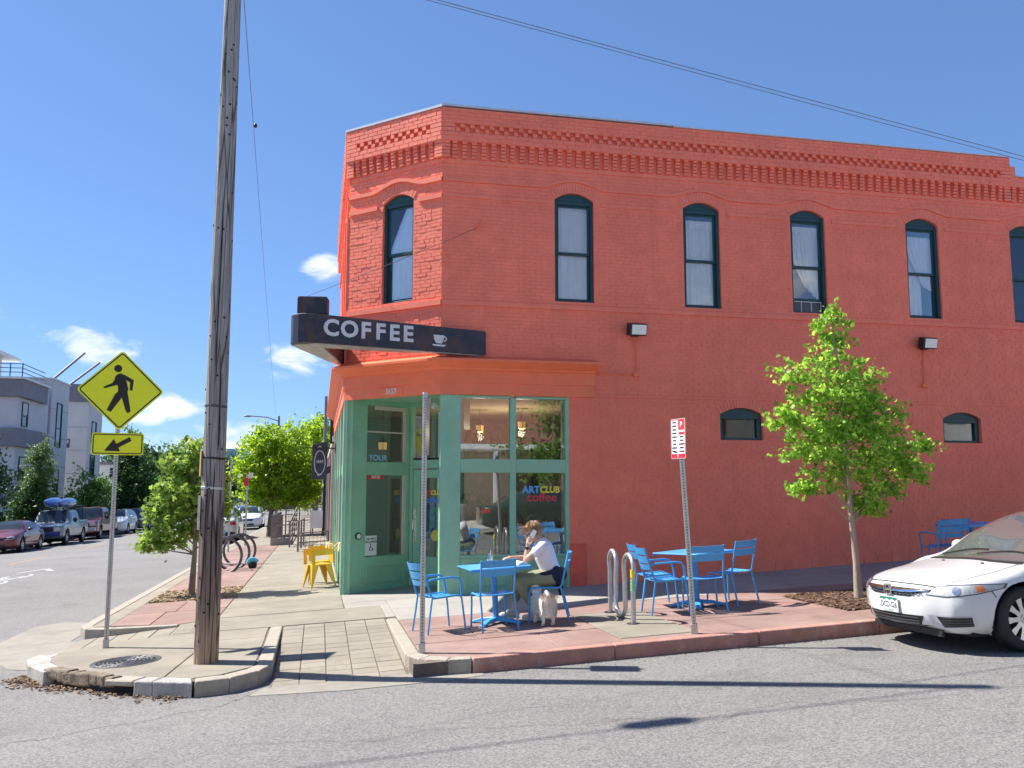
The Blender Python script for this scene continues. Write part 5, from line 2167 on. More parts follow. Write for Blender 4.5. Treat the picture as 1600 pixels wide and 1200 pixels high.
def yellow_proto():
    t = empty('yellow_armchair', (0, 0, 0), 0, 'x', 'chair', 'yellow metal armchairs by the left wall')
    MB().box(-.19, .19, -.19, .19, .43, .45).build('seat', YM, t, bevel=.012)
    for sx in (-1, 1):
        for sy in (-1, 1):
            v = [(sx * .06, sy * .19, .44), (sx * .19, sy * .19, .44), (sx * .19, sy * .06, .44), (sx * .235, sy * .255, 0), (sx * .255, sy * .255, 0), (sx * .255, sy * .235, 0), (sx * .15, sy * .16, .44), (sx * .24, sy * .24, 0)]
            b = MB()
            b.add([v[0], v[1], v[3], v[4], (v[0][0], v[0][1] - sy * .006, .44), (v[1][0], v[1][1] - sy * .006, .44), (v[3][0], v[3][1] - sy * .006, 0), (v[4][0], v[4][1] - sy * .006, 0)], [(0, 1, 3, 2), (4, 6, 7, 5), (0, 2, 6, 4), (1, 5, 7, 3)])
            b.add([v[1], v[2], v[4], v[5], (v[1][0] - sx * .006, v[1][1], .44), (v[2][0] - sx * .006, v[2][1], .44), (v[4][0] - sx * .006, v[4][1], 0), (v[5][0] - sx * .006, v[5][1], 0)], [(0, 1, 3, 2), (4, 6, 7, 5), (0, 2, 6, 4), (1, 5, 7, 3)])
            b.build('leg', YM, t)
    rl_ = MB()
    rp = [(.22, -.235), (-.05, -.25), (-.20, -.215), (-.26, -.12), (-.27, 0), (-.26, .12), (-.20, .215), (-.05, .25), (.22, .235)]
    for p_, q_ in zip(rp, rp[1:]):
        rl_.add([(*p_, .62), (*q_, .62), (*q_, .735), (*p_, .735), (p_[0] * .97, p_[1] * .97, .62), (q_[0] * .97, q_[1] * .97, .62), (q_[0] * .97, q_[1] * .97, .735), (p_[0] * .97, p_[1] * .97, .735)], [(0, 1, 2, 3), (7, 6, 5, 4), (3, 2, 6, 7), (0, 4, 5, 1)])
    rl_.build('arm_rail', YM, t)
    for y_ in (-.235, .235):
        MB().box(.15, .22, y_ - .004, y_ + .004, .44, .66).build('arm_support', YM, t)
    MB().box(-.27, -.25, -.12, .12, .45, .73).build('back_splat', YM, t, bevel=.006)
    return t


yc = yellow_proto()
place(yc, .06, 18.1, 200, 'yellow metal armchair against the left wall, nearer the corner', 'yellow metal armchairs by the left wall')
place(yc, .10, 18.95, 185, 'yellow metal armchair behind the nearer yellow one', 'yellow metal armchairs by the left wall')
MB_r = MB()
RPX.seed(8)
for k in range(5):
    a0 = RPX.uniform(0, 6)
    MB_r.tube([(.33 + .09 * math.cos(a) * (1 + .2 * k), 18.2 + .2 * math.sin(a) + .12 * k, G(.3, 18) + .75 + .08 * math.sin(a * 2 + k)) for a in np.linspace(a0, a0 + 5.5, 18)], .009, 5)
tag(MB_r.build('rope_light', mat('pale_yellow_rope', (.7, .6, .3), .6, var=.1), smooth=True), 'pale rope light coiled over the yellow chairs', 'rope light')

# ------------------------------------------------------------------ trees
LEAF_KITE = [(0, -.5), (.32, -.05), (0, .5), (-.32, -.05)]
LEAF_MAPLE = [(0, -.5), (.16, -.30), (.48, -.28), (.36, -.06), (.50, .16), (.20, .16), (0, .52), (-.20, .16), (-.50, .16), (-.36, -.06), (-.48, -.28), (-.16, -.30)]


def leaves(name, parent, pts, size, m, shape, rng, up=.5, sizevar=.35):
    """one leaf-shaped face per point (N x 3 local coordinates)"""
    n = len(pts)
    sh = np.array(shape)
    k = len(sh)
    nrm = rng.normal(size=(n, 3)) * .8
    nrm[:, 2] += up
    nrm /= np.linalg.norm(nrm, axis=1)[:, None]
    t = rng.normal(size=(n, 3))
    t -= nrm * (t * nrm).sum(1)[:, None]
    t /= np.linalg.norm(t, axis=1)[:, None]
    b = np.cross(nrm, t)
    s = size * (1 + rng.uniform(-sizevar, sizevar, n))
    droop = np.abs(sh[:, 0])[None, :, None] * nrm[:, None, :] * (-.35 * s[:, None, None])
    v = pts[:, None, :] + (sh[None, :, 0, None] * t[:, None, :] + sh[None, :, 1, None] * b[:, None, :]) * s[:, None, None] + droop
    v = v.reshape(-1, 3)
    me = bpy.data.meshes.new(name)
    me.vertices.add(n * k)
    me.vertices.foreach_set('co', v.astype(np.float32).ravel())
    me.loops.add(n * k)
    me.loops.foreach_set('vertex_index', np.arange(n * k, dtype=np.int32))
    me.polygons.add(n)
    me.polygons.foreach_set('loop_start', np.arange(n, dtype=np.int32) * k)
    me.polygons.foreach_set('loop_total', np.full(n, k, dtype=np.int32))
    me.update(calc_edges=True)
    me.materials.append(m)
    o = bpy.data.objects.new(name, me)
    COL.objects.link(o)
    o.parent = parent
    return o


def crown_points(blobs, nclu, per, spread, rng, surf=.55):
    vol = np.array([max(.02, b[3] * b[4] * b[5]) ** .75 for b in blobs])
    idx = rng.choice(len(blobs), nclu, p=vol / vol.sum())
    B = np.array(blobs)[idx]
    d = rng.normal(size=(nclu, 3))
    d /= np.linalg.norm(d, axis=1)[:, None]
    r = np.where(rng.random(nclu) < surf, rng.uniform(.75, 1.0, nclu), rng.random(nclu) ** .45 * .85)
    c = B[:, :3] + d * B[:, 3:6] * r[:, None]
    pts = []
    for i in range(nclu):
        k = rng.poisson(per) + 2
        ax = d[i] * .6 + rng.normal(size=3) * .5
        ax[2] *= .5
        ax /= np.linalg.norm(ax)
        tt = rng.normal(size=(k, 1)) * spread
        pts.append(c[i] + tt * ax + rng.normal(size=(k, 3)) * spread * .42)
    return np.vstack(pts), c


def make_tree(name, label, group, x, y, blobs, trunk, trunk_r, nclu, per, spread, size, lm, bm, seed, shape=LEAF_KITE, z=None, limbs=26, cat='tree', surf=.55, up=.5, limb_r=.38):
    """trunk: list of (dx,dy,z) points up to the leader tip"""
    rng = np.random.default_rng(seed)
    root = empty(name, (x, y, (G(x, y) if z is None else z) - .02), 0, label, cat, group)
    pts, clu = crown_points(blobs, nclu, per, spread, rng, surf)
    tr = MB()
    n = len(trunk)
    tr.tube(trunk, [trunk_r * (1.35 if i == 0 else 1) * (1 - .8 * i / (n - 1)) + .004 for i in range(n)], 10)
    T = np.array(trunk)
    zlo = min(b[2] - b[5] for b in blobs)
    seg = np.linspace(0, 1, n)
    order = rng.permutation(len(clu))[:limbs]
    for i in order:
        c = clu[i]
        # start lower on the leader than the target, rising outwards
        zt = max(zlo * .9, c[2] - np.linalg.norm(c[:2]) * .7 - .1)
        zs = np.clip(zt, T[0, 2] + .55 * (zlo - T[0, 2]) + .1, T[-1, 2] * .97)
        s = np.array([np.interp(zs, T[:, 2], T[:, 0]), np.interp(zs, T[:, 2], T[:, 1]), zs])
        m = (s + c) / 2 + np.array([0, 0, .08 * np.linalg.norm(c - s)]) + rng.normal(size=3) * .03
        r0 = trunk_r * limb_r * (1 - .5 * (zs / max(.1, T[-1, 2])))
        tr.tube([tuple(s), tuple(m), tuple(c)], [r0, r0 * .6, r0 * .18], 6)
    tr.build('trunk', bm, root, smooth=True)
    leaves('crown', root, pts, size, lm, shape, rng, up)
    return root


L_MAPLE = leaf_mat('young_maple_leaf', (.23, .45, .075), .55, .55)
L_ASH = leaf_mat('pale_ash_leaf', (.20, .34, .07), .40, .45)
L_BRIGHT = leaf_mat('bright_spring_leaf', (.25, .42, .03), .35, .55)
L_DARK = leaf_mat('dark_green_leaf', (.05, .12, .035), .4, .25)
L_MID = leaf_mat('mid_green_leaf', (.10, .22, .04), .4, .35)
L_EVER = leaf_mat('evergreen_needle', (.04, .10, .035), .4, .1)
L_COL = leaf_mat('columnar_leaf', (.12, .21, .07), .4, .3)

# young maple in front of the coral wall
mb_blobs = [(-.26, 0, 3.78, .22, .2, .30), (-.22, .05, 3.35, .40, .36, .36), (-.10, -.1, 2.98, .52, .5, .36), (-.85, .1, 3.08, .34, .25, .17), (-.62, 0, 2.92, .3, .25, .16), (.28, .1, 2.92, .28, .3, .28),
            (-.36, 0, 2.50, .58, .5, .38), (.28, -.1, 2.42, .45, .5, .36), (-1.05, .05, 2.62, .30, .22, .13), (-.92, .05, 2.46, .26, .22, .13), (-.74, .1, 2.08, .42, .4, .30), (0, 0, 2.02, .72, .6, .42),
            (.58, .1, 1.98, .40, .4, .30), (1.12, 0, 2.12, .17, .15, .10), (.98, .05, 1.84, .24, .22, .16), (.78, 0, 1.68, .34, .3, .2), (-.42, -.05, 1.66, .42, .35, .22), (.30, 0, 1.50, .42, .4, .24), (-.75, 0, 1.52, .16, .15, .08), (.12, 0, 1.28, .22, .2, .14), (.42, .05, 1.24, .16, .16, .09)]
make_tree('maple_tree', 'young maple with bright green crown between the coral wall and the white car', None, 7.22, 11.05, mb_blobs,
          [(0, 0, 0), (-.015, 0, .5), (-.06, 0, 1.15), (-.10, 0, 1.9), (-.14, 0, 2.8), (-.2, 0, 3.5), (-.25, 0, 3.95)], .045, 520, 17, .085, .062, L_MAPLE, MT['bark_pale'], 21, LEAF_MAPLE, limbs=80, surf=.5, limb_r=.24)
# slim street tree behind the utility pole
sb = [(-.1, 0, 2.85, .25, .25, .25), (.15, 0, 2.62, .35, .3, .25), (-.35, 0, 2.45, .38, .3, .25), (.35, 0, 2.2, .42, .4, .35), (-.2, 0, 2.0, .5, .5, .35), (-.62, 0, 2.0, .28, .3, .22), (.1, 0, 1.7, .55, .5, .3), (-.55, .1, 1.55, .4, .35, .25), (-.2, 0, 1.3, .5, .45, .25), (.4, 0, 1.5, .3, .35, .3), (-.72, 0, 1.12, .22, .2, .14), (-.9, 0, .98, .14, .14, .10), (-.45, 0, 1.05, .25, .25, .16)]
make_tree('street_tree', 'slim pale green tree half hidden by the wooden pole', 'young trees in the pavement beds', -2.34, 18.3, sb,
          [(0, 0, 0), (.03, 0, .8), (.02, 0, 1.6), (-.03, 0, 2.4), (-.08, 0, 2.95)], .05, 300, 11, .10, .105, L_ASH, MT['bark'], 22, LEAF_MAPLE, limbs=40)
# full bright tree farther along the pavement
fb = [(.2, 0, 4.9, 1.0, 1, .7), (-.5, 0, 4.3, 1.1, 1.1, .8), (.9, 0, 4.2, 1.0, 1.1, .9), (-.9, 0, 3.4, .9, 1, .9), (.2, 0, 3.5, 1.4, 1.4, 1.0), (1.3, 0, 3.2, .9, 1, .9), (-.5, 0, 2.6, 1.1, 1.2, .7), (.9, 0, 2.4, 1.2, 1.2, .8), (1.7, 0, 2.3, .6, .8, .5), (.2, 0, 1.9, 1.0, 1, .5), (-.8, 0, 1.9, .6, .6, .5), (1.4, 0, 1.7, .6, .7, .4)]
make_tree('street_tree', 'full bright green round tree on the left pavement by the railings', 'young trees in the pavement beds', -2.25, 44.6, fb,
          [(0, 0, 0), (.05, 0, 1.2), (.15, 0, 2.2), (.2, 0, 3.4), (.2, 0, 5.1)], .13, 620, 22, .22, .17, L_BRIGHT, MT['bark'], 23, limbs=50)


def round_blobs(w, h, z0, seed, n=9, d=None):
    r = random.Random(seed)
    out = []
    for i in range(n):
        t = (i + .5) / n
        z = z0 + h * t
        ww = w * (1 - abs(t - .4) ** 1.7 * 1.2)
        a = r.uniform(0, 6.28)
        k = ww * .4
        out.append((k * math.cos(a), k * math.sin(a), z, ww * .62, ww * .62, h / n * 1.25 + .15))
    return out


def bg_tree(name, label, group, x, y, w, h, z0, m, seed, nclu=260, per=16, size=.22, tr=.14, cat='tree', n=9, surf=.6):
    make_tree(name, label, group, x, y, round_blobs(w, h, z0, seed, n), [(0, 0, 0), (.05, 0, z0 + h * .3), (0, .05, z0 + h * .65), (0, 0, z0 + h * .92)], tr, nclu, per, size * 1.5, size, m, MT['bark'], seed, limbs=24, cat=cat, surf=surf)


GT = 'trees along the far side of the left street'
bg_tree('evergreen_tree', 'dark evergreen mass at the left edge above the red sedan', GT, -18.3, 52, 2.7, 5.8, .2, L_EVER, 31, 420, 22, .20)
bg_tree('columnar_tree', 'tall narrow tree in front of the pale apartment block', GT, -17.0, 60.5, 1.1, 5.4, .3, L_COL, 32, 420, 20, .16)
bg_tree('shrub_tree', 'low rounded green tree above the blue truck roof', GT, -15.9, 68, 2.2, 3.6, .6, L_MID, 33, 300, 18, .2)
bg_tree('shrub_tree', 'low dark bushy tree behind the red sedan', GT, -17.2, 60, 1.6, 3.0, .4, L_DARK, 38, 240, 18, .2)
bg_tree('street_tree', 'dark green tree right of the crosswalk sign post', GT, -15.0, 78, 2.2, 5.6, 1.0, L_DARK, 34, 420, 22, .22)
bg_tree('street_tree', 'paler tree rising behind the arrow plate', GT, -16.4, 84, 2.0, 7.2, 1.2, L_MID, 35, 320, 18, .25)
bg_tree('street_tree', 'feathery light tree behind the round bright tree, left of the hanging sign', GT, -.2, 66, 2.4, 5.6, 1.6, L_BRIGHT, 36, 420, 18, .24)
bg_tree('street_tree', 'second feathery tree at the far end of the pavement', GT, .8, 82, 2.8, 6.4, 1.8, L_MID, 37, 380, 18, .28)
for i, (x, y, w, h, m_, lab) in enumerate(((-14.5, 100, 3.2, 6.5, L_MID, 'hazy green tree far along the left kerb'), (-13, 122, 3.6, 7, L_DARK, 'dark far tree at the end of the parked cars'), (-8.5, 150, 4.5, 7, L_MID, 'far tree above the street end, left one'),
                                          (-4.5, 165, 5, 7.5, L_DARK, 'far tree above the street end, right one'), (-12, 172, 5, 8, L_MID, 'far tree left of the street end'), (2, 130, 4, 8, L_MID, 'far tree at the end of the right hand pavement'))):
    bg_tree('street_tree', lab, GT, x, y, w, h, .8, m_, 50 + i, 260, 18, .42)
for i, (x, y, lab) in enumerate(((-20, 110, 'tree beyond the third apartment block'), (-26, 125, 'tree behind the apartment blocks'), (-19, 140, 'far tree past the apartment blocks'))):
    bg_tree('street_tree', lab, GT, x, y, 4, 7, .8, L_DARK, 60 + i, 240, 18, .45)
# low hedge of leaves behind the parked cars
rng = np.random.default_rng(77)
pts = np.column_stack([rng.uniform(-19.2, -16.2, 9000), rng.uniform(42, 100, 9000), np.zeros(9000)])
hh = 1.1 + .5 * np.sin(pts[:, 1] * .9) * np.sin(pts[:, 1] * .37 + 1)
pts[:, 2] = np.array([G(a, b) for a, b in pts[:, :2]]) + rng.random(9000) ** .6 * hh
hd = leaves('hedge', None, pts, .26, L_DARK, LEAF_KITE, rng)
tag(hd, 'dark overgrown hedge behind the parked cars on the left', 'hedge', kind='stuff')

# ------------------------------------------------------------------ buildings in the distance and across the street
stucco = mat('lilac_grey_stucco', (.56, .55, .58), .85, var=.06, scale=1.2, bump=.1, bscale=40)
stucco2 = mat('warm_grey_stucco', (.62, .59, .58), .85, var=.06, scale=1.2)
slate = mat('slate_cladding', (.21, .20, .23), .7, var=.12, scale=3)
winf = mat('dark_window_frame', (.05, .055, .065), .5, var=.1)
blind_m = mat('pale_blind', (.55, .58, .55), .7, var=.06)
wing = mat('window_dark_glass', (.03, .045, .06), .06, var=.1, spec=.8)


def face_window(parent, P, wdt, hgt, axis, blind=False, depth=.08):
    """window on the face looking to -Y (axis 'y') or +X (axis 'x'), P = lower left corner"""
    x, y, z = P
    fr = MB()
    t = .07

    def bx(mb, a0, a1, z0, z1, d0, d1):
        if axis == 'y':
            mb.box(x + a0, x + a1, y - d1, y - d0, z + z0, z + z1)
        else:
            mb.box(x + d0, x + d1, y + a0, y + a1, z + z0, z + z1)
    for q in ((0, t, 0, hgt), (wdt - t, wdt, 0, hgt), (t, wdt - t, 0, t), (t, wdt - t, hgt - t, hgt), (t, wdt - t, hgt * .42, hgt * .42 + .05)):
        bx(fr, *q, -.05, depth)
    w = fr.build('window', winf, parent, world=True)
    p = MB()
    bx(p, t, wdt - t, t, hgt - t, -.02, .02)
    p.build('pane', wing, w, world=True)
    if blind:
        p = MB()
        bx(p, t, wdt - t, hgt * .5, hgt - t, .021, .03)
        p.build('blind', blind_m, w, world=True)


def panel_lines(parent, x0, x1, y, z0, z1, n, axis='y'):
    b = MB()
    for k in range(1, n):
        z = z0 + (z1 - z0) * k / n
        if axis == 'y':
            b.box(x0, x1, y - .012, y, z - .02, z + .02)
        else:
            b.box(y, y + .012, x0, x1, z - .02, z + .02)
    o = b.build('reveal_joint', slate, parent, world=True)
    o['kind'] = 'stuff'


GA = 'modern apartment blocks on the left street'
a = empty('apartment_block', (-26, 70, G(-26, 70)), 0, 'pale apartment block with dark floor bands and roof railing at the left edge', 'building', GA)
MB().box(-40, -20.9, 68.3, 75.5, -5, 7.4).build('wall', stucco, a, world=True)
for z0, z1 in ((6.5, 7.75), (3.0, 4.3), (-.9, .2)):
    MB().box(-40, -20.55, 67.95, 74, z0, z1).build('floor_band', slate, a, world=True, bevel=.03)
MB().box(-40, -20.4, 67.8, 74.2, 7.751, 7.9).build('roof_edge', MT['white'], a, world=True)
for z in (4.5, .6):
    for x in (-24.6, -28.2, -31.8):
        face_window(a, (x, 68.3, z), 1.7, 1.75, 'y', True)
    face_window(a, (-20.9, 69.2, z), 1.3, 1.75, 'x', True)
MB().box(-40, -24.6, 70, 76, 7.9, 10.1).build('penthouse', stucco2, a, world=True)
MB().box(-40, -23.5, 69.0, 77, 10.1, 10.4).build('penthouse_roof', MT['white'], a, world=True, bevel=.05)
rl = MB()
for z in (8.25, 8.55, 8.85):
    rl.bar((-23.2, 68.2, z), (-20.7, 68.2, z), .05)
    rl.bar((-20.7, 68.2, z), (-20.7, 73.5, z), .05)
for x in (-23.2, -22.3, -21.5, -20.7):
    rl.bar((x, 68.2, 7.9), (x, 68.2, 8.9), .06)
rl.build('roof_railing', winf, a, world=True)
b_ = empty('apartment_block', (-24, 78, G(-24, 78)), 0, 'tall lilac apartment block with two slanted rods above its roof', 'building', GA)
MB().box(-31, -20.9, 76.2, 81.2, -5, 8.75).build('wall', stucco, b_, world=True)
MB().box(-31.1, -20.8, 76.1, 81.3, 8.751, 8.85).build('roof_edge', MT['white'], b_, world=True)
panel_lines(b_, -31, -20.9, 76.2, -5, 8.7, 6)
panel_lines(b_, 76.2, 81.2, -20.9, -5, 8.7, 6, 'x')
face_window(b_, (-20.9, 77.7, 3.4), 1.5, 3.6, 'x')
face_window(b_, (-20.9, 77.7, -.6), 1.5, 2.2, 'x', True)
MB().box(-22.1, -21.7, 75.95, 76.19, 6.7, 7.1).build('vent_box', winf, b_, world=True)
rd = MB()
rd.bar((-21.0, 76.8, 8.85), (-19.5, 79.6, 11.4), .16)
rd.bar((-21.0, 80.9, 8.7), (-19.3, 84.0, 11.2), .16)
rd.build('roof_rods', slate, b_, world=True)
c_ = empty('apartment_block', (-26, 92, G(-26, 92)), 0, 'beige grey apartment block partly behind the crosswalk diamond', 'building', GA)
MB().box(-34, -21.4, 90, 95.5, -5, 9.3).build('wall', stucco2, c_, world=True)
MB().box(-34.1, -21.3, 89.9, 95.6, 8.2, 9.9).build('parapet_band', slate, c_, world=True)
panel_lines(c_, -34, -21.4, 90, -5, 8, 6)
face_window(c_, (-24.6, 90, 3.9), 1.7, .8, 'y', True)
for z in (1.2, 4.4, -2.4):
    face_window(c_, (-21.4, 91.4, z), 1.7, 2.1, 'x')
d_ = empty('apartment_block', (-26, 102, G(-26, 102)), 0, 'lower white block beyond the beige apartment block', 'building', GA)
MB().box(-34, -21.0, 100, 108, -5, 2.6).build('wall', MT['white'], d_, world=True)
MB().box(-34, -20.8, 99.8, 108.2, 2.6, 2.9).build('roof_edge', slate, d_, world=True)
face_window(d_, (-21.0, 102, -1.5), 2, 1.8, 'x')
face_window(d_, (-24, 100, -.2), 2, 1.4, 'y')


def house(label, x0, x1, y0, y1, z0, z1, ridge, wallm, roofm, group, axis='x', nwin=2):
    h = empty('house', ((x0 + x1) / 2, y0, z0), 0, label, 'house', group)
    MB().box(x0, x1, y0, y1, z0 - 2, z1).build('wall', wallm, h, world=True)
    cx, cy = (x0 + x1) / 2, (y0 + y1) / 2
    e = .5
    if axis == 'x':
        v = [(x0 - e, y0 - e, z1), (x1 + e, y0 - e, z1), (x1 + e, y1 + e, z1), (x0 - e, y1 + e, z1), (x0 - e, cy, ridge), (x1 + e, cy, ridge)]
        f = [(0, 1, 5, 4), (2, 3, 4, 5), (0, 4, 3), (1, 2, 5), (3, 2, 1, 0)]
    else:
        v = [(x0 - e, y0 - e, z1), (x1 + e, y0 - e, z1), (x1 + e, y1 + e, z1), (x0 - e, y1 + e, z1), (cx, y0 - e, ridge), (cx, y1 + e, ridge)]
        f = [(0, 4, 5, 3), (1, 2, 5, 4), (0, 1, 4), (2, 3, 5), (3, 2, 1, 0)]
    MB().add(v, f).build('roof', roofm, h, world=True)
    for k in range(nwin):
        face_window(h, (x0 + (x1 - x0) * (k + .5) / nwin - .6, y0, z1 - 2.0), 1.2, 1.4, 'y')
    return h


brick_red = mat('far_red_brick', (.26, .10, .07), .85, var=.2, scale=3)
grey_roof = mat('grey_shingle', (.18, .17, .17), .85, var=.15, scale=4)
white_sid = mat('white_siding', (.62, .62, .60), .7, var=.05)
GH = 'houses at the end of the left street'
house('grey gabled house far left behind the street tree', -26, -16.5, 128, 138, -3.3, 1.6, 5.2, slate, grey_roof, GH, 'y')
house('white sided house with a red base far down the left street', -20, -13.5, 145, 155, -3.3, .8, 2.2, white_sid, brick_red, GH, 'x')
house('red brick house at the far end of the street', -9, -1, 190, 200, -3.5, 1.8, 4.5, brick_red, grey_roof, GH, 'y')
house('pale house at the far right end of the street', 1.5, 9, 150, 162, -3, 1.5, 4.0, white_sid, grey_roof, GH, 'x')
tw = empty('glass_tower', (-48, 520, -6), 0, 'pale blue glass tower on the horizon right of the pole', 'building')
tglass = mat('blue_curtain_wall', (.16, .36, .46), .15, var=.08, scale=.2, spec=.7)
MB().box(-58, -40, 515, 530, -10, 22.5).build('wall', tglass, tw, world=True)
fm = MB()
for z in range(-6, 22, 3):
    fm.box(-58.2, -39.8, 514.7, 530.2, z, z + .7)
for x in range(-58, -40, 3):
    fm.box(x - .2, x + .2, 514.6, 515, -6, 22)
fm.build('mullions', mat('pale_mullion', (.45, .55, .6), .5, var=.05), tw, world=True)
tb2 = empty('office_block', (-34, 420, -6), 0, 'low purple grey office block below the glass tower', 'building')
MB().box(-42, -30, 420, 432, -10, 4.5).build('wall', stucco, tb2, world=True)
MB().box(-46, -40, 425, 436, -10, 7).build('dark_wing', slate, tb2, world=True)

# neighbour along the left street: low brown brick shops
nb = empty('brick_shops', (.6, 27, G(.6, 27)), 0, 'low brown brick shop row past the green side windows', 'building')
nbm = mat('brown_brick', (.24, .13, .10), .85, var=.25, scale=7, bump=.4, bscale=30)
MB().box(.5, 9, 27.02, 52, -4, 1.45).build('wall', nbm, nb, world=True)
MB().box(.38, 9.1, 27.02, 52.1, 1.452, 1.6).build('parapet_cap', MT['offwhite'], nb, world=True)
for k in range(7):
    y = 27.6 + k * 3.4
    MB().box(.36, .5, y, y + .5, -4, 1.2).build('pier', nbm if k % 2 else mat('white_brick', (.5, .48, .45), .8, var=.1), nb, world=True)
    w = MB().box(.44, .499, y + .8, y + 3.0, -1.4, .5)
    w.build('shop_window', wing, nb, world=True)
aw = MB().add([(.5, 29.2, .85), (.02, 29.2, .6), (.02, 33.4, .6), (.5, 33.4, .85), (.5, 29.2, .70), (.02, 29.2, .38), (.02, 33.4, .38), (.5, 33.4, .70)],
              [(0, 1, 2, 3), (7, 6, 5, 4), (0, 4, 5, 1), (1, 5, 6, 2), (2, 6, 7, 3)])
aw.build('awning', mat('brown_awning', (.075, .04, .04), .7, var=.1), nb, world=True)
MB().bar((.25, 40.0, -2.0), (.25, 40.0, .6), .1).build('awning_post', MT['black'], nb, world=True)
MB().bar((.36, 27.8, 1.4), (.36, 27.8, 2.2), .12).build('vent_pipe', MT['black'], nb, world=True)
# street furniture beyond
gm = mat('weathered_grey_metal', (.22, .20, .19), .6, .3, var=.15)


def railing(name, label, x0, y0, x1, y1, h, nrail, npost, mesh=False, slope=0.0, plinth=0.0):
    r_ = empty(name, (x0, y0, G(x0, y0)), 0, label, 'railing', 'railings on the left pavement')
    d = Vector((x1 - x0, y1 - y0, G(x1, y1) - G(x0, y0) + slope))
    for k in range(npost + 1):
        p = d * (k / npost)
        MB().bar(p, p + Vector((0, 0, h)), .06).build('post', gm, r_)
    for k in range(nrail):
        z = h * (k + 1) / nrail - .02
        MB().bar(Vector((0, 0, z)), d + Vector((0, 0, z)), .035).build('rail', gm, r_)
    if mesh:
        m_ = MB()
        n = int(d.length / .12)
        for k in range(n):
            p = d * (k / n)
            m_.bar(p + Vector((0, 0, .05)), p + Vector((0, 0, h - .05)), .010)
        for k in range(int(h / .12)):
            m_.bar(Vector((0, 0, .06 + k * .12)), d + Vector((0, 0, .06 + k * .12)), .010)
        o = m_.build('mesh_infill', gm, r_)
        o['kind'] = 'stuff'
    if plinth:
        MB().bar(Vector((0, 0, plinth / 2)), d + Vector((0, 0, plinth / 2)), .2, plinth).build('plinth', MT['concrete_grey'], r_)
    return r_


railing('metal_railing', 'grey railing panel on a concrete plinth by the tree', -1.72, 35.5, -.95, 35.6, 1.15, 3, 2, True, plinth=.25)
railing('metal_railing', 'long grey railing running back along the kerb side', -1.72, 35.7, -1.72, 44, 1.15, 3, 5, True)
railing('metal_railing', 'sloping stair rail with five bars beside the plinth', -.98, 33.4, -.85, 37.5, .95, 5, 3, False, .45)
railing('metal_railing', 'low wire mesh fence behind the yellow chairs', -.62, 30.5, .35, 30.6, .62, 2, 1, True)
railing('metal_railing', 'tall weathered end post and rail at the ramp foot', -.62, 30.4, -.50, 34.5, 1.0, 2, 2, False)
railing('metal_railing', 'long top rail across the terrace behind the railings', -1.5, 44.2, .4, 44.2, 1.4, 2, 3, True)
mbx = empty('menu_sign', (-.05, 41.5, G(0, 41.5)), 0, 'white A frame board standing by the terrace rail', 'sign board')
MB().box(-.28, .28, -.03, 0, .35, 1.15).build('panel', MT['white'], mbx)
for x in (-.25, .25):
    MB().bar((x, 0, 0), (x, 0, .4), .04).build('leg', MT['black'], mbx)
# parked-up kerb signs and a street lamp
for x, y, h, lab, redp_ in ((-3.05, 33.0, 3.2, 'bare grey post on the kerb left of the silver car', False), (-2.75, 36.5, 2.75, 'grey post with small red sign by the silver car', True)):
    s_ = empty('kerb_sign', (x, y, G(x, y)), 0, lab, 'sign post', 'posts along the left kerb')
    MB().bar((0, 0, 0), (0, 0, h), .06).build('post', MT['steel'], s_)
    if redp_:
        MB().box(-.13, .05, -.045, -.035, h - .42, h - .1).build('red_plate', redp, s_, bevel=.01)
        MB().box(.05, .22, -.047, -.037, h - .12, h + .1).build('white_plate', sgm, s_)
sl = empty('street_lamp', (-2.75, 62, G(-2.75, 62)), 0, 'cobra head street lamp reaching left above the round tree', 'street lamp')
MB().tube([(0, 0, 0), (0, 0, 7.35)], [.11, .07], 8).build('pole', gm, sl, smooth=True)
MB().tube([(0, 0, 7.0), (-.8, 0, 7.25), (-1.9, 0, 7.32)], .035, 6).build('arm', gm, sl, smooth=True)
MB().ball((-2.05, 0, 7.30), .18, 8, (1.5, .8, .4)).build('lamp_head', gm, sl, smooth=True)
up2 = empty('utility_pole', (.35, 62, G(.35, 62)), 0, 'thin far utility pole above the shop cornice end', 'utility pole')
MB().tube([(0, 0, 0), (0, 0, 8.6)], [.14, .1], 8).build('shaft', slate, up2, smooth=True)

# across the street (seen in the windows); extra pale houses added to bounce sunlight
oh = house('brick bungalow across the street with a white fascia', 2.5, 15, -16, -8.5, -1.6, 2.0, 4.4, mat('pale_buff_brick', (.62, .50, .40), .85, var=.2, scale=9), brick_red, 'houses across the street', 'x', 0)
MB().box(1.9, 15.6, -8.1, -7.95, 1.72, 1.98).build('fascia', MT['white'], oh, world=True)
MB().box(4.0, 13.5, -8.4, -6.3, 1.66, 1.72).build('porch_roof', MT['white'], oh, world=True)
for x in (4.1, 7.2, 10.3, 13.3):
    MB().bar((x, -6.4, -1.8), (x, -6.4, 1.66), .16).build('porch_post', MT['white'], oh, world=True)
for x in (5.0, 8.4, 11.6):
    m_ = MB().box(x, x + 1.2, -8.49, -8.44, -.6, 1.0)
    w = m_.build('window', wing, oh, world=True)
    MB().box(x - .08, x + 1.28, -8.46, -8.42, -.72, -.62).build('window_sill', MT['white'], w, world=True)
oh2 = house('cream stucco house across the street, left of the bungalow', -9, 1.0, -17, -9.5, -1.9, 5.2, 7.2, mat('cream_stucco', (.76, .70, .60), .85, var=.06), grey_roof, 'houses across the street', 'x', 0)  # made tall and pale to throw sunlight back at the corner building
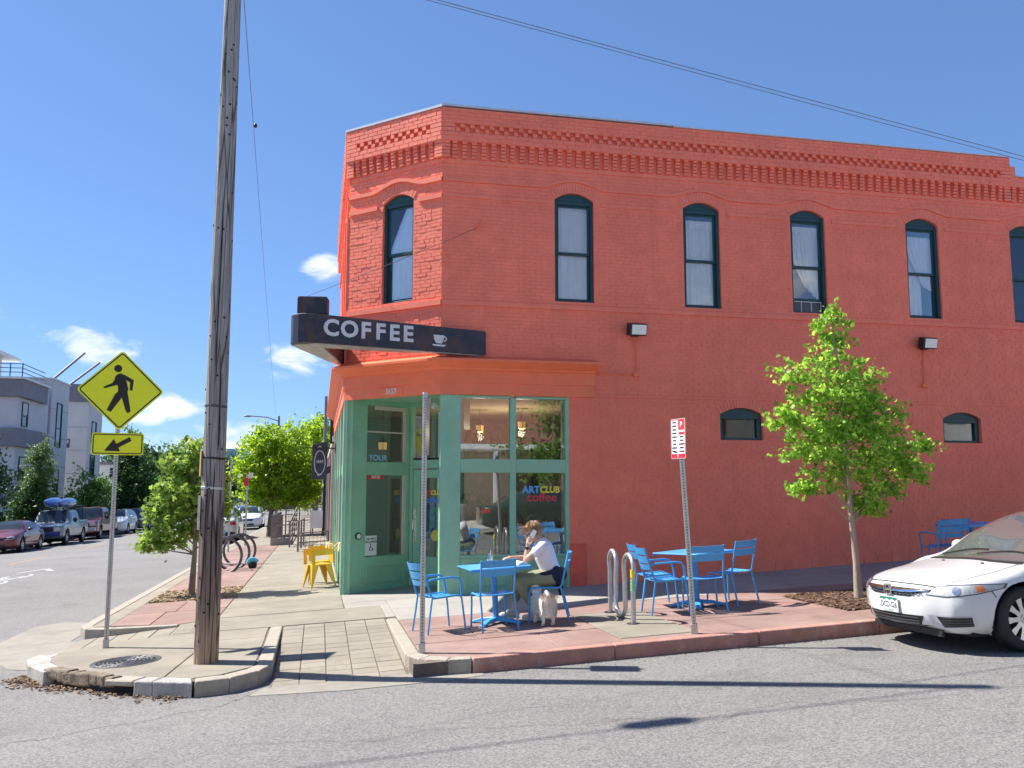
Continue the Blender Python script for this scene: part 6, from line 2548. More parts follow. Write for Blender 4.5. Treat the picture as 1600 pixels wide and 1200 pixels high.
for x in (-7.5, -4.2, -1.4):
    for z in (-.7, 2.0):
        MB().box(x, x + 1.1, -9.49, -9.44, z, z + 1.4).build('window', wing, oh2, world=True)
oh3 = house('white clapboard house across the street, right of the bungalow', 16.5, 28, -17, -9.0, -1.2, 5.6, 7.4, mat('white_clapboard', (.80, .79, .76), .7, var=.04), grey_roof, 'houses across the street', 'x', 0)  # height and white walls chosen for light bounced across the street
for x in (17.8, 21, 24.4):
    for z in (-.2, 2.6):
        MB().box(x, x + 1.1, -8.99, -8.94, z, z + 1.4).build('window', wing, oh3, world=True)
oh4 = house('unseen white rendered shop row added across the street for bounce light, far left', -26, -10.5, -17, -9.8, -2.6, 5.4, 6.2, mat('white_render', (.78, .76, .72), .8, var=.04), grey_roof, 'houses across the street', 'x', 0)
oh5 = house('tall cream apartment house added for bounce light behind the bungalow across the street', -1, 18, -30, -19, -1.6, 8.6, 9.6, mat('pale_cream_render', (.78, .73, .64), .8, var=.04), grey_roof, 'houses across the street', 'x', 0)
oh6 = house('unseen white apartment house added across the street for bounce light, far right', 29.5, 46, -17, -9, -.6, 6.6, 8.0, mat('white_wall_paint', (.80, .78, .75), .8, var=.04), grey_roof, 'houses across the street', 'x', 0)
for h_, x0_, x1_, y_, zz_ in ((oh4, -25, -12, -9.8, (-.8, 2.2)), (oh5, 0, 17, -19, (2.6, 5.4)), (oh6, 31, 45, -9.0, (.4, 3.4))):
    for x in np.arange(x0_, x1_, 3.4):
        for z in zz_:
            MB().box(x, x + 1.1, y_ + .01, y_ + .06, z, z + 1.5).build('window', wing, h_, world=True)
bg_tree('street_tree', 'spreading tree on the lawn across the street', 'trees across the street', 9.5, -5.6, 2.6, 5.2, 1.9, L_MID, 71, 260, 14, .2)
bg_tree('street_tree', 'taller tree across the street beside the cream house', 'trees across the street', -1.5, -6.2, 2.8, 6, 2.2, L_MID, 72, 260, 14, .22)

# ------------------------------------------------------------------ cars


def pchip(xs, ys, x):
    """smooth monotone-ish interpolation through the stations"""
    xs, ys, x = np.array(xs, float), np.array(ys, float), np.array(x, float)
    h = np.diff(xs)
    d = np.diff(ys) / h
    m = np.zeros(len(xs))
    for i in range(1, len(xs) - 1):
        if d[i - 1] * d[i] > 0:
            w1, w2 = 2 * h[i] + h[i - 1], h[i] + 2 * h[i - 1]
            m[i] = (w1 + w2) / (w1 / d[i - 1] + w2 / d[i])
    m[0], m[-1] = d[0], d[-1]
    k = np.clip(np.searchsorted(xs, x) - 1, 0, len(h) - 1)
    t = (x - xs[k]) / h[k]
    return (2 * t**3 - 3 * t**2 + 1) * ys[k] + (t**3 - 2 * t**2 + t) * h[k] * m[k] + (-2 * t**3 + 3 * t**2) * ys[k + 1] + (t**3 - t**2) * h[k] * m[k + 1]


def curve_section(P, n):
    """P: list of arrays (S,2) of half-section keypoints -> (S, n, 2), chord-length Catmull-Rom per station"""
    P = np.stack(P, 1)
    S, K, _ = P.shape
    out = np.zeros((S, n, 2))
    seg = np.array_split(np.arange(n - 1), K - 1)
    c = 0
    for i in range(K - 1):
        p1, p2 = P[:, i], P[:, i + 1]
        p0 = P[:, i - 1] if i > 0 else 2 * p1 - p2
        p3 = P[:, i + 2] if i < K - 2 else np.stack([-P[:, K - 2, 0], P[:, K - 2, 1]], 1)
        l1 = np.linalg.norm(p2 - p1, axis=1)[:, None] + 1e-6
        l0 = np.linalg.norm(p1 - p0, axis=1)[:, None] + 1e-6
        l2 = np.linalg.norm(p3 - p2, axis=1)[:, None] + 1e-6
        t1 = (p2 - p0) / (l0 + l1) * l1 * .9
        t2 = (p3 - p1) / (l1 + l2) * l1 * .9
        k = len(seg[i])
        for j in range(k):
            t = j / k
            out[:, c] = (2 * t**3 - 3 * t**2 + 1) * p1 + (t**3 - 2 * t**2 + t) * t1 + (-2 * t**3 + 3 * t**2) * p2 + (t**3 - t**2) * t2
            c += 1
    out[:, -1] = P[:, -1]
    out[:, -1, 0] = 0
    out[:, 0, 0] = 0
    out[:, :, 0] = np.maximum(out[:, :, 0], 0)
    return out


class CarBody:
    def __init__(s, T, L, wheels, wr, nx=120, ns=44, bulge=(.10, .06)):
        """T: dict of station tables; keys zb ws zs wm zm wb zB wr zr zc, each list of (x, value); x from nose (0) to tail (L)"""
        base = np.concatenate([np.linspace(0, .4, int(nx * .18), endpoint=False), np.linspace(.4, L - .35, int(nx * .67), endpoint=False), np.linspace(L - .35, L, int(nx * .15))])
        g = {k: pchip([a for a, b in v], [b for a, b in v], base) for k, v in T.items()}
        z0 = np.zeros_like(base)
        P = [np.stack(q, 1) for q in ((z0, g['zb']), (g['ws'] * .86, g['zb']), (g['ws'], g['zs']), (g['wm'], g['zm']), (g['wb'], g['zB']), (g['wr'], g['zr']), (z0, g['zc']))]
        sec = curve_section(P, ns)
        nxs = len(base)
        v = np.zeros((nxs, 2 * ns - 1, 3))
        v[:, :, 0] = (L / 2 - base)[:, None]
        v[:, ns - 1:, 1] = sec[:, ::-1, 0]
        v[:, ns - 1:, 2] = sec[:, ::-1, 1]
        v[:, :ns, 1] = -sec[:, :, 0]
        v[:, :ns, 2] = sec[:, :, 1]
        # the loop runs: right bottom centre -> right side -> roof -> left side -> left bottom centre
        m = 2 * ns - 1
        s.v = v.reshape(-1, 3)
        f = []
        dead = np.zeros((nxs, m), bool)
        for wx in wheels:
            cx, cz = wx, wr
            R_ = wr * 1.14
            d = np.sqrt((v[:, :, 0] - cx) ** 2 + (v[:, :, 2] - cz) ** 2)
            side = np.abs(v[:, :, 1]) > .45 * v[:, :, 1].max()
            step = .045
            near = side & (d < R_ + step * .6)
            snap = side & (np.abs(d - R_) < step * .62)
            ang = np.arctan2(v[:, :, 2] - cz, v[:, :, 0] - cx)
            vv = s.v.reshape(nxs, m, 3)
            vv[:, :, 0] = np.where(snap, cx + R_ * np.cos(ang), vv[:, :, 0])
            vv[:, :, 2] = np.where(snap, cz + R_ * np.sin(ang), vv[:, :, 2])
            dead |= side & (d < R_ - step * .62)
        for i in range(nxs - 1):
            for j in range(m - 1):
                q = ((i, j), (i + 1, j), (i + 1, j + 1), (i, j + 1))
                if any(dead[a, b] for a, b in q):
                    continue
                f.append(tuple(a * m + b for a, b in q))
        # caps
        vs = list(map(tuple, s.v))
        for i, sg, bl in ((0, 1, bulge[0]), (nxs - 1, -1, bulge[1])):
            nc = 14
            ids = []
            for j in range(ns):
                L_ = i * m + (m - 1 - j)
                Rr = i * m + j
                row = [Rr]
                y0, y1 = s.v[Rr][1], s.v[L_][1]
                for k in range(1, nc):
                    t = k / nc
                    y = y0 + (y1 - y0) * t
                    e = 4 * t * (1 - t)
                    fr = j / (ns - 1)
                    vs.append((s.v[Rr][0] + sg * bl * e ** .7 * (4 * fr * (1 - fr)) ** .5, y, s.v[Rr][2]))
                    row.append(len(vs) - 1)
                row.append(L_)
                ids.append(row)
            for j in range(ns - 1):
                for k in range(nc):
                    q = (ids[j][k], ids[j][k + 1], ids[j + 1][k + 1], ids[j + 1][k])
                    if len(set(q)) < 3:
                        continue
                    q = tuple(dict.fromkeys(q))
                    f.append(q if sg < 0 else q[::-1])
        s.verts, s.faces = vs, f
        s.bvh = BVHTree.FromPolygons([Vector(p) for p in vs], f)

    def patch(s, poly, phi, off=.004, cell=.035, tilt=0.0, cx=0.0, thick=.0):
        """lay a polygon (a,b) on the body, seen from heading phi (0 = front, 90 = left) and raised by tilt"""
        d = Vector((math.cos(phi) * math.cos(tilt), math.sin(phi) * math.cos(tilt), math.sin(tilt)))
        e1 = Vector((-math.sin(phi), math.cos(phi), 0))
        e2 = d.cross(e1)
        n = len(poly)
        pts = []
        for i in range(n):
            a, b = poly[i], poly[(i + 1) % n]
            k = max(1, int(math.hypot(b[0] - a[0], b[1] - a[1]) / cell))
            for j in range(k):
                pts.append((a[0] + (b[0] - a[0]) * j / k, a[1] + (b[1] - a[1]) * j / k))
        nb = len(pts)
        xs = [p[0] for p in poly]
        ys = [p[1] for p in poly]
        x = min(xs) + cell * .5
        pv = [Vector(p) for p in pts]
        while x < max(xs):
            y = min(ys) + cell * .5
            while y < max(ys):
                # inside test, away from the edge
                ins = False
                j = nb - 1
                for i in range(nb):
                    if (pts[i][1] > y) != (pts[j][1] > y) and x < (pts[j][0] - pts[i][0]) * (y - pts[i][1]) / (pts[j][1] - pts[i][1]) + pts[i][0]:
                        ins = not ins
                    j = i
                if ins and min(math.hypot(x - q[0], y - q[1]) for q in pts) > cell * .45:
                    pv.append(Vector((x, y)))
                y += cell
            x += cell
        res = geometry.delaunay_2d_cdt(pv, [], [list(range(nb))], 1, 1e-5)
        mb = MB()
        ok = []
        for p in res[0]:
            o = e1 * p.x + e2 * p.y + d * 6 + Vector((cx, 0, 0))
            h, nn, _, _ = s.bvh.ray_cast(o, -d)
            if h is None:
                ok.append(None)
                mb.v.append((0, 0, 0))
            else:
                if nn.dot(d) < 0:
                    nn = -nn
                ok.append(1)
                mb.v.append(tuple(h + (d if abs(math.sin(phi)) < .01 and tilt < .1 else nn) * off))
        for f in res[2]:
            if all(ok[i] for i in f):
                q = [Vector(mb.v[i]) for i in f]
                nrm = (q[1] - q[0]).cross(q[2] - q[0])
                mb.f.append(tuple(f) if nrm.dot(d) > 0 else tuple(f)[::-1])
        return mb


car_glass = mat('car_glass', (.03, .04, .045), .03, var=0, spec=.9)
lamp_glass = mat('lamp_lens', (.46, .48, .48), .08, var=.25, scale=25, coat=1.0)
amber = mat('amber_lens', (.75, .22, .06), .15, var=.05, coat=1.0)
tail_red = mat('red_lens', (.45, .01, .01), .15, var=.05, coat=1.0)
trim = mat('black_plastic', (.02, .02, .021), .5, var=.1)
mesh_grey = mat('grille_mesh', (.10, .10, .105), .5, .2, var=.2, scale=40)


def paint(name, col, metal=0.0):
    return mat(name, col, .35, metal, var=.0, spec=.5, coat=1.0)


def add_wheels(root, wheels, W, wr, rim_r, spokes=10, tw=.205, rim_m=None, cover=False):
    for wx in wheels:
        for sd in (-1, 1):
            w = empty('wheel', (wx, sd * (W / 2 - tw / 2 - .012), wr))
            w.parent = root
            Mw = Matrix.Rotation(-sd * PI / 2, 4, 'X')
            h = tw / 2
            MB().lathe([(rim_r * .96, -h * .9), (rim_r + .01, -h), (wr - .03, -h), (wr - .008, -h * .82), (wr, -h * .55), (wr, h * .55), (wr - .008, h * .82), (wr - .03, h), (rim_r + .01, h), (rim_r * .96, h * .9)], 36, Mw, False).build('tyre', MT['rubber'], w, smooth=35)
            MB().lathe([(rim_r * .98, -h * .8), (rim_r * .93, h * .2), (.0001, h * .15)], 30, Mw).build('wheel_barrel', MT['black'], w, smooth=35)
            sp = MB()
            for k in range(spokes):
                a = 2 * PI * k / spokes
                ca, sa = math.cos(a), math.sin(a)
                vs = []
                for r, wd, z in ((rim_r * .16, .030, h * .62), (rim_r * .55, .021, h * .70), (rim_r * .95, .034, h * .80)):
                    for s_, dz in ((-1, 0), (1, 0), (1, -.02), (-1, -.02)):
                        vs.append(Mw @ Vector((r * ca - s_ * wd * sa, r * sa + s_ * wd * ca, z + dz)))
                fs = []
                for b in (0, 4):
                    fs += [(b, b + 1, b + 5, b + 4), (b + 1, b + 2, b + 6, b + 5), (b + 3, b, b + 4, b + 7)]
                sp.add(vs, fs)
            sp.lathe([(rim_r * .90, h * .70), (rim_r * .99, h * .93), (rim_r * .99, h * .72), (rim_r * .92, h * .6)], 36, Mw, False)
            sp.lathe([(.0001, h * .72), (rim_r * .2, h * .70), (rim_r * .22, h * .58)], 18, Mw, False)
            sp.build('rim', rim_m or MT['alloy'], w, smooth=30)
            if spokes == 10:
                MB().lathe([(.0001, h * .735), (.026, h * .73)], 14, Mw).build('hub_cap', MT['black'], w)


def arches(root, wheels, W, wr):
    for wx in wheels:
        for sd in (-1, 1):
            b = MB()
            n = 18
            R_ = wr * 1.15
            for i in range(n + 1):
                a = PI * 1.12 * i / n - .19
                for y in (W / 2 - .33, W / 2 - .045):
                    b.v.append((wx + R_ * math.cos(a), sd * y, wr + R_ * math.sin(a)))
            for i in range(n):
                b.f.append((2 * i, 2 * i + 1, 2 * i + 3, 2 * i + 2))
            k = len(b.v)
            b.v += [(wx + R_ * math.cos(PI * 1.12 * i / n - .19), sd * (W / 2 - .33), wr + R_ * math.sin(PI * 1.12 * i / n - .19)) for i in range(n + 1)]
            b.f.append(tuple(range(k, k + n + 1)))
            b.build('wheel_arch', MT['dark'], root)


def sedan_tables(L, W, H, cowl, roof0, roof1, deck, hood_h=.92, nose_h=.70, deck_h=1.02, tail_h=.98, gr=.0):
    w = W / 2
    T = {}
    T['zb'] = [(0, .30), (.15, .22), (.6, .19), (L - .6, .20), (L - .1, .30), (L, .36)]
    T['ws'] = [(0, w * .62), (.08, w * .78), (.25, w * .89), (.6, w * .955), (1.0, w * .965), (L - 1, w * .965), (L - .4, w * .94), (L - .1, w * .84), (L, w * .74)]
    T['zs'] = [(0, .38), (.2, .33), (.7, .30), (L - .6, .31), (L - .1, .40), (L, .46)]
    T['wm'] = [(0, w * .66), (.08, w * .82), (.25, w * .92), (.6, w * .985), (1.0, w), (L - 1, w), (L - .4, w * .965), (L - .1, w * .87), (L, w * .78)]
    T['zm'] = [(0, .50), (.3, .55), (.9, .60), (L - .9, .66), (L, .66)]
    T['wb'] = [(0, w * .64), (.08, w * .78), (.25, w * .875), (.6, w * .93), (cowl, w * .94), (roof0, w * .95), (roof1, w * .95), (deck, w * .90), (L - .1, w * .80), (L, w * .72)]
    T['zB'] = [(0, nose_h - .08), (.25, nose_h + .01), (.7, hood_h - .09), (cowl, hood_h), (roof0, hood_h + .03), (roof1, hood_h + .08), (deck, deck_h - .04), (L, tail_h - .06)]
    T['wr'] = [(0, w * .55), (.08, w * .62), (.25, w * .68), (.6, w * .70), (cowl, w * .76), ((cowl + roof0) / 2, w * .74), (roof0, w * .66), (roof1, w * .66), ((roof1 + deck) / 2, w * .72), (deck, w * .72), (L - .1, w * .66), (L, w * .6)]
    T['zr'] = [(0, nose_h - .02), (.25, nose_h + .07), (.7, hood_h - .01), (cowl, hood_h + .06), ((cowl + roof0) / 2, (hood_h + H) / 2 + .06), (roof0, H - .06), ((roof0 + roof1) / 2, H - .045), (roof1, H - .09), ((roof1 + deck) / 2, (H + deck_h) / 2 + .03), (deck, deck_h), (L - .08, tail_h), (L, tail_h - .03)]
    T['zc'] = [(0, nose_h), (.25, nose_h + .09), (.7, hood_h + .02), (cowl, hood_h + .10), ((cowl + roof0) / 2, (hood_h + H) / 2 + .10), (roof0, H - .02), ((roof0 + roof1) / 2, H), (roof1, H - .04), ((roof1 + deck) / 2, (H + deck_h) / 2 + .06), (deck, deck_h + .02), (L - .08, tail_h + .01), (L, tail_h - .01)]
    return T


def place_car(root, x, y, heading):
    """heading: direction the nose points; sits on the sloping road"""
    root.location = (x, y, ROAD(x, y) + .002)
    e = .6
    nx_ = -(ROAD(x + e, y) - ROAD(x - e, y)) / (2 * e)
    ny_ = -(ROAD(x, y + e) - ROAD(x, y - e)) / (2 * e)
    up_n = Vector((nx_, ny_, 1)).normalized()
    root.rotation_euler = (Vector((0, 0, 1)).rotation_difference(up_n).to_matrix() @ Matrix.Rotation(heading, 3, 'Z')).to_euler()


# ---- the white compact sedan in the foreground
L_, W_, H_ = 4.50, 1.75, 1.435
wr_ = .318
wx_ = [L_ / 2 - .78, L_ / 2 - .78 - 2.70]
ZS = .925
white_car = empty('white_sedan', (0, 0, 0), 0, 'white compact sedan parked at the kerb under the coral wall, cut by the right edge', 'car')
T_ = sedan_tables(L_, W_, H_, 0.98, 2.02, 3.15, 3.92, hood_h=.90, nose_h=.715, deck_h=1.05, tail_h=1.0)
T_['zc'] = [(0, .70), (.12, .765), (.35, .83), (.7, .885), (.98, .935), (1.5, 1.215), (2.02, 1.40), (2.5, 1.435), (3.15, 1.385), (3.55, 1.235), (3.92, 1.08), (4.42, 1.03), (4.5, .99)]
T_['zr'] = [(0, .69), (.12, .74), (.35, .80), (.7, .855), (.98, .905), (1.5, 1.18), (2.02, 1.365), (2.5, 1.395), (3.15, 1.335), (3.55, 1.19), (3.92, 1.06), (4.42, 1.02), (4.5, .98)]
T_ = {k: [(a, b * (ZS if k[0] == 'z' else 1)) for a, b in v] for k, v in T_.items()}
cb = CarBody(T_, L_, wx_, wr_, 170, 60, (.13, .06))
pw = paint('white_car_paint', (.67, .675, .68))
bm0 = MB()
bm0.v, bm0.f = cb.verts, cb.faces
bm0.build('body', pw, white_car, smooth=50)
arches(white_car, wx_, W_, wr_)
add_wheels(white_car, wx_, W_, wr_, .222, 10)
MB().box(-2.1, 2.0, -.72, .72, .17, .24).build('underbody', MT['dark'], white_car)
bl = MB().bar((2.20, -.55, .20), (2.20, .55, .20), .03, .06)
bl.build('air_dam', trim, white_car)


def P_(name, poly, phi, m, off=.004, tilt=0.0, cx=0.0, cell=.035, parent=None, smooth=True):
    if cx == 0 and .05 < abs(math.sin(phi)) < .95:
        cx = 2.2
    mb = cb.patch([(a, b * ZS) for a, b in poly], phi, off, cell, tilt, cx)
    return mb.build(name, m, parent or white_car, smooth=smooth)


# windscreen and side glass (top view needs tilt 90)
T90 = math.radians(55)


def scr(y, z_along):
    return (y, z_along)


ws = cb.patch([(-.62, .285), (.62, .285), (.50, .82), (-.50, .82)], 0, .004, .05, math.radians(35))
# windscreen by plan view: x from cowl to roof
def plan(poly, m, name, off=.004, cell=.05):
    """poly in (y, x) seen from straight above"""
    mb = cb.patch([(y, -x) for y, x in poly], 0, off, cell, math.radians(89.9))
    return mb.build(name, m, white_car, smooth=True)


xc = L_ / 2
plan([(-.66, xc - 1.0), (-.3, xc - .95), (.3, xc - .95), (.66, xc - 1.0), (.545, xc - 1.98), (.25, xc - 2.03), (-.25, xc - 2.03), (-.545, xc - 1.98)], mat('sky_lit_windscreen', (.11, .115, .115), .03, var=.0, spec=.9, coat=1.0), 'windscreen')  # paler glass colour stands in for reflections on the screen
plan([(-.56, xc - 3.30), (.56, xc - 3.30), (.62, xc - 3.85), (-.62, xc - 3.85)], car_glass, 'rear_window')
plan([(-.70, xc - .935), (-.3, xc - .89), (.3, xc - .89), (.70, xc - .935), (.67, xc - .995), (.3, xc - .945), (-.3, xc - .945), (-.67, xc - .995)], trim, 'cowl_panel')
for sd in (1, -1):
    ph = sd * PI / 2
    sg = -sd
    P_('side_window', [(sg * (xc - 1.42), .99), (sg * (xc - 2.02), 1.32), (sg * (xc - 2.38), 1.345), (sg * (xc - 2.38), 1.0)], ph, car_glass)
    P_('side_window', [(sg * (xc - 2.45), 1.0), (sg * (xc - 2.45), 1.345), (sg * (xc - 3.05), 1.30), (sg * (xc - 3.40), 1.03)], ph, car_glass)
    for xx in (1.30, 2.42, 3.30):
        P_('door_gap', [(sg * (xc - xx), .36), (sg * (xc - xx - .008), .36), (sg * (xc - xx - .008), .97), (sg * (xc - xx), .97)], ph, MT['dark'], .002)
    P_('sill_line', [(sg * (xc - 1.30), .345), (sg * (xc - 3.2), .345), (sg * (xc - 3.2), .355), (sg * (xc - 1.30), .355)], ph, MT['dark'], .002)
    for xx in (2.25, 3.15):
        hb = MB().tube([(xc - xx + .09, sd * (W_ / 2 - .0), .80), (xc - xx + .06, sd * (W_ / 2 + .03), .805), (xc - xx - .06, sd * (W_ / 2 + .03), .805), (xc - xx - .09, sd * (W_ / 2 - .0), .80)], .013, 8)
        hb.build('door_handle', pw, white_car, smooth=True)
    mr = MB().ball((xc - 1.52, sd * (W_ / 2 + .06), .93), .1, 8, (.55, 1, .65))
    mr.bar((xc - 1.50, sd * (W_ / 2 - .1), .89), (xc - 1.50, sd * (W_ / 2 + .02), .91), .04)
    mr.build('wing_mirror', pw, white_car, smooth=True)
    # headlamp wraps the corner: laid from a diagonal view
    ph = sd * math.radians(38)
    q = lambda y, z: (sd * (.33 + (y - .185) * 1.2), z - .012)
    hl = [q(.185, .645), q(.34, .63), q(.56, .655), q(.72, .70), q(.735, .735), q(.56, .74), q(.40, .735), q(.26, .715)]
    h_ = P_('headlight', hl, ph, lamp_glass, .006, 0, 0, .03)
    P_('turn_lens', [q(.56, .665), q(.615, .675), q(.60, .728), q(.545, .732)], ph, amber, .008, 0, 0, .02, h_)
    P_('lamp_bezel', [q(.17, .638), q(.34, .618), q(.56, .645), q(.74, .695), q(.752, .742), q(.56, .752), q(.38, .746), q(.24, .722)], ph, MT['darksteel'], .003, 0, 0, .03, h_)
    for yy, rr in ((.305, .036), (.42, .040)):
        yy = .33 + (yy - .185) * 1.2
        P_('lamp_reflector', [(sd * (yy + rr * math.cos(a)), .675 + rr * math.sin(a)) for a in np.linspace(0, 2 * PI, 17)[:-1]], ph, MT['alloy'], .008, 0, 0, .03, h_)
    # fog lamp intake with surround
    ph2 = sd * math.radians(22)
    q = lambda y, z: (sd * (y + .145), z)
    P_('bumper_recess', [q(.30, .262), q(.66, .295), q(.665, .415), q(.26, .42)], ph2, mat('bumper_shade', (.60, .61, .63), .4, var=.05), .003, 0, 0, .03)  # flush patch: shade of the recess painted as a greyer body tone
    P_('fog_intake', [q(.40, .29), q(.64, .305), q(.645, .40), q(.345, .405)], ph2, MT['black'], .006, 0, 0, .03)
    mm = MB()
    for k in range(4):
        z = (.312 + k * .026) * ZS
        mm.add(*(lambda b: (b.v, b.f))(cb.patch([q(.385, z), q(.635, z + .004), q(.635, z + .012), q(.38, z + .008)], ph2, .009, .05, 0, 2.2)))
    mm.build('intake_bars', mesh_grey, white_car)
# chrome grille bar, mesh, bonnet gap, lower intake
ch = MT['chrome']
P_('bonnet_gap', [(-.60, .712), (-.3, .722), (.3, .722), (.60, .712), (.60, .703), (.3, .713), (-.3, .713), (-.60, .703)], 0, MT['dark'], .003)
P_('grille_mesh', [(-.44, .655), (-.30, .60), (.30, .60), (.44, .655), (.44, .67), (-.44, .67)], 0, MT['black'], .005, cell=.025)
gmb = MB()
for k in range(15):
    y = -.40 + k * .057
    b = cb.patch([(y, .567), (y + .012, .567), (y + .050, .612), (y + .038, .612)], 0, .008, .05)
    gmb.add(b.v, b.f)
    b = cb.patch([(y + .05, .567), (y + .062, .567), (y + .022, .612), (y + .010, .612)], 0, .0085, .05)
    gmb.add(b.v, b.f)
gmb.build('grille_bars', mesh_grey, white_car)
cbm = MB()
prevr = None
for k in range(41):
    y = -.52 + k * .026
    e = 1 - (abs(y) / .52) ** 3
    zt, zb__ = (.690 - .006 * (y / .5) ** 2) * ZS, (.690 - .006 - .012 - .032 * e) * ZS
    row = []
    for z, o_ in ((zt, .004), (zt - .004, .020), ((zt + zb__) / 2, .024), (zb__ + .003, .020), (zb__, .004)):
        hit = cb.bvh.ray_cast(Vector((6, y, max(.2, z))), Vector((-1, 0, 0)))[0]
        row.append((hit.x + o_, y, z))
    cbm.v += row
    if k:
        b0 = (k - 1) * 5
        for j in range(4):
            cbm.f.append((b0 + j, b0 + j + 1, b0 + 5 + j + 1, b0 + 5 + j))
cbm.build('chrome_bar', ch, white_car, smooth=60)
P_('lower_intake', [(-.36, .27), (.36, .27), (.44, .40), (-.44, .40)], 0, MT['black'], .005, cell=.03)
lb = MB()
for z in (.278, .31, .343):
    b = cb.patch([(-.38, z), (.38, z), (.38, z + .011), (-.38, z + .011)], 0, .012, .05)
    lb.add(b.v, b.f)
lb.build('intake_bars', mesh_grey, white_car)
# bonnet shut lines, bumper seams and small fittings
for sd in (1, -1):
    mb = cb.patch([(-.0 + sd * yy, -xx) for yy, xx in ((.655, xc - .93), (.69, xc - .6), (.66, xc - .30), (.60, xc - .12), (.592, xc - .12), (.652, xc - .30), (.681, xc - .6), (.646, xc - .93))], 0, .002, .06, math.radians(89.9))
    mb.build('bonnet_gap', MT['dark'], white_car)
    sg = -sd
    P_('bumper_gap', [(sg * (xc - .40), .70), (sg * (xc - .405), .694), (sg * (xc - .48), .56), (sg * (xc - .488), .56), (sg * (xc - .415), .70)], sd * PI / 2, MT['dark'], .003)
    P_('side_lamp', [(sg * (xc - 1.22), .66), (sg * (xc - 1.28), .66), (sg * (xc - 1.28), .69), (sg * (xc - 1.22), .69)], sd * PI / 2, amber, .004)
for y in (-.30, .30):
    hit = cb.bvh.ray_cast(Vector((xc - .80, y, 3)), Vector((0, 0, -1)))[0]
    MB().ball(hit + Vector((0, 0, .004)), .014, 6, (1.2, 1.4, .8)).build('washer_jet', trim, white_car, smooth=True)
# badge: upright bars and crossbar in a rounded frame
nose_x = cb.bvh.ray_cast(Vector((6, 0, .60)), Vector((-1, 0, 0)))[0].x
Mb_ = Matrix(((0, 0, 1, nose_x + .016), (1, 0, 0, 0), (0, 1, 0, .607), (0, 0, 0, 1)))
bd = MB()
ring_slab(bd, Mb_, .125, .105, .03, .012, 0, .012)
for x0, x1, x2, x3 in ((-.040, -.024, -.016, -.032), (.024, .040, .032, .016)):
    bd.slab([(x2 - .004, -.04), (x3 + .004, -.04) if x0 > 0 else (x3, -.04), (x1, .042), (x0, .042)], Mb_, .010)
bd.slab([(-.024, -.010), (.024, -.010), (.024, .010), (-.024, .010)], Mb_, .0095)
bd.build('badge', ch, white_car)
bk = MB().slab(rrect(.105, .088, .025), Mb_ @ Matrix.Translation((0, 0, -.004)), .003)
bk.build('badge_plate', MT['black'], white_car)
# number plate
px_ = cb.bvh.ray_cast(Vector((6, .0, .455)), Vector((-1, 0, 0)))[0].x
Mp_ = Matrix(((0, 0, 1, px_ + .012), (1, 0, 0, 0.0), (0, 1, 0, .458), (0, 0, 0, 1)))
plt = MB().slab(rrect(.305, .155, .012), Mp_, .006).build('number_plate', MT['white'], white_car)
pg = mat('plate_green', (.02, .22, .13), .5, var=0)
gb = MB().slab([(-.145, .07), (.145, .07), (.145, .05), (.10, .035), (.06, .052), (.02, .038), (-.03, .055), (-.08, .036), (-.11, .05), (-.145, .04)], Mp_ @ Matrix.Translation((0, 0, .0062)), .001)
gb.build('mountain_band', pg, plt)
text('plate_number', 'DCD-S26', .082, mat('plate_ink', (.06, .09, .08), .5, var=0), plt, Mp_ @ Matrix.Translation((0, -.008, .0068)), ext=.0006, bold=.0015, sx=.82)
text('plate_state', 'COLORADO', .030, pg, plt, Mp_ @ Matrix.Translation((0, -.063, .0068)), ext=.0006)
# wipers
wp = MB()
for y0, y1 in ((-.05, .55), (-.60, .02)):
    pts = []
    for t in np.linspace(0, 1, 9):
        y = y0 + (y1 - y0) * t
        x = xc - 1.04 - .10 * math.sin(t * PI * .6)
        h = cb.bvh.ray_cast(Vector((x, y, 4)), Vector((0, 0, -1)))[0]
        pts.append(h + Vector((.004, 0, .018)))
    wp.tube(pts, .008, 5)
wp.build('wiper', trim, white_car)
place_car(white_car, 6.87 + L_ / 2 - .78, 8.52, PI)


# ---- cars along the left street
def simple_car(name, label, group, L, W, H, wb_front, wheelbase, wr, tables, paint_m, rim_r=.2, spokes=7, front=True, suv=False, stations=80, ns=34, glass=None, dark_low=None):
    root = empty(name, (0, 0, 0), 0, label, 'car', group)
    wx = [L / 2 - wb_front, L / 2 - wb_front - wheelbase]
    c = CarBody(tables, L, wx, wr, stations, ns, (.10, .05))
    b = MB()
    b.v, b.f = c.verts, c.faces
    b.build('body', paint_m, root, smooth=50)
    arches(root, wx, W, wr)
    add_wheels(root, wx, W, wr, rim_r, spokes)
    MB().box(-L / 2 + .4, L / 2 - .4, -W * .4, W * .4, .2, .3).build('underbody', MT['dark'], root)

    def PP(nm, poly, phi, m, off=.006, tilt=0.0, cell=.07):
        cx = 0
        if .05 < abs(math.sin(phi)) < .95:
            cx = math.copysign(L / 2 - .05, math.cos(phi))
        return c.patch(poly, phi, off, cell, tilt, cx).build(nm, m, root, smooth=True)
    return root, c, PP, wx


GP = 'cars parked along the left street'


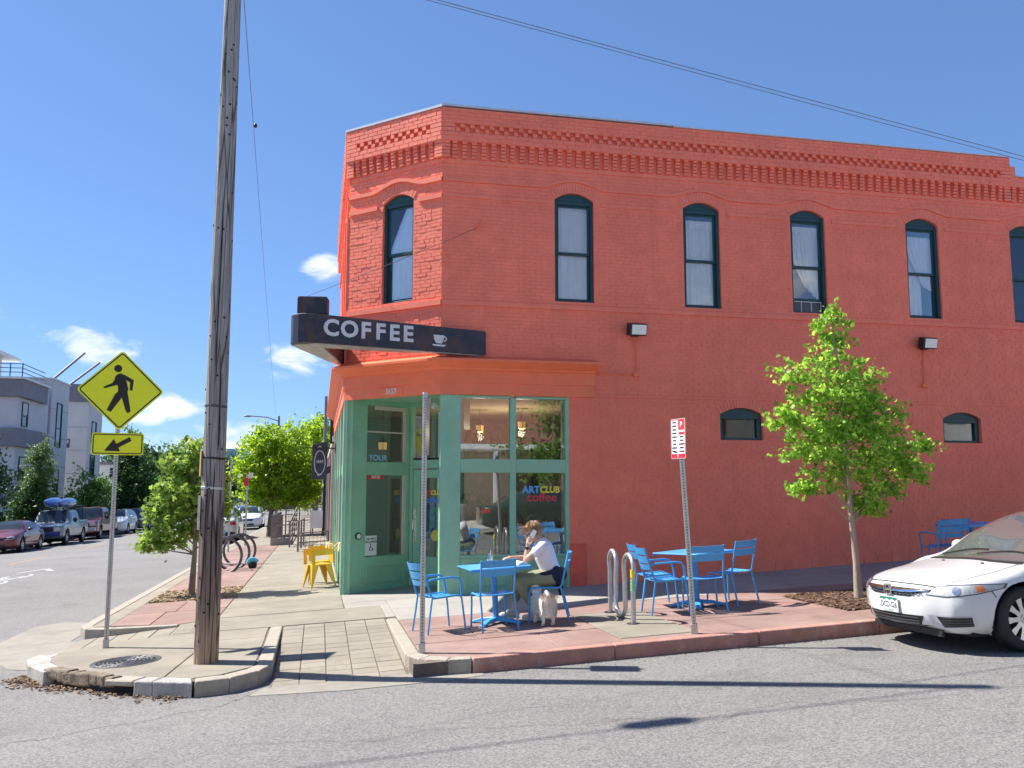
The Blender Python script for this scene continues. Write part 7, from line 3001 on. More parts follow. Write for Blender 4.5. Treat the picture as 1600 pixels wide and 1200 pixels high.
def sedan_like(name, label, L, W, H, cowl, r0, r1, deck, pm, kw={}, wr=.33, g=(.86, 2.75), lamps=True, glass_poly=None, suv=False):
    T = sedan_tables(L, W, H, cowl, r0, r1, deck, **kw)
    root, c, PP, wx = simple_car(name, label, GP, L, W, H, g[0], g[1], wr, T, pm)
    x0 = L / 2
    hb = kw.get('hood_h', .92)
    wy = W / 2
    PP('windscreen', [(y, -x) for y, x in ((-wy * .74, x0 - cowl - .05), (wy * .74, x0 - cowl - .05), (wy * .60, x0 - r0 + .03), (-wy * .60, x0 - r0 + .03))], 0, car_glass, tilt=math.radians(89.9))
    PP('rear_window', [(y, -x) for y, x in ((-wy * .6, x0 - r1 - .08), (wy * .6, x0 - r1 - .08), (wy * .68, x0 - deck + .08), (-wy * .68, x0 - deck + .08))], 0, car_glass, tilt=math.radians(89.9))
    for sd in (1, -1):
        s = -sd
        top = H - .11
        lo = hb + .07
        mid = (r0 + r1) / 2 + .1
        PP('side_window', [(s * (x0 - cowl - .38), lo), (s * (x0 - r0 - .02), top), (s * (x0 - mid), top), (s * (x0 - mid), lo)], sd * PI / 2, car_glass)
        PP('side_window', [(s * (x0 - mid - .08), lo), (s * (x0 - mid - .08), top), (s * (x0 - r1 + .05), top - .04), (s * (x0 - (r1 + deck) / 2 + .02), lo + .04)], sd * PI / 2, car_glass)
        nz = kw.get('nose_h', .70)
        PP('headlight', [(sd * .30, nz - .13), (sd * .62, nz - .11), (sd * .74, nz - .01), (sd * .55, nz + .02), (sd * .36, nz - .01)], sd * math.radians(30), lamp_glass)
        th = kw.get('tail_h', .98)
        PP('tail_light', [(-sd * .45, th - .24), (-sd * .80, th - .22), (-sd * .82, th - .08), (-sd * .45, th - .08)], PI - sd * math.radians(20), tail_red)
        MB().ball((x0 - cowl - .45, sd * (wy + .08), hb + .08), .11, 6, (.6, 1, .7)).build('wing_mirror', pm, root, smooth=True)
    nz = kw.get('nose_h', .70)
    PP('grille', [(-.34, nz - .17), (.34, nz - .17), (.40, nz - .05), (-.40, nz - .05)], 0, trim)
    PP('lower_intake', [(-.45, .30), (.45, .30), (.40, .42), (-.40, .42)], 0, trim)
    MB().slab(rrect(.30, .15, .01), Matrix(((0, 0, 1, x0 + .105), (1, 0, 0, 0), (0, 1, 0, .47), (0, 0, 0, 1))), .008).build('number_plate', MT['white'], root)
    return root, c, PP


red_p = paint('maroon_car_paint', (.16, .022, .03), .3)
red_car, _, _ = sedan_like('red_sedan', 'dark red sedan at the left edge, first in the parked row', 4.7, 1.8, 1.46, 1.15, 2.0, 3.1, 4.0, red_p, dict(hood_h=.95, nose_h=.74))
place_car(red_car, -14.25, 47.2, -PI / 2)
suv_p = paint('silver_white_paint', (.62, .64, .66), .2)
suv_car, _, _ = sedan_like('white_suv', 'small white SUV behind the sign post in the parked row', 4.55, 1.84, 1.70, 1.10, 1.75, 3.75, 4.35, suv_p, dict(hood_h=1.08, nose_h=.86, deck_h=1.12, tail_h=1.08), wr=.36, g=(.9, 2.65))
place_car(suv_car, -13.55, 67.0, -PI / 2)
dk_p = paint('blue_black_paint', (.02, .035, .07), .3)
dk_car, _, _ = sedan_like('dark_suv', 'dark blue SUV at the far end of the parked row', 4.6, 1.86, 1.72, 1.10, 1.75, 3.75, 4.4, dk_p, dict(hood_h=1.08, nose_h=.86, deck_h=1.12, tail_h=1.08), wr=.36, g=(.9, 2.65))
place_car(dk_car, -13.3, 73.5, -PI / 2)
gy_car, _, _ = sedan_like('dark_hatchback', 'dark car barely visible behind the slim street tree', 4.3, 1.8, 1.5, 1.05, 1.8, 3.4, 4.1, paint('graphite_paint', (.04, .04, .045), .4), dict(hood_h=.98, nose_h=.78))
place_car(gy_car, -13.1, 80.5, -PI / 2)
sub_car, cS, PPs = sedan_like('silver_suv', 'silver SUV seen from behind on the near kerb, left of the round tree', 4.6, 1.8, 1.72, 1.10, 1.7, 3.75, 4.4, suv_p, dict(hood_h=1.05, nose_h=.84, deck_h=1.10, tail_h=1.06), wr=.36, g=(.9, 2.65))
place_car(sub_car, -4.44, 44.7, PI / 2)
for z in (1.70,):
    for sd in (-1, 1):
        MB().bar((.7, sd * .62, 1.76), (-1.3, sd * .62, 1.74), .05, .04).build('roof_rail', trim, sub_car)
PPs('tail_glass', [(.58, 1.12), (.50, 1.48), (-.50, 1.48), (-.58, 1.12)], PI, car_glass, tilt=math.radians(20))
MB().slab(rrect(.32, .16, .01), Matrix(((0, 0, -1, -2.36), (-1, 0, 0, 0), (0, 1, 0, .85), (0, 0, 0, 1))), .01).build('rear_plate', MT['white'], sub_car)
MB().box(-2.42, -2.2, -.8, .8, .34, .52).build('rear_bumper', trim, sub_car, bevel=.04)
w2, _, _ = sedan_like('white_hatchback', 'white car beyond the silver SUV behind the tree trunk', 4.5, 1.8, 1.5, 1.1, 1.9, 3.2, 4.1, paint('plain_white_paint', (.7, .7, .7)), dict(hood_h=.95, nose_h=.75))
place_car(w2, -4.45, 62.5, -PI / 2)
b2, _, _ = sedan_like('blue_hatchback', 'dark blue car far along the near kerb', 4.3, 1.78, 1.5, 1.05, 1.8, 3.2, 4.0, dk_p, dict(hood_h=.95, nose_h=.75))
place_car(b2, -5.4, 69.0, PI / 2)
# dark car on this side of the road, seen in the shop window
rc, _, _ = sedan_like('dark_green_sedan', 'dark green sedan parked on the near side, mirrored in the shop window', 4.6, 1.8, 1.46, 1.1, 2.0, 3.1, 4.0, paint('bottle_green_paint', (.015, .06, .05), .3), dict(hood_h=.95, nose_h=.74))
place_car(rc, 7.8, -.45, 0)


def pickup(name, label, L, W, H, pm, low_m, grille_m, lamp_h, bed=True):
    """boxy truck: bonnet, cab and load bed"""
    w = W / 2
    cab0, cab1 = 1.45, 3.6
    T = {'zb': [(0, .42), (.2, .36), (L - .2, .40), (L, .45)],
         'ws': [(0, w * .90), (.1, w * .95), (.5, w * .97), (L - .3, w * .97), (L, w * .94)],
         'zs': [(0, .50), (.4, .46), (L - .3, .48), (L, .52)],
         'wm': [(0, w * .92), (.1, w * .97), (.5, w), (L - .3, w), (L, w * .97)],
         'zm': [(0, .75), (.5, .80), (L, .80)],
         'wb': [(0, w * .90), (.1, w * .95), (.5, w * .97), (L - .3, w * .97), (L, w * .94)],
         'zB': [(0, 1.0), (.3, 1.08), (cab0, 1.15), (cab1, 1.2), (L, 1.2)],
         'wr': [(0, w * .80), (.3, w * .84), (cab0, w * .84), (cab0 + .55, w * .76), (cab1 - .15, w * .78), (cab1 + .05, w * .92), (L, w * .9)],
         'zr': [(0, 1.03), (.3, 1.12), (cab0, 1.19), (cab0 + .6, H - .06), (cab1 - .2, H - .06), (cab1 + .06, 1.24), (L, 1.24)],
         'zc': [(0, 1.05), (.3, 1.15), (cab0, 1.22), (cab0 + .6, H), (cab1 - .2, H), (cab1 + .06, 1.25), (L, 1.25)]}
    root, c, PP, wx = simple_car(name, label, GP, L, W, H, .95, 3.35, .40, T, pm, rim_r=.23, spokes=6)
    x0 = L / 2
    PP('windscreen', [(y, -x) for y, x in ((-w * .74, x0 - cab0 - .06), (w * .74, x0 - cab0 - .06), (w * .70, x0 - cab0 - .52), (-w * .70, x0 - cab0 - .52))], 0, car_glass, tilt=math.radians(89.9))
    for sd in (1, -1):
        s = -sd
        PP('side_window', [(s * (x0 - cab0 - .42), 1.24), (s * (x0 - cab0 - .66), H - .12), (s * (x0 - 2.75), H - .12), (s * (x0 - 2.75), 1.24)], sd * PI / 2, car_glass)
        PP('side_window', [(s * (x0 - 2.83), 1.24), (s * (x0 - 2.83), H - .12), (s * (x0 - 3.38), H - .12), (s * (x0 - 3.42), 1.24)], sd * PI / 2, car_glass)
        PP('headlight', [(sd * .52, lamp_h - .09), (sd * .85, lamp_h - .08), (sd * .86, lamp_h + .09), (sd * .52, lamp_h + .10)], sd * math.radians(12), lamp_glass)
        MB().ball((x0 - cab0 - .5, sd * (w + .13), 1.28), .13, 6, (.5, .9, 1)).build('wing_mirror', trim, root, smooth=True)
        PP('fender_flare', [(s * (wx[0] + .50), .45), (s * (wx[0] + .42), .80), (s * wx[0], .93), (s * (wx[0] - .42), .80), (s * (wx[0] - .50), .45), (s * (wx[0] - .44), .45), (s * (wx[0] - .36), .76), (s * wx[0], .87), (s * (wx[0] + .36), .76), (s * (wx[0] + .44), .45)], sd * PI / 2, trim)
    PP('grille', [(-.50, lamp_h - .13), (.50, lamp_h - .13), (.50, lamp_h + .13), (-.50, lamp_h + .13)], 0, grille_m)
    gb_ = MB()
    for z in (lamp_h - .07, lamp_h, lamp_h + .07):
        b = c.patch([(-.47, z), (.47, z), (.47, z + .02), (-.47, z + .02)], 0, .012, .1)
        gb_.add(b.v, b.f)
    gb_.build('grille_bars', trim, root)
    MB().box(x0 + .0, x0 + .17, -w * .93, w * .93, .50, .74).build('bumper', low_m, root, bevel=.03)
    MB().slab(rrect(.31, .155, .01), Matrix(((0, 0, 1, x0 + .172), (1, 0, 0, 0), (0, 1, 0, .62), (0, 0, 0, 1))), .008).build('number_plate', MT['white'], root)
    return root


tk = pickup('blue_white_pickup', 'white and blue pickup with bright blue boats on its roof rack', 5.4, 1.9, 1.86, paint('pale_truck_paint', (.13, .17, .23), .1), paint('truck_blue', (.03, .06, .2)), trim, .86)
place_car(tk, -13.9, 53.4, -PI / 2)
rk = empty('roof_rack', (0, 0, 0))
rk.parent = tk
fr_ = MB()
for y in (-.7, .7):
    fr_.bar((1.0, y, 2.06), (-2.5, y, 2.06), .05)
    for x in (.7, -.7, -2.4):
        fr_.bar((x, y, 1.2 if x < -1 else 1.8), (x, y, 2.06), .05)
for x in (.7, -.7, -2.4):
    fr_.bar((x, -.75, 2.06), (x, .75, 2.06), .05)
fr_.build('rack_frame', MT['black'], rk)
kb_ = paint('kayak_blue', (.03, .13, .42))
for y, z, hd, lab in ((-.35, 2.26, 0, 'bright blue kayak on the pickup rack, nearer the road'), (.38, 2.24, .02, 'bright blue kayak on the pickup rack, nearer the hedge')):
    k_ = MB().tube([(1.9, 0, .05), (1.5, 0, .0), (.7, 0, -.02), (-.3, 0, -.02), (-1.2, 0, 0), (-1.7, 0, .06)], [.03, .17, .27, .28, .18, .03], 10).build('kayak', kb_, smooth=True)
    tag(k_, lab, 'kayak', 'kayaks on the pickup rack')
    k_.location = tk.location + Vector((y, .3, z + .02))
    k_.rotation_euler = (0, 0, -PI / 2)
dr_ = pickup('dark_red_pickup', 'dark red pickup between the kayak truck and the white SUV', 5.6, 1.95, 1.92, paint('deep_red_paint', (.14, .02, .02), .2), paint('bumper_silver', (.5, .5, .5), .5), trim, .92)
place_car(dr_, -13.75, 60.2, -PI / 2)

# ------------------------------------------------------------------ people and the dog


def capsule(mb, a, b, ra, rb, n=12, k=5):
    a, b = Vector(a), Vector(b)
    d = b - a
    l = d.length
    q = d.to_track_quat('Z', 'Y').to_matrix().to_4x4()
    M = Matrix.Translation(a) @ q
    prof = [(max(1e-4, ra * math.cos(t)), ra * math.sin(t)) for t in np.linspace(-PI / 2, 0, k)] + [(max(1e-4, rb * math.cos(t)), l + rb * math.sin(t)) for t in np.linspace(0, PI / 2, k)]
    mb.lathe(prof, n, M)


def chain(mb, pts, n=12):
    """pts: [(x,y,z,r)...]"""
    for p, q in zip(pts, pts[1:]):
        capsule(mb, p[:3], q[:3], p[3], q[3], n)


def ell(mb, c, r, rot=None, n=12):
    prof = [(max(1e-4, math.sin(PI * i / n)), -math.cos(PI * i / n)) for i in range(n + 1)]
    M = Matrix.Translation(c) @ (rot.to_4x4() if rot else Matrix.Identity(4)) @ Matrix.Diagonal((*r, 1))
    mb.lathe(prof, 2 * n, M)


def fuse(name, mb, voxel, m, parent, smooth=4):
    """merge overlapping volumes into one continuous surface"""
    me = bpy.data.meshes.new(name + '_raw')
    me.from_pydata(mb.v, [], mb.f)
    o = bpy.data.objects.new(name + '_raw', me)
    COL.objects.link(o)
    r = o.modifiers.new('r', 'REMESH')
    r.mode = 'VOXEL'
    r.voxel_size = voxel
    s_ = o.modifiers.new('s', 'SMOOTH')
    s_.factor = .5
    s_.iterations = smooth
    dg = bpy.context.evaluated_depsgraph_get()
    me2 = bpy.data.meshes.new_from_object(o.evaluated_get(dg))
    bpy.data.objects.remove(o)
    bpy.data.meshes.remove(me)
    me2.name = name
    me2.materials.clear()
    me2.materials.append(m)
    me2.polygons.foreach_set('use_smooth', [True] * len(me2.polygons))
    ob = bpy.data.objects.new(name, me2)
    COL.objects.link(ob)
    ob.parent = parent
    return ob


def skin_mat(name, col):
    m = mat(name, col, .5, var=.06, scale=14)
    p = m.node_tree.nodes['Principled BSDF']
    p.inputs['Subsurface Weight'].default_value = .12
    p.inputs['Subsurface Radius'].default_value = (.01, .004, .002)
    return m


skin1 = skin_mat('fair_skin', (.58, .33, .235))
skin2 = skin_mat('tan_skin', (.42, .24, .17))
hair_b = mat('blond_brown_hair', (.36, .215, .10), .5, var=.35, scale=30)
hair_g = mat('grey_hair', (.16, .155, .155), .6, var=.35, scale=40)
tee = mat('white_cotton', (.78, .74, .80), .85, var=.05, bump=.15, bscale=25)
navy_c = mat('navy_cloth', (.012, .016, .04), .8, var=.2, bump=.3, bscale=20)
olive = mat('olive_trousers', (.24, .25, .15), .85, var=.12, scale=8, bump=.25, bscale=18)
shoe_m = mat('off_white_canvas', (.62, .58, .50), .8, var=.1, scale=20)


def head_shape(mb, c, fwd, up_v, s=1.0):
    """skull, jaw, nose, ears around c; fwd and up_v unit vectors"""
    f, u = Vector(fwd).normalized(), Vector(up_v)
    l = u.cross(f).normalized()
    u = f.cross(l)
    Rm = Matrix((f, l, u)).transposed()
    P = lambda a, b, c_: Vector(c) + Rm @ Vector((a * s, b * s, c_ * s))
    ell(mb, P(-.012, 0, .025), (.095 * s, .075 * s, .095 * s), Rm)
    ell(mb, P(.03, 0, -.045), (.060 * s, .055 * s, .068 * s), Rm)
    ell(mb, P(.062, 0, -.085), (.024 * s, .026 * s, .020 * s), Rm)
    capsule(mb, P(.088, 0, .005), P(.108, 0, -.032), .009 * s, .0135 * s)
    ell(mb, P(.078, 0, -.062), (.014 * s, .024 * s, .009 * s), Rm)
    for sd in (-1, 1):
        ell(mb, P(-.005, sd * .076, -.012), (.020 * s, .010 * s, .032 * s), Rm)
        ell(mb, P(.065, sd * .036, -.018), (.022 * s, .020 * s, .02 * s), Rm)
    return P, Rm


def hand(mb, wrist, palm_dir, back_n, curl=.9, s=1.0, thumb_side=1, spread=.0):
    """five-fingered hand: palm_dir along the palm, back_n out of the back of the hand"""
    d = Vector(palm_dir).normalized()
    nrm = Vector(back_n)
    nrm = (nrm - d * nrm.dot(d)).normalized()
    side = d.cross(nrm).normalized() * thumb_side
    w = Vector(wrist)
    Rm = Matrix((d, side, nrm)).transposed()
    ell(mb, w + d * .045 * s, (.05 * s, .038 * s, .015 * s), Rm)
    capsule(mb, w - d * .02 * s, w + d * .03 * s, .024 * s, .028 * s)
    for k, ln in enumerate((.068, .078, .072, .056)):
        off = (1.5 - k) * .019 * s
        p = w + d * .082 * s + side * off
        ang = curl * .45
        q = None
        dirv = d.copy()
        r = .0092
        for j, fr in enumerate((.45, .32, .23)):
            c_, s_ = math.cos(ang), math.sin(ang)
            dirv = (d * c_ - nrm * s_ + side * spread * (1.5 - k) * .2).normalized()
            q = p + dirv * ln * fr * s
            capsule(mb, p, q, r * s, r * .93 * s, 8, 4)
            p = q
            r *= .93
            ang += curl * .6
    p0 = w + d * .02 * s + side * .03 * s
    p1 = p0 + (d * .6 + side * .8 - nrm * .2).normalized() * .036 * s
    p2 = p1 + (d * .95 + side * .1 - nrm * .35).normalized() * .032 * s
    capsule(mb, p0, p1, .013 * s, .011 * s, 8, 4)
    capsule(mb, p1, p2, .0105 * s, .009 * s, 8, 4)


# --- the woman at the table
wx0, wy0 = 2.985, 11.56
wr_h = math.radians(166)
wom = empty('person', (wx0, wy0, G(wx0, wy0) + .004), wr_h, 'woman in white T-shirt and olive trousers leaning on the blue table with a phone', 'person')
body = MB()
# torso core, neck, arms, legs
chain(body, [(-.06, 0, .53, .125), (-.015, 0, .66, .115), (.035, 0, .82, .125), (.065, 0, .93, .115), (.085, 0, .99, .075), (.135, 0, 1.06, .052)], 16)
for sd in (-1, 1):
    chain(body, [(.06, sd * .11, .955, .065), (.075, sd * .165, .945, .055)])
fdir, udir = Vector((.86, .22, -.46)), Vector((.46, .0, .86))
hc = Vector((.205, .0, 1.135))
PH, RH = head_shape(body, hc, fdir, udir, 1.02)
capsule(body, (.12, 0, 1.04), tuple(PH(-.03, 0, -.05)), .05, .05)
# left (camera side) arm: elbow on table, forearm up to the cheek
eL, wL_ = Vector((.285, .155, .775)), Vector((.262, .105, .955))
chain(body, [(.075, .175, .945, .052), (.18, .185, .855, .047), (*eL, .038)])
chain(body, [(*eL, .038), (*(eL * .55 + wL_ * .45), .036), (*wL_, .025)])
hand(body, wL_, (-.10, -.12, 1), (.75, .62, .05), .75, 1.0, 1)
# right arm lying forward on the magazine
eR, wR2 = Vector((.27, -.20, .775)), Vector((.475, -.10, .785))
chain(body, [(.075, -.175, .945, .052), (.18, -.20, .85, .046), (*eR, .038), (*(eR * .5 + wR2 * .5), .035), (*wR2, .025)])
hand(body, wR2, (1, .25, -.04), (0, .1, 1), .8, 1.0, 1)
# legs: thighs forward, shins back under the seat
kL, aL = Vector((.37, .11, .50)), Vector((.155, .13, .125))
kR, aR = Vector((.40, -.10, .51)), Vector((.44, -.08, .15))
for kk, aa, sd in ((kL, aL, 1), (kR, aR, -1)):
    chain(body, [(-.05, sd * .09, .525, .095), (*((Vector((-.05, sd * .09, .525)) + kk) / 2), .085), (*kk, .062)])
    chain(body, [(*kk, .060), (*(kk * .65 + aa * .35), .058), (*(kk * .25 + aa * .75), .040), (*aa, .034)])
capsule(body, tuple(aL), (.16, .13, .055), .034, .036)
capsule(body, tuple(aR), (.45, -.08, .06), .034, .036)
fuse('body', body, .0075, skin1, wom, 3)
sh = MB()
chain(sh, [(-.055, 0, .60, .138), (-.012, 0, .69, .13), (.034, 0, .82, .142), (.06, 0, .915, .135), (.082, 0, .985, .085)], 16)
for sd in (-1, 1):
    ell(sh, (.045, sd * .055, .86), (.115, .11, .12))
    chain(sh, [(.055, sd * .10, .955, .082), (.082, sd * .175, .935, .07), (.15, sd * .187, .875, .066)])
fuse('t_shirt', sh, .011, tee, wom, 5)
tr_ = MB()
for kk, aa, sd in ((kL, aL, 1), (kR, aR, -1)):
    chain(tr_, [(-.075, sd * .085, .545, .118), (*((Vector((-.05, sd * .09, .535)) + kk) / 2), .104), (*kk, .082), (*(kk * .6 + aa * .4), .080), (*(kk * .32 + aa * .68), .068)])
capsule(tr_, (-.08, -.08, .56), (-.08, .08, .56), .12, .12)
fuse('trousers', tr_, .011, olive, wom, 4)
jk = MB()
chain(jk, [(-.10, .12, .56, .09), (-.15, .0, .58, .11), (-.10, -.12, .56, .09)])
chain(jk, [(-.09, .125, .60, .06), (.03, .165, .60, .035), (.10, .15, .585, .030)])
chain(jk, [(-.11, .10, .63, .07), (-.09, -.10, .63, .07)])
chain(jk, [(-.13, .13, .50, .06), (-.16, .10, .44, .05), (-.17, .08, .33, .022)])
fuse('tied_jacket', jk, .011, navy_c, wom, 4)
wf = MB()
chain(wf, [(.02, .125, .595, .03), (.09, .15, .57, .035), (.06, .16, .535, .03)])
fuse('shirt_hem', wf, .009, tee, wom, 3)
for (ax_, yy, dirx) in ((.155, .13, 1), (.455, -.08, 1)):
    so = MB()
    z0 = .045
    chain(so, [(ax_ - .045, yy, z0 + .015, .042), (ax_ + .05, yy, z0 + .005, .042), (ax_ + .15, yy, z0 - .003, .036)])
    chain(so, [(ax_ - .01, yy, z0 + .05, .046), (ax_ + .06, yy, z0 + .025, .042)])
    fuse('shoe', so, .009, shoe_m, wom, 3)
    MB().box(ax_ - .085, ax_ + .19, yy - .042, yy + .042, .002, .022).build('sole', MT['white'], wom, bevel=.01)
hr = MB()
ell(hr, PH(-.032, 0, .042), (.084, .083, .080), RH)
ell(hr, PH(-.07, 0, -.01), (.06, .08, .085), RH)
ell(hr, PH(-.06, 0, -.075), (.045, .06, .05), RH)
ell(hr, PH(.02, 0, .078), (.05, .06, .03), RH)
fuse('hair', hr, .010, hair_b, wom, 2)
rs = np.random.default_rng(9)
st = MB()
for i in range(1300):
    dv = Vector(rs.normal(size=3)).normalized()
    if dv.x > .45 or dv.z < -.75:
        continue
    base_p = PH(-.034 + .088 * dv.x, .087 * dv.y, .036 + .086 * dv.z)
    out = (base_p - PH(-.034, 0, .036)).normalized()
    flow = (Vector((-.2, .3 * dv.y, -1)) + Vector(rs.normal(size=3)) * .45)
    flow = (flow - out * flow.dot(out) * .9).normalized()
    ln = rs.uniform(.03, .085)
    m1 = base_p + flow * ln * .5 + out * rs.uniform(.002, .012)
    st.tube([base_p - out * .006, m1, base_p + flow * ln + out * rs.uniform(-.004, .014)], [.0042, .0034, .0008], 3, cap=False)
for i in range(90):
    base_p = PH(.03 + .03 * rs.random(), rs.uniform(-.06, .07), .085 - .06 * rs.random())
    blow = Vector((rs.uniform(.03, .13), rs.uniform(-.03, .05), rs.uniform(-.09, .05)))
    st.tube([base_p, base_p + blow * .5 + Vector((0, 0, .02)), base_p + blow], [.0026, .002, .0005], 3, cap=False)
o = st.build('loose_hair', hair_b, wom, smooth=True)
o['kind'] = 'stuff'
gl = MB()
for sd in (-1, 1):
    gl.tube([PH(.094 - .01 * abs(math.cos(a)), sd * (.034 + .024 * math.cos(a)), -.012 + .018 * math.sin(a)) for a in np.linspace(0, 2 * PI, 15)[:-1]], .0028, 5, closed=True)
    gl.tube([PH(.088, sd * .06, -.006), PH(.05, sd * .08, -.004), PH(-.005, sd * .084, .0)], .0025, 5)
gl.tube([PH(.098, -.012, -.01), PH(.098, .012, -.01)], .0025, 5)
gl.build('glasses', MT['black'], wom)
ey = MB()
for sd in (-1, 1):
    ell(ey, PH(.081, sd * .034, -.014), (.008, .013, .006), RH, 8)
ey.build('eyes', mat('eye_dark', (.06, .04, .03), .2, var=0), wom, smooth=True)
mo = MB()
ell(mo, PH(.090, 0, -.062), (.006, .022, .005), RH, 8)
mo.build('lips', mat('lip', (.45, .16, .13), .5, var=0), wom, smooth=True)
wt = MB()
wt.lathe([(.030, -.012), (.034, -.010), (.034, .010), (.030, .012)], 16, Matrix.Translation(eL * .18 + wL_ * .82) @ (wL_ - eL).to_track_quat('Z', 'Y').to_matrix().to_4x4())
wt.obox(eL * .18 + wL_ * .82 + Vector((.005, .034, .004)), (.034, .010, .036))
wt.build('watch', MT['black'], wom)
ph = MB().slab(rrect(.058, .115, .010), Matrix.Translation(PH(.02, .088, -.03)) @ Matrix.Rotation(-PI / 2, 4, 'X') @ Matrix.Rotation(-.5, 4, 'Z'), .009)
pho = ph.build('phone', mat('pale_phone', (.72, .72, .76), .3, var=.03), None, bevel=.003)
pho.location = wom.location
pho.rotation_euler = (0, 0, wr_h)
tag(pho, 'pale phone held to the ear of the woman in white', 'phone')

# --- small cream dog standing under her chair
dg_x, dg_y = 2.83, 11.16
dog = empty('dog', (dg_x, dg_y, G(dg_x, dg_y) + .004), math.radians(97), 'small cream long haired dog seen from behind beside the seated woman', 'dog')
fur = mat('cream_fur', (.84, .79, .70), .9, var=.18, scale=16)
furt = mat('tan_fur', (.42, .28, .16), .9, var=.2, scale=16)
d = MB()
chain(d, [(-.13, 0, .255, .085), (.0, 0, .265, .092), (.13, 0, .27, .10), (.20, 0, .29, .08), (.26, 0, .36, .055)], 14)
ell(d, (-.10, 0, .27), (.09, .095, .10))
for sd in (-1, 1):
    chain(d, [(-.12, sd * .055, .24, .058), (-.085, sd * .066, .165, .042), (-.155, sd * .066, .10, .024), (-.145, sd * .066, .035, .021), (-.125, sd * .066, .02, .024)])
    chain(d, [(.15, sd * .055, .23, .05), (.155, sd * .056, .12, .026), (.15, sd * .056, .03, .021), (.17, sd * .056, .02, .024)])
ell(d, (.30, 0, .42), (.065, .058, .058))
chain(d, [(.33, 0, .405, .036), (.385, 0, .39, .024)])
for sd in (-1, 1):
    ell(d, (.275, sd * .058, .40), (.022, .012, .05))
chain(d, [(-.19, 0, .32, .026), (-.20, .015, .38, .028), (-.165, .03, .42, .026)])
fuse('body', d, .009, fur, dog, 3)
ft = MB()
rs = np.random.default_rng(4)
for i in range(3600):
    z = rs.uniform(.13, .37)
    a = rs.uniform(0, 2 * PI)
    x = rs.uniform(-.2, .2)
    k = math.sin(PI * min(1, max(0, (z - .03) / .36))) ** .5
    if rs.random() < .5:
        p = Vector((-.13 - .085 * math.cos(a) * (1 if math.cos(a) > 0 else .2), .105 * math.sin(a) * (.75 + .25 * k), z))
        nrm = Vector((-.8 if math.cos(a) > 0 else 0, math.sin(a), .1))
    else:
        p = Vector((x, .098 * (1 if math.sin(a) > 0 else -1), .17 + .17 * rs.random()))
        nrm = Vector((0, 1 if math.sin(a) > 0 else -1, .1))
    if z < .13 and abs(p.y) < .035:
        continue
    nrm.normalize()
    ln = rs.uniform(.028, .06)
    tip = p + nrm * ln * .28 + Vector((rs.uniform(-.015, .015), rs.uniform(-.015, .015), -ln))
    sdv = nrm.cross(Vector((0, 0, 1))).normalized() * .0035
    ft.add([p + sdv, p - sdv, tip], [(0, 1, 2)])
for i in range(500):
    t = rs.random()
    p = Vector((-.19 + .03 * t, .03 * t, .32 + .10 * t)) + Vector(rs.normal(size=3) * .012)
    tip = p + Vector((rs.normal() * .02, rs.normal() * .03, -.05 - .02 * rs.random()))
    ft.add([p + Vector((0, .003, 0)), p - Vector((0, .003, 0)), tip], [(0, 1, 2)])
ft.build('fur', fur, dog)['kind'] = 'stuff'
ts = MB()
for i in range(420):
    p = Vector((-.15 + rs.normal() * .04, rs.normal() * .04, .375 + rs.normal() * .012))
    ts.add([p + Vector((0, .004, 0)), p - Vector((0, .004, 0)), p + Vector((rs.normal() * .02, rs.normal() * .05, -.03))], [(0, 1, 2)])
ts.build('tan_saddle', furt, dog)['kind'] = 'stuff'
no = MB()
ell(no, (.41, 0, .397), (.012, .014, .010), None, 8)
no.build('nose', MT['black'], dog, smooth=True)

# --- inside the café: a man reading, furniture, plants, pictures
mx_, my_ = 4.02, 16.0
man = empty('person', (mx_, my_, FZ), PI, 'grey haired man in a blue patterned shirt reading behind the shop window', 'person')
b = MB()
chain(b, [(-.05, 0, .56, .14), (.0, 0, .75, .14), (.05, 0, .93, .14), (.08, 0, 1.03, .08), (.12, 0, 1.10, .055)], 14)
PM, RM2 = head_shape(b, Vector((.19, 0, 1.175)), (.80, .12, -.58), (.58, 0, .80), 1.05)
for sd in (-1, 1):
    w_ = Vector((.46, sd * .09, .86))
    chain(b, [(.06, sd * .17, 1.0, .06), (.16, sd * .21, .84, .048), (.26, sd * .19, .79, .04), (*w_, .026)])
    hand(b, w_, (.7, -sd * .4, .2), (.3, 0, 1), .8, 1.0, -sd)
    chain(b, [(-.04, sd * .1, .53, .10), (.40, sd * .12, .53, .07), (.38, sd * .12, .1, .045), (.46, sd * .12, .05, .04)])
fuse('body', b, .009, skin2, man, 3)
b = MB()
chain(b, [(-.05, 0, .56, .16), (.0, 0, .75, .158), (.05, 0, .93, .155), (.078, 0, 1.03, .095)], 14)
for sd in (-1, 1):
    chain(b, [(.055, sd * .12, 1.0, .09), (.09, sd * .19, .95, .075), (.15, sd * .21, .86, .068)])
fuse('patterned_shirt', b, .012, mat('blue_pattern_cloth', (.06, .11, .22), .8, var=.2, dirt=(.5, .55, .6), dscale=22, dlo=.5, dhi=.54), man, 4)
b = MB()
chain(b, [(-.06, -.09, .55, .12), (-.06, .09, .55, .12)])
for sd in (-1, 1):
    chain(b, [(-.04, sd * .1, .54, .115), (.40, sd * .12, .54, .085), (.38, sd * .12, .14, .07)])
fuse('trousers', b, .014, navy_c, man, 4)
b = MB()
ell(b, PM(-.035, 0, .045), (.088, .082, .082), RM2)
ell(b, PM(-.065, 0, -.01), (.05, .078, .07), RM2)
fuse('hair', b, .010, hair_g, man, 2)
GI = 'blue chairs inside the cafe'
place(sidechair, 4.13, 16.0, 180, 'blue chair the man behind the window sits on', GI, FZ)
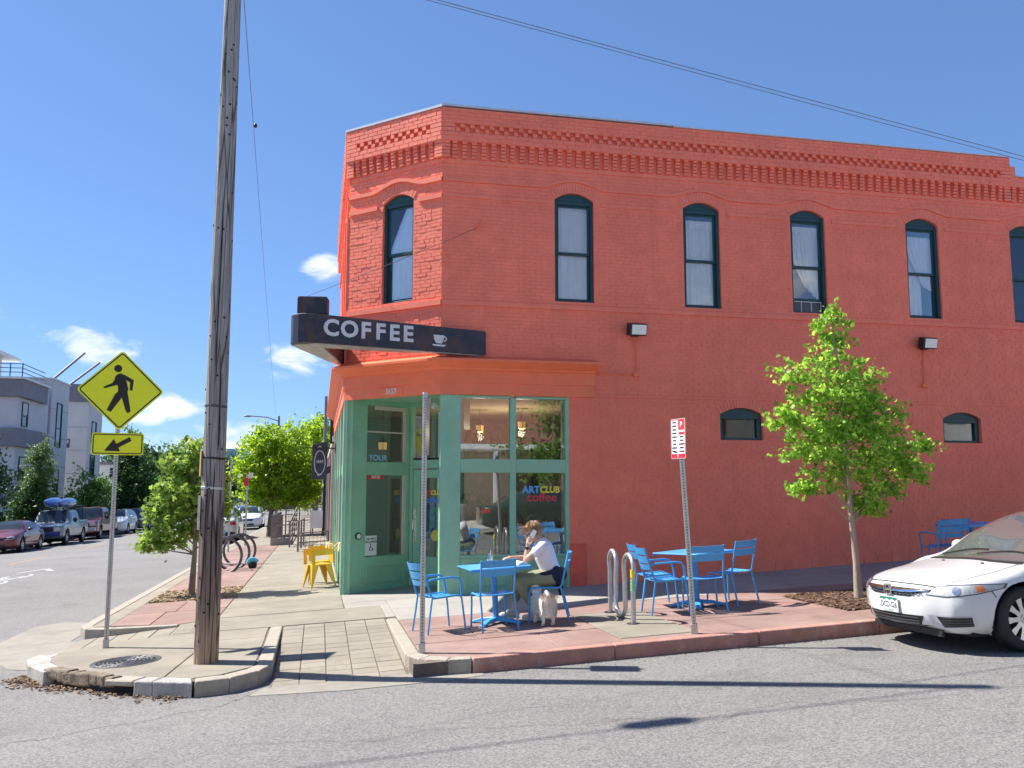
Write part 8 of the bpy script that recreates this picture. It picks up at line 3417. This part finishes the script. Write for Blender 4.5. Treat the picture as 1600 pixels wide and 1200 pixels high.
place(sidechair, 4.02, 15.55, 175, 'blue chair inside the window, in front of the reading man', GI, FZ)
place(tb, 3.35, 16.0, 0, 'blue table inside the window beside the reading man', GI, FZ)
place(sidechair, 2.95, 16.4, 10, 'blue chair deep inside the left shop window', GI, FZ)
bkm = MB().obox((3.42, 16.0, FZ + .80), (.02, .26, .20), Matrix.Rotation(.5, 3, 'Y'))
tag(bkm.build('book', paper), 'book held up by the man behind the window', 'book')
yv = place(yc, 2.86, 15.62, 100, 'yellow metal armchair inside the left shop window', None, FZ)
yv['group'] = 'yellow armchair inside'
pb_ = MB().box(2.42, 2.66, 15.3, 15.6, FZ, FZ + .86)
tag(pb_.build('planter_box', MT['white'], bevel=.01), 'white planter box standing inside the left shop window', 'planter')


def big_plant(name, label, x, y, z, h, n, m, potm, seed, spread=.3, ll=.24):
    r = random.Random(seed)
    t = empty(name, (x, y, z), 0, label, 'potted plant')
    MB().lathe([(.07, 0), (.10, .17), (.105, .18), (.09, .18), (.0001, .15)], 18).build('pot', potm, t, smooth=35)
    sb_, lb_ = MB(), MB()
    for k in range(n):
        a = r.uniform(0, 6.28)
        hh = h * r.uniform(.4, 1)
        e = Vector((spread * r.uniform(.3, 1) * math.cos(a), spread * r.uniform(.3, .8) * math.sin(a), .15 + hh))
        sb_.tube([(0, 0, .15), tuple(e * .55 + Vector((0, 0, .06))), tuple(e)], .005, 5)
        dd = Vector((math.cos(a), math.sin(a), -.35)).normalized()
        ss = dd.cross(Vector((0, 0, 1))).normalized()
        L = ll * r.uniform(.7, 1.2)
        nb = 6
        vs, fs = [], []
        for i in range(nb + 1):
            u_ = i / nb
            wd = L * .30 * math.sin(PI * u_ ** .8)
            c = e + dd * L * u_ + Vector((0, 0, -L * .5 * u_ * u_))
            vs += [c + ss * wd + Vector((0, 0, .02)), c, c - ss * wd + Vector((0, 0, .02))]
        for i in range(nb):
            fs += [(3 * i, 3 * i + 1, 3 * i + 4, 3 * i + 3), (3 * i + 1, 3 * i + 2, 3 * i + 5, 3 * i + 4)]
        lb_.add(vs, fs)
    sb_.build('stem', MT['bark'], t)
    lb_.build('foliage', m, t, smooth=True)
    return t


bluepot = mat('blue_glazed_pot', (.05, .28, .55), .3, var=.1)
pl1 = big_plant('potted_plant', 'broad leaved plant in a blue pot on the white box inside the window', 2.54, 15.45, FZ + .865, .75, 11, L_MID, bluepot, 3)
fl = MB()
for k in range(5):
    a = k * 1.25
    ell(fl, (-.08 + .035 * math.cos(a), -.05 + .02 * math.sin(a * 2), .62 + .03 * math.sin(a)), (.035, .02, .02), None, 6)
fl.build('flower', mat('red_petals', (.6, .02, .02), .5, var=.1), pl1, smooth=True)
big_plant('potted_plant', 'leafy plant on the floor behind the seated woman\'s window', 3.15, 15.7, FZ + .45, .6, 9, L_MID, MT['white'], 5)
big_plant('potted_plant', 'plant at the right edge of the shop window behind the man', 4.35, 16.6, FZ + .6, .55, 9, L_DARK, MT['black'], 6, .25)
shf = MB().box(2.3, 4.25, 15.22, 15.5, .44, .475)
tag(shf.build('window_shelf', MT['offwhite']), 'shelf across the shop windows at transom height', 'shelf')
big_plant('potted_plant', 'yellow flowering plant on the shelf in the upper window', 3.02, 15.36, .476, .5, 14, leaf_mat('yellow_bloom', (.45, .40, .03), .4, .4), bluepot, 8, .16, .13)
pa = MB().box(2.42, 2.72, 15.42, 15.44, .476, 1.05)
tag(pa.build('painting', mat('amber_abstract', (.30, .12, .02), .6, var=.8, scale=7, dirt=(.55, .36, .03), dscale=5, dlo=.5, dhi=.6)), 'orange brown abstract panel leaning in the upper left window', 'picture')
lanm = mat('lantern_glow', (.75, .42, .12), .6, var=.1, emit=.22)
for k, (x, y, z, lab) in enumerate(((1.25, 18.2, .95, 'black lantern hanging inside the entrance window'), (2.75, 17.2, 1.2, 'lamp shade hanging behind the corner post'), (3.3, 18.5, 1.35, 'warm lamp glowing under the shop ceiling, left'), (4.1, 18.0, 1.4, 'warm lamp glowing under the shop ceiling, right'))):
    t = empty('hanging_lantern', (x, y, z), 0, lab, 'lamp', 'lamps hanging inside the cafe')
    MB().tube([(0, 0, .15), (0, 0, 1.67 - z)], .006, 5).build('cord', MT['black'], t)
    MB().lathe([(.08, -.14), (.09, .0), (.0001, .0)], 8).build('lamp_glass', lanm, t)
    fr_ = MB().lathe([(.11, 0), (.03, .10), (.03, .15), (.0001, .15)], 8)
    for a in range(4):
        fr_.bar((.085 * math.cos(a * PI / 2), .085 * math.sin(a * PI / 2), -.15), (.095 * math.cos(a * PI / 2), .095 * math.sin(a * PI / 2), .01), .012)
    fr_.build('lantern_frame', MT['black'], t)

    if 'warm lamp' in lab:
        pd = bpy.data.lights.new('lamp_light', 'POINT')
        pd.energy = 13
        pd.color = (1.0, .80, .55)
        pd.shadow_soft_size = .08
        po_ = bpy.data.objects.new('lamp_light', pd)
        COL.objects.link(po_)
        po_.parent = t
        po_.location = (0, 0, -.24)
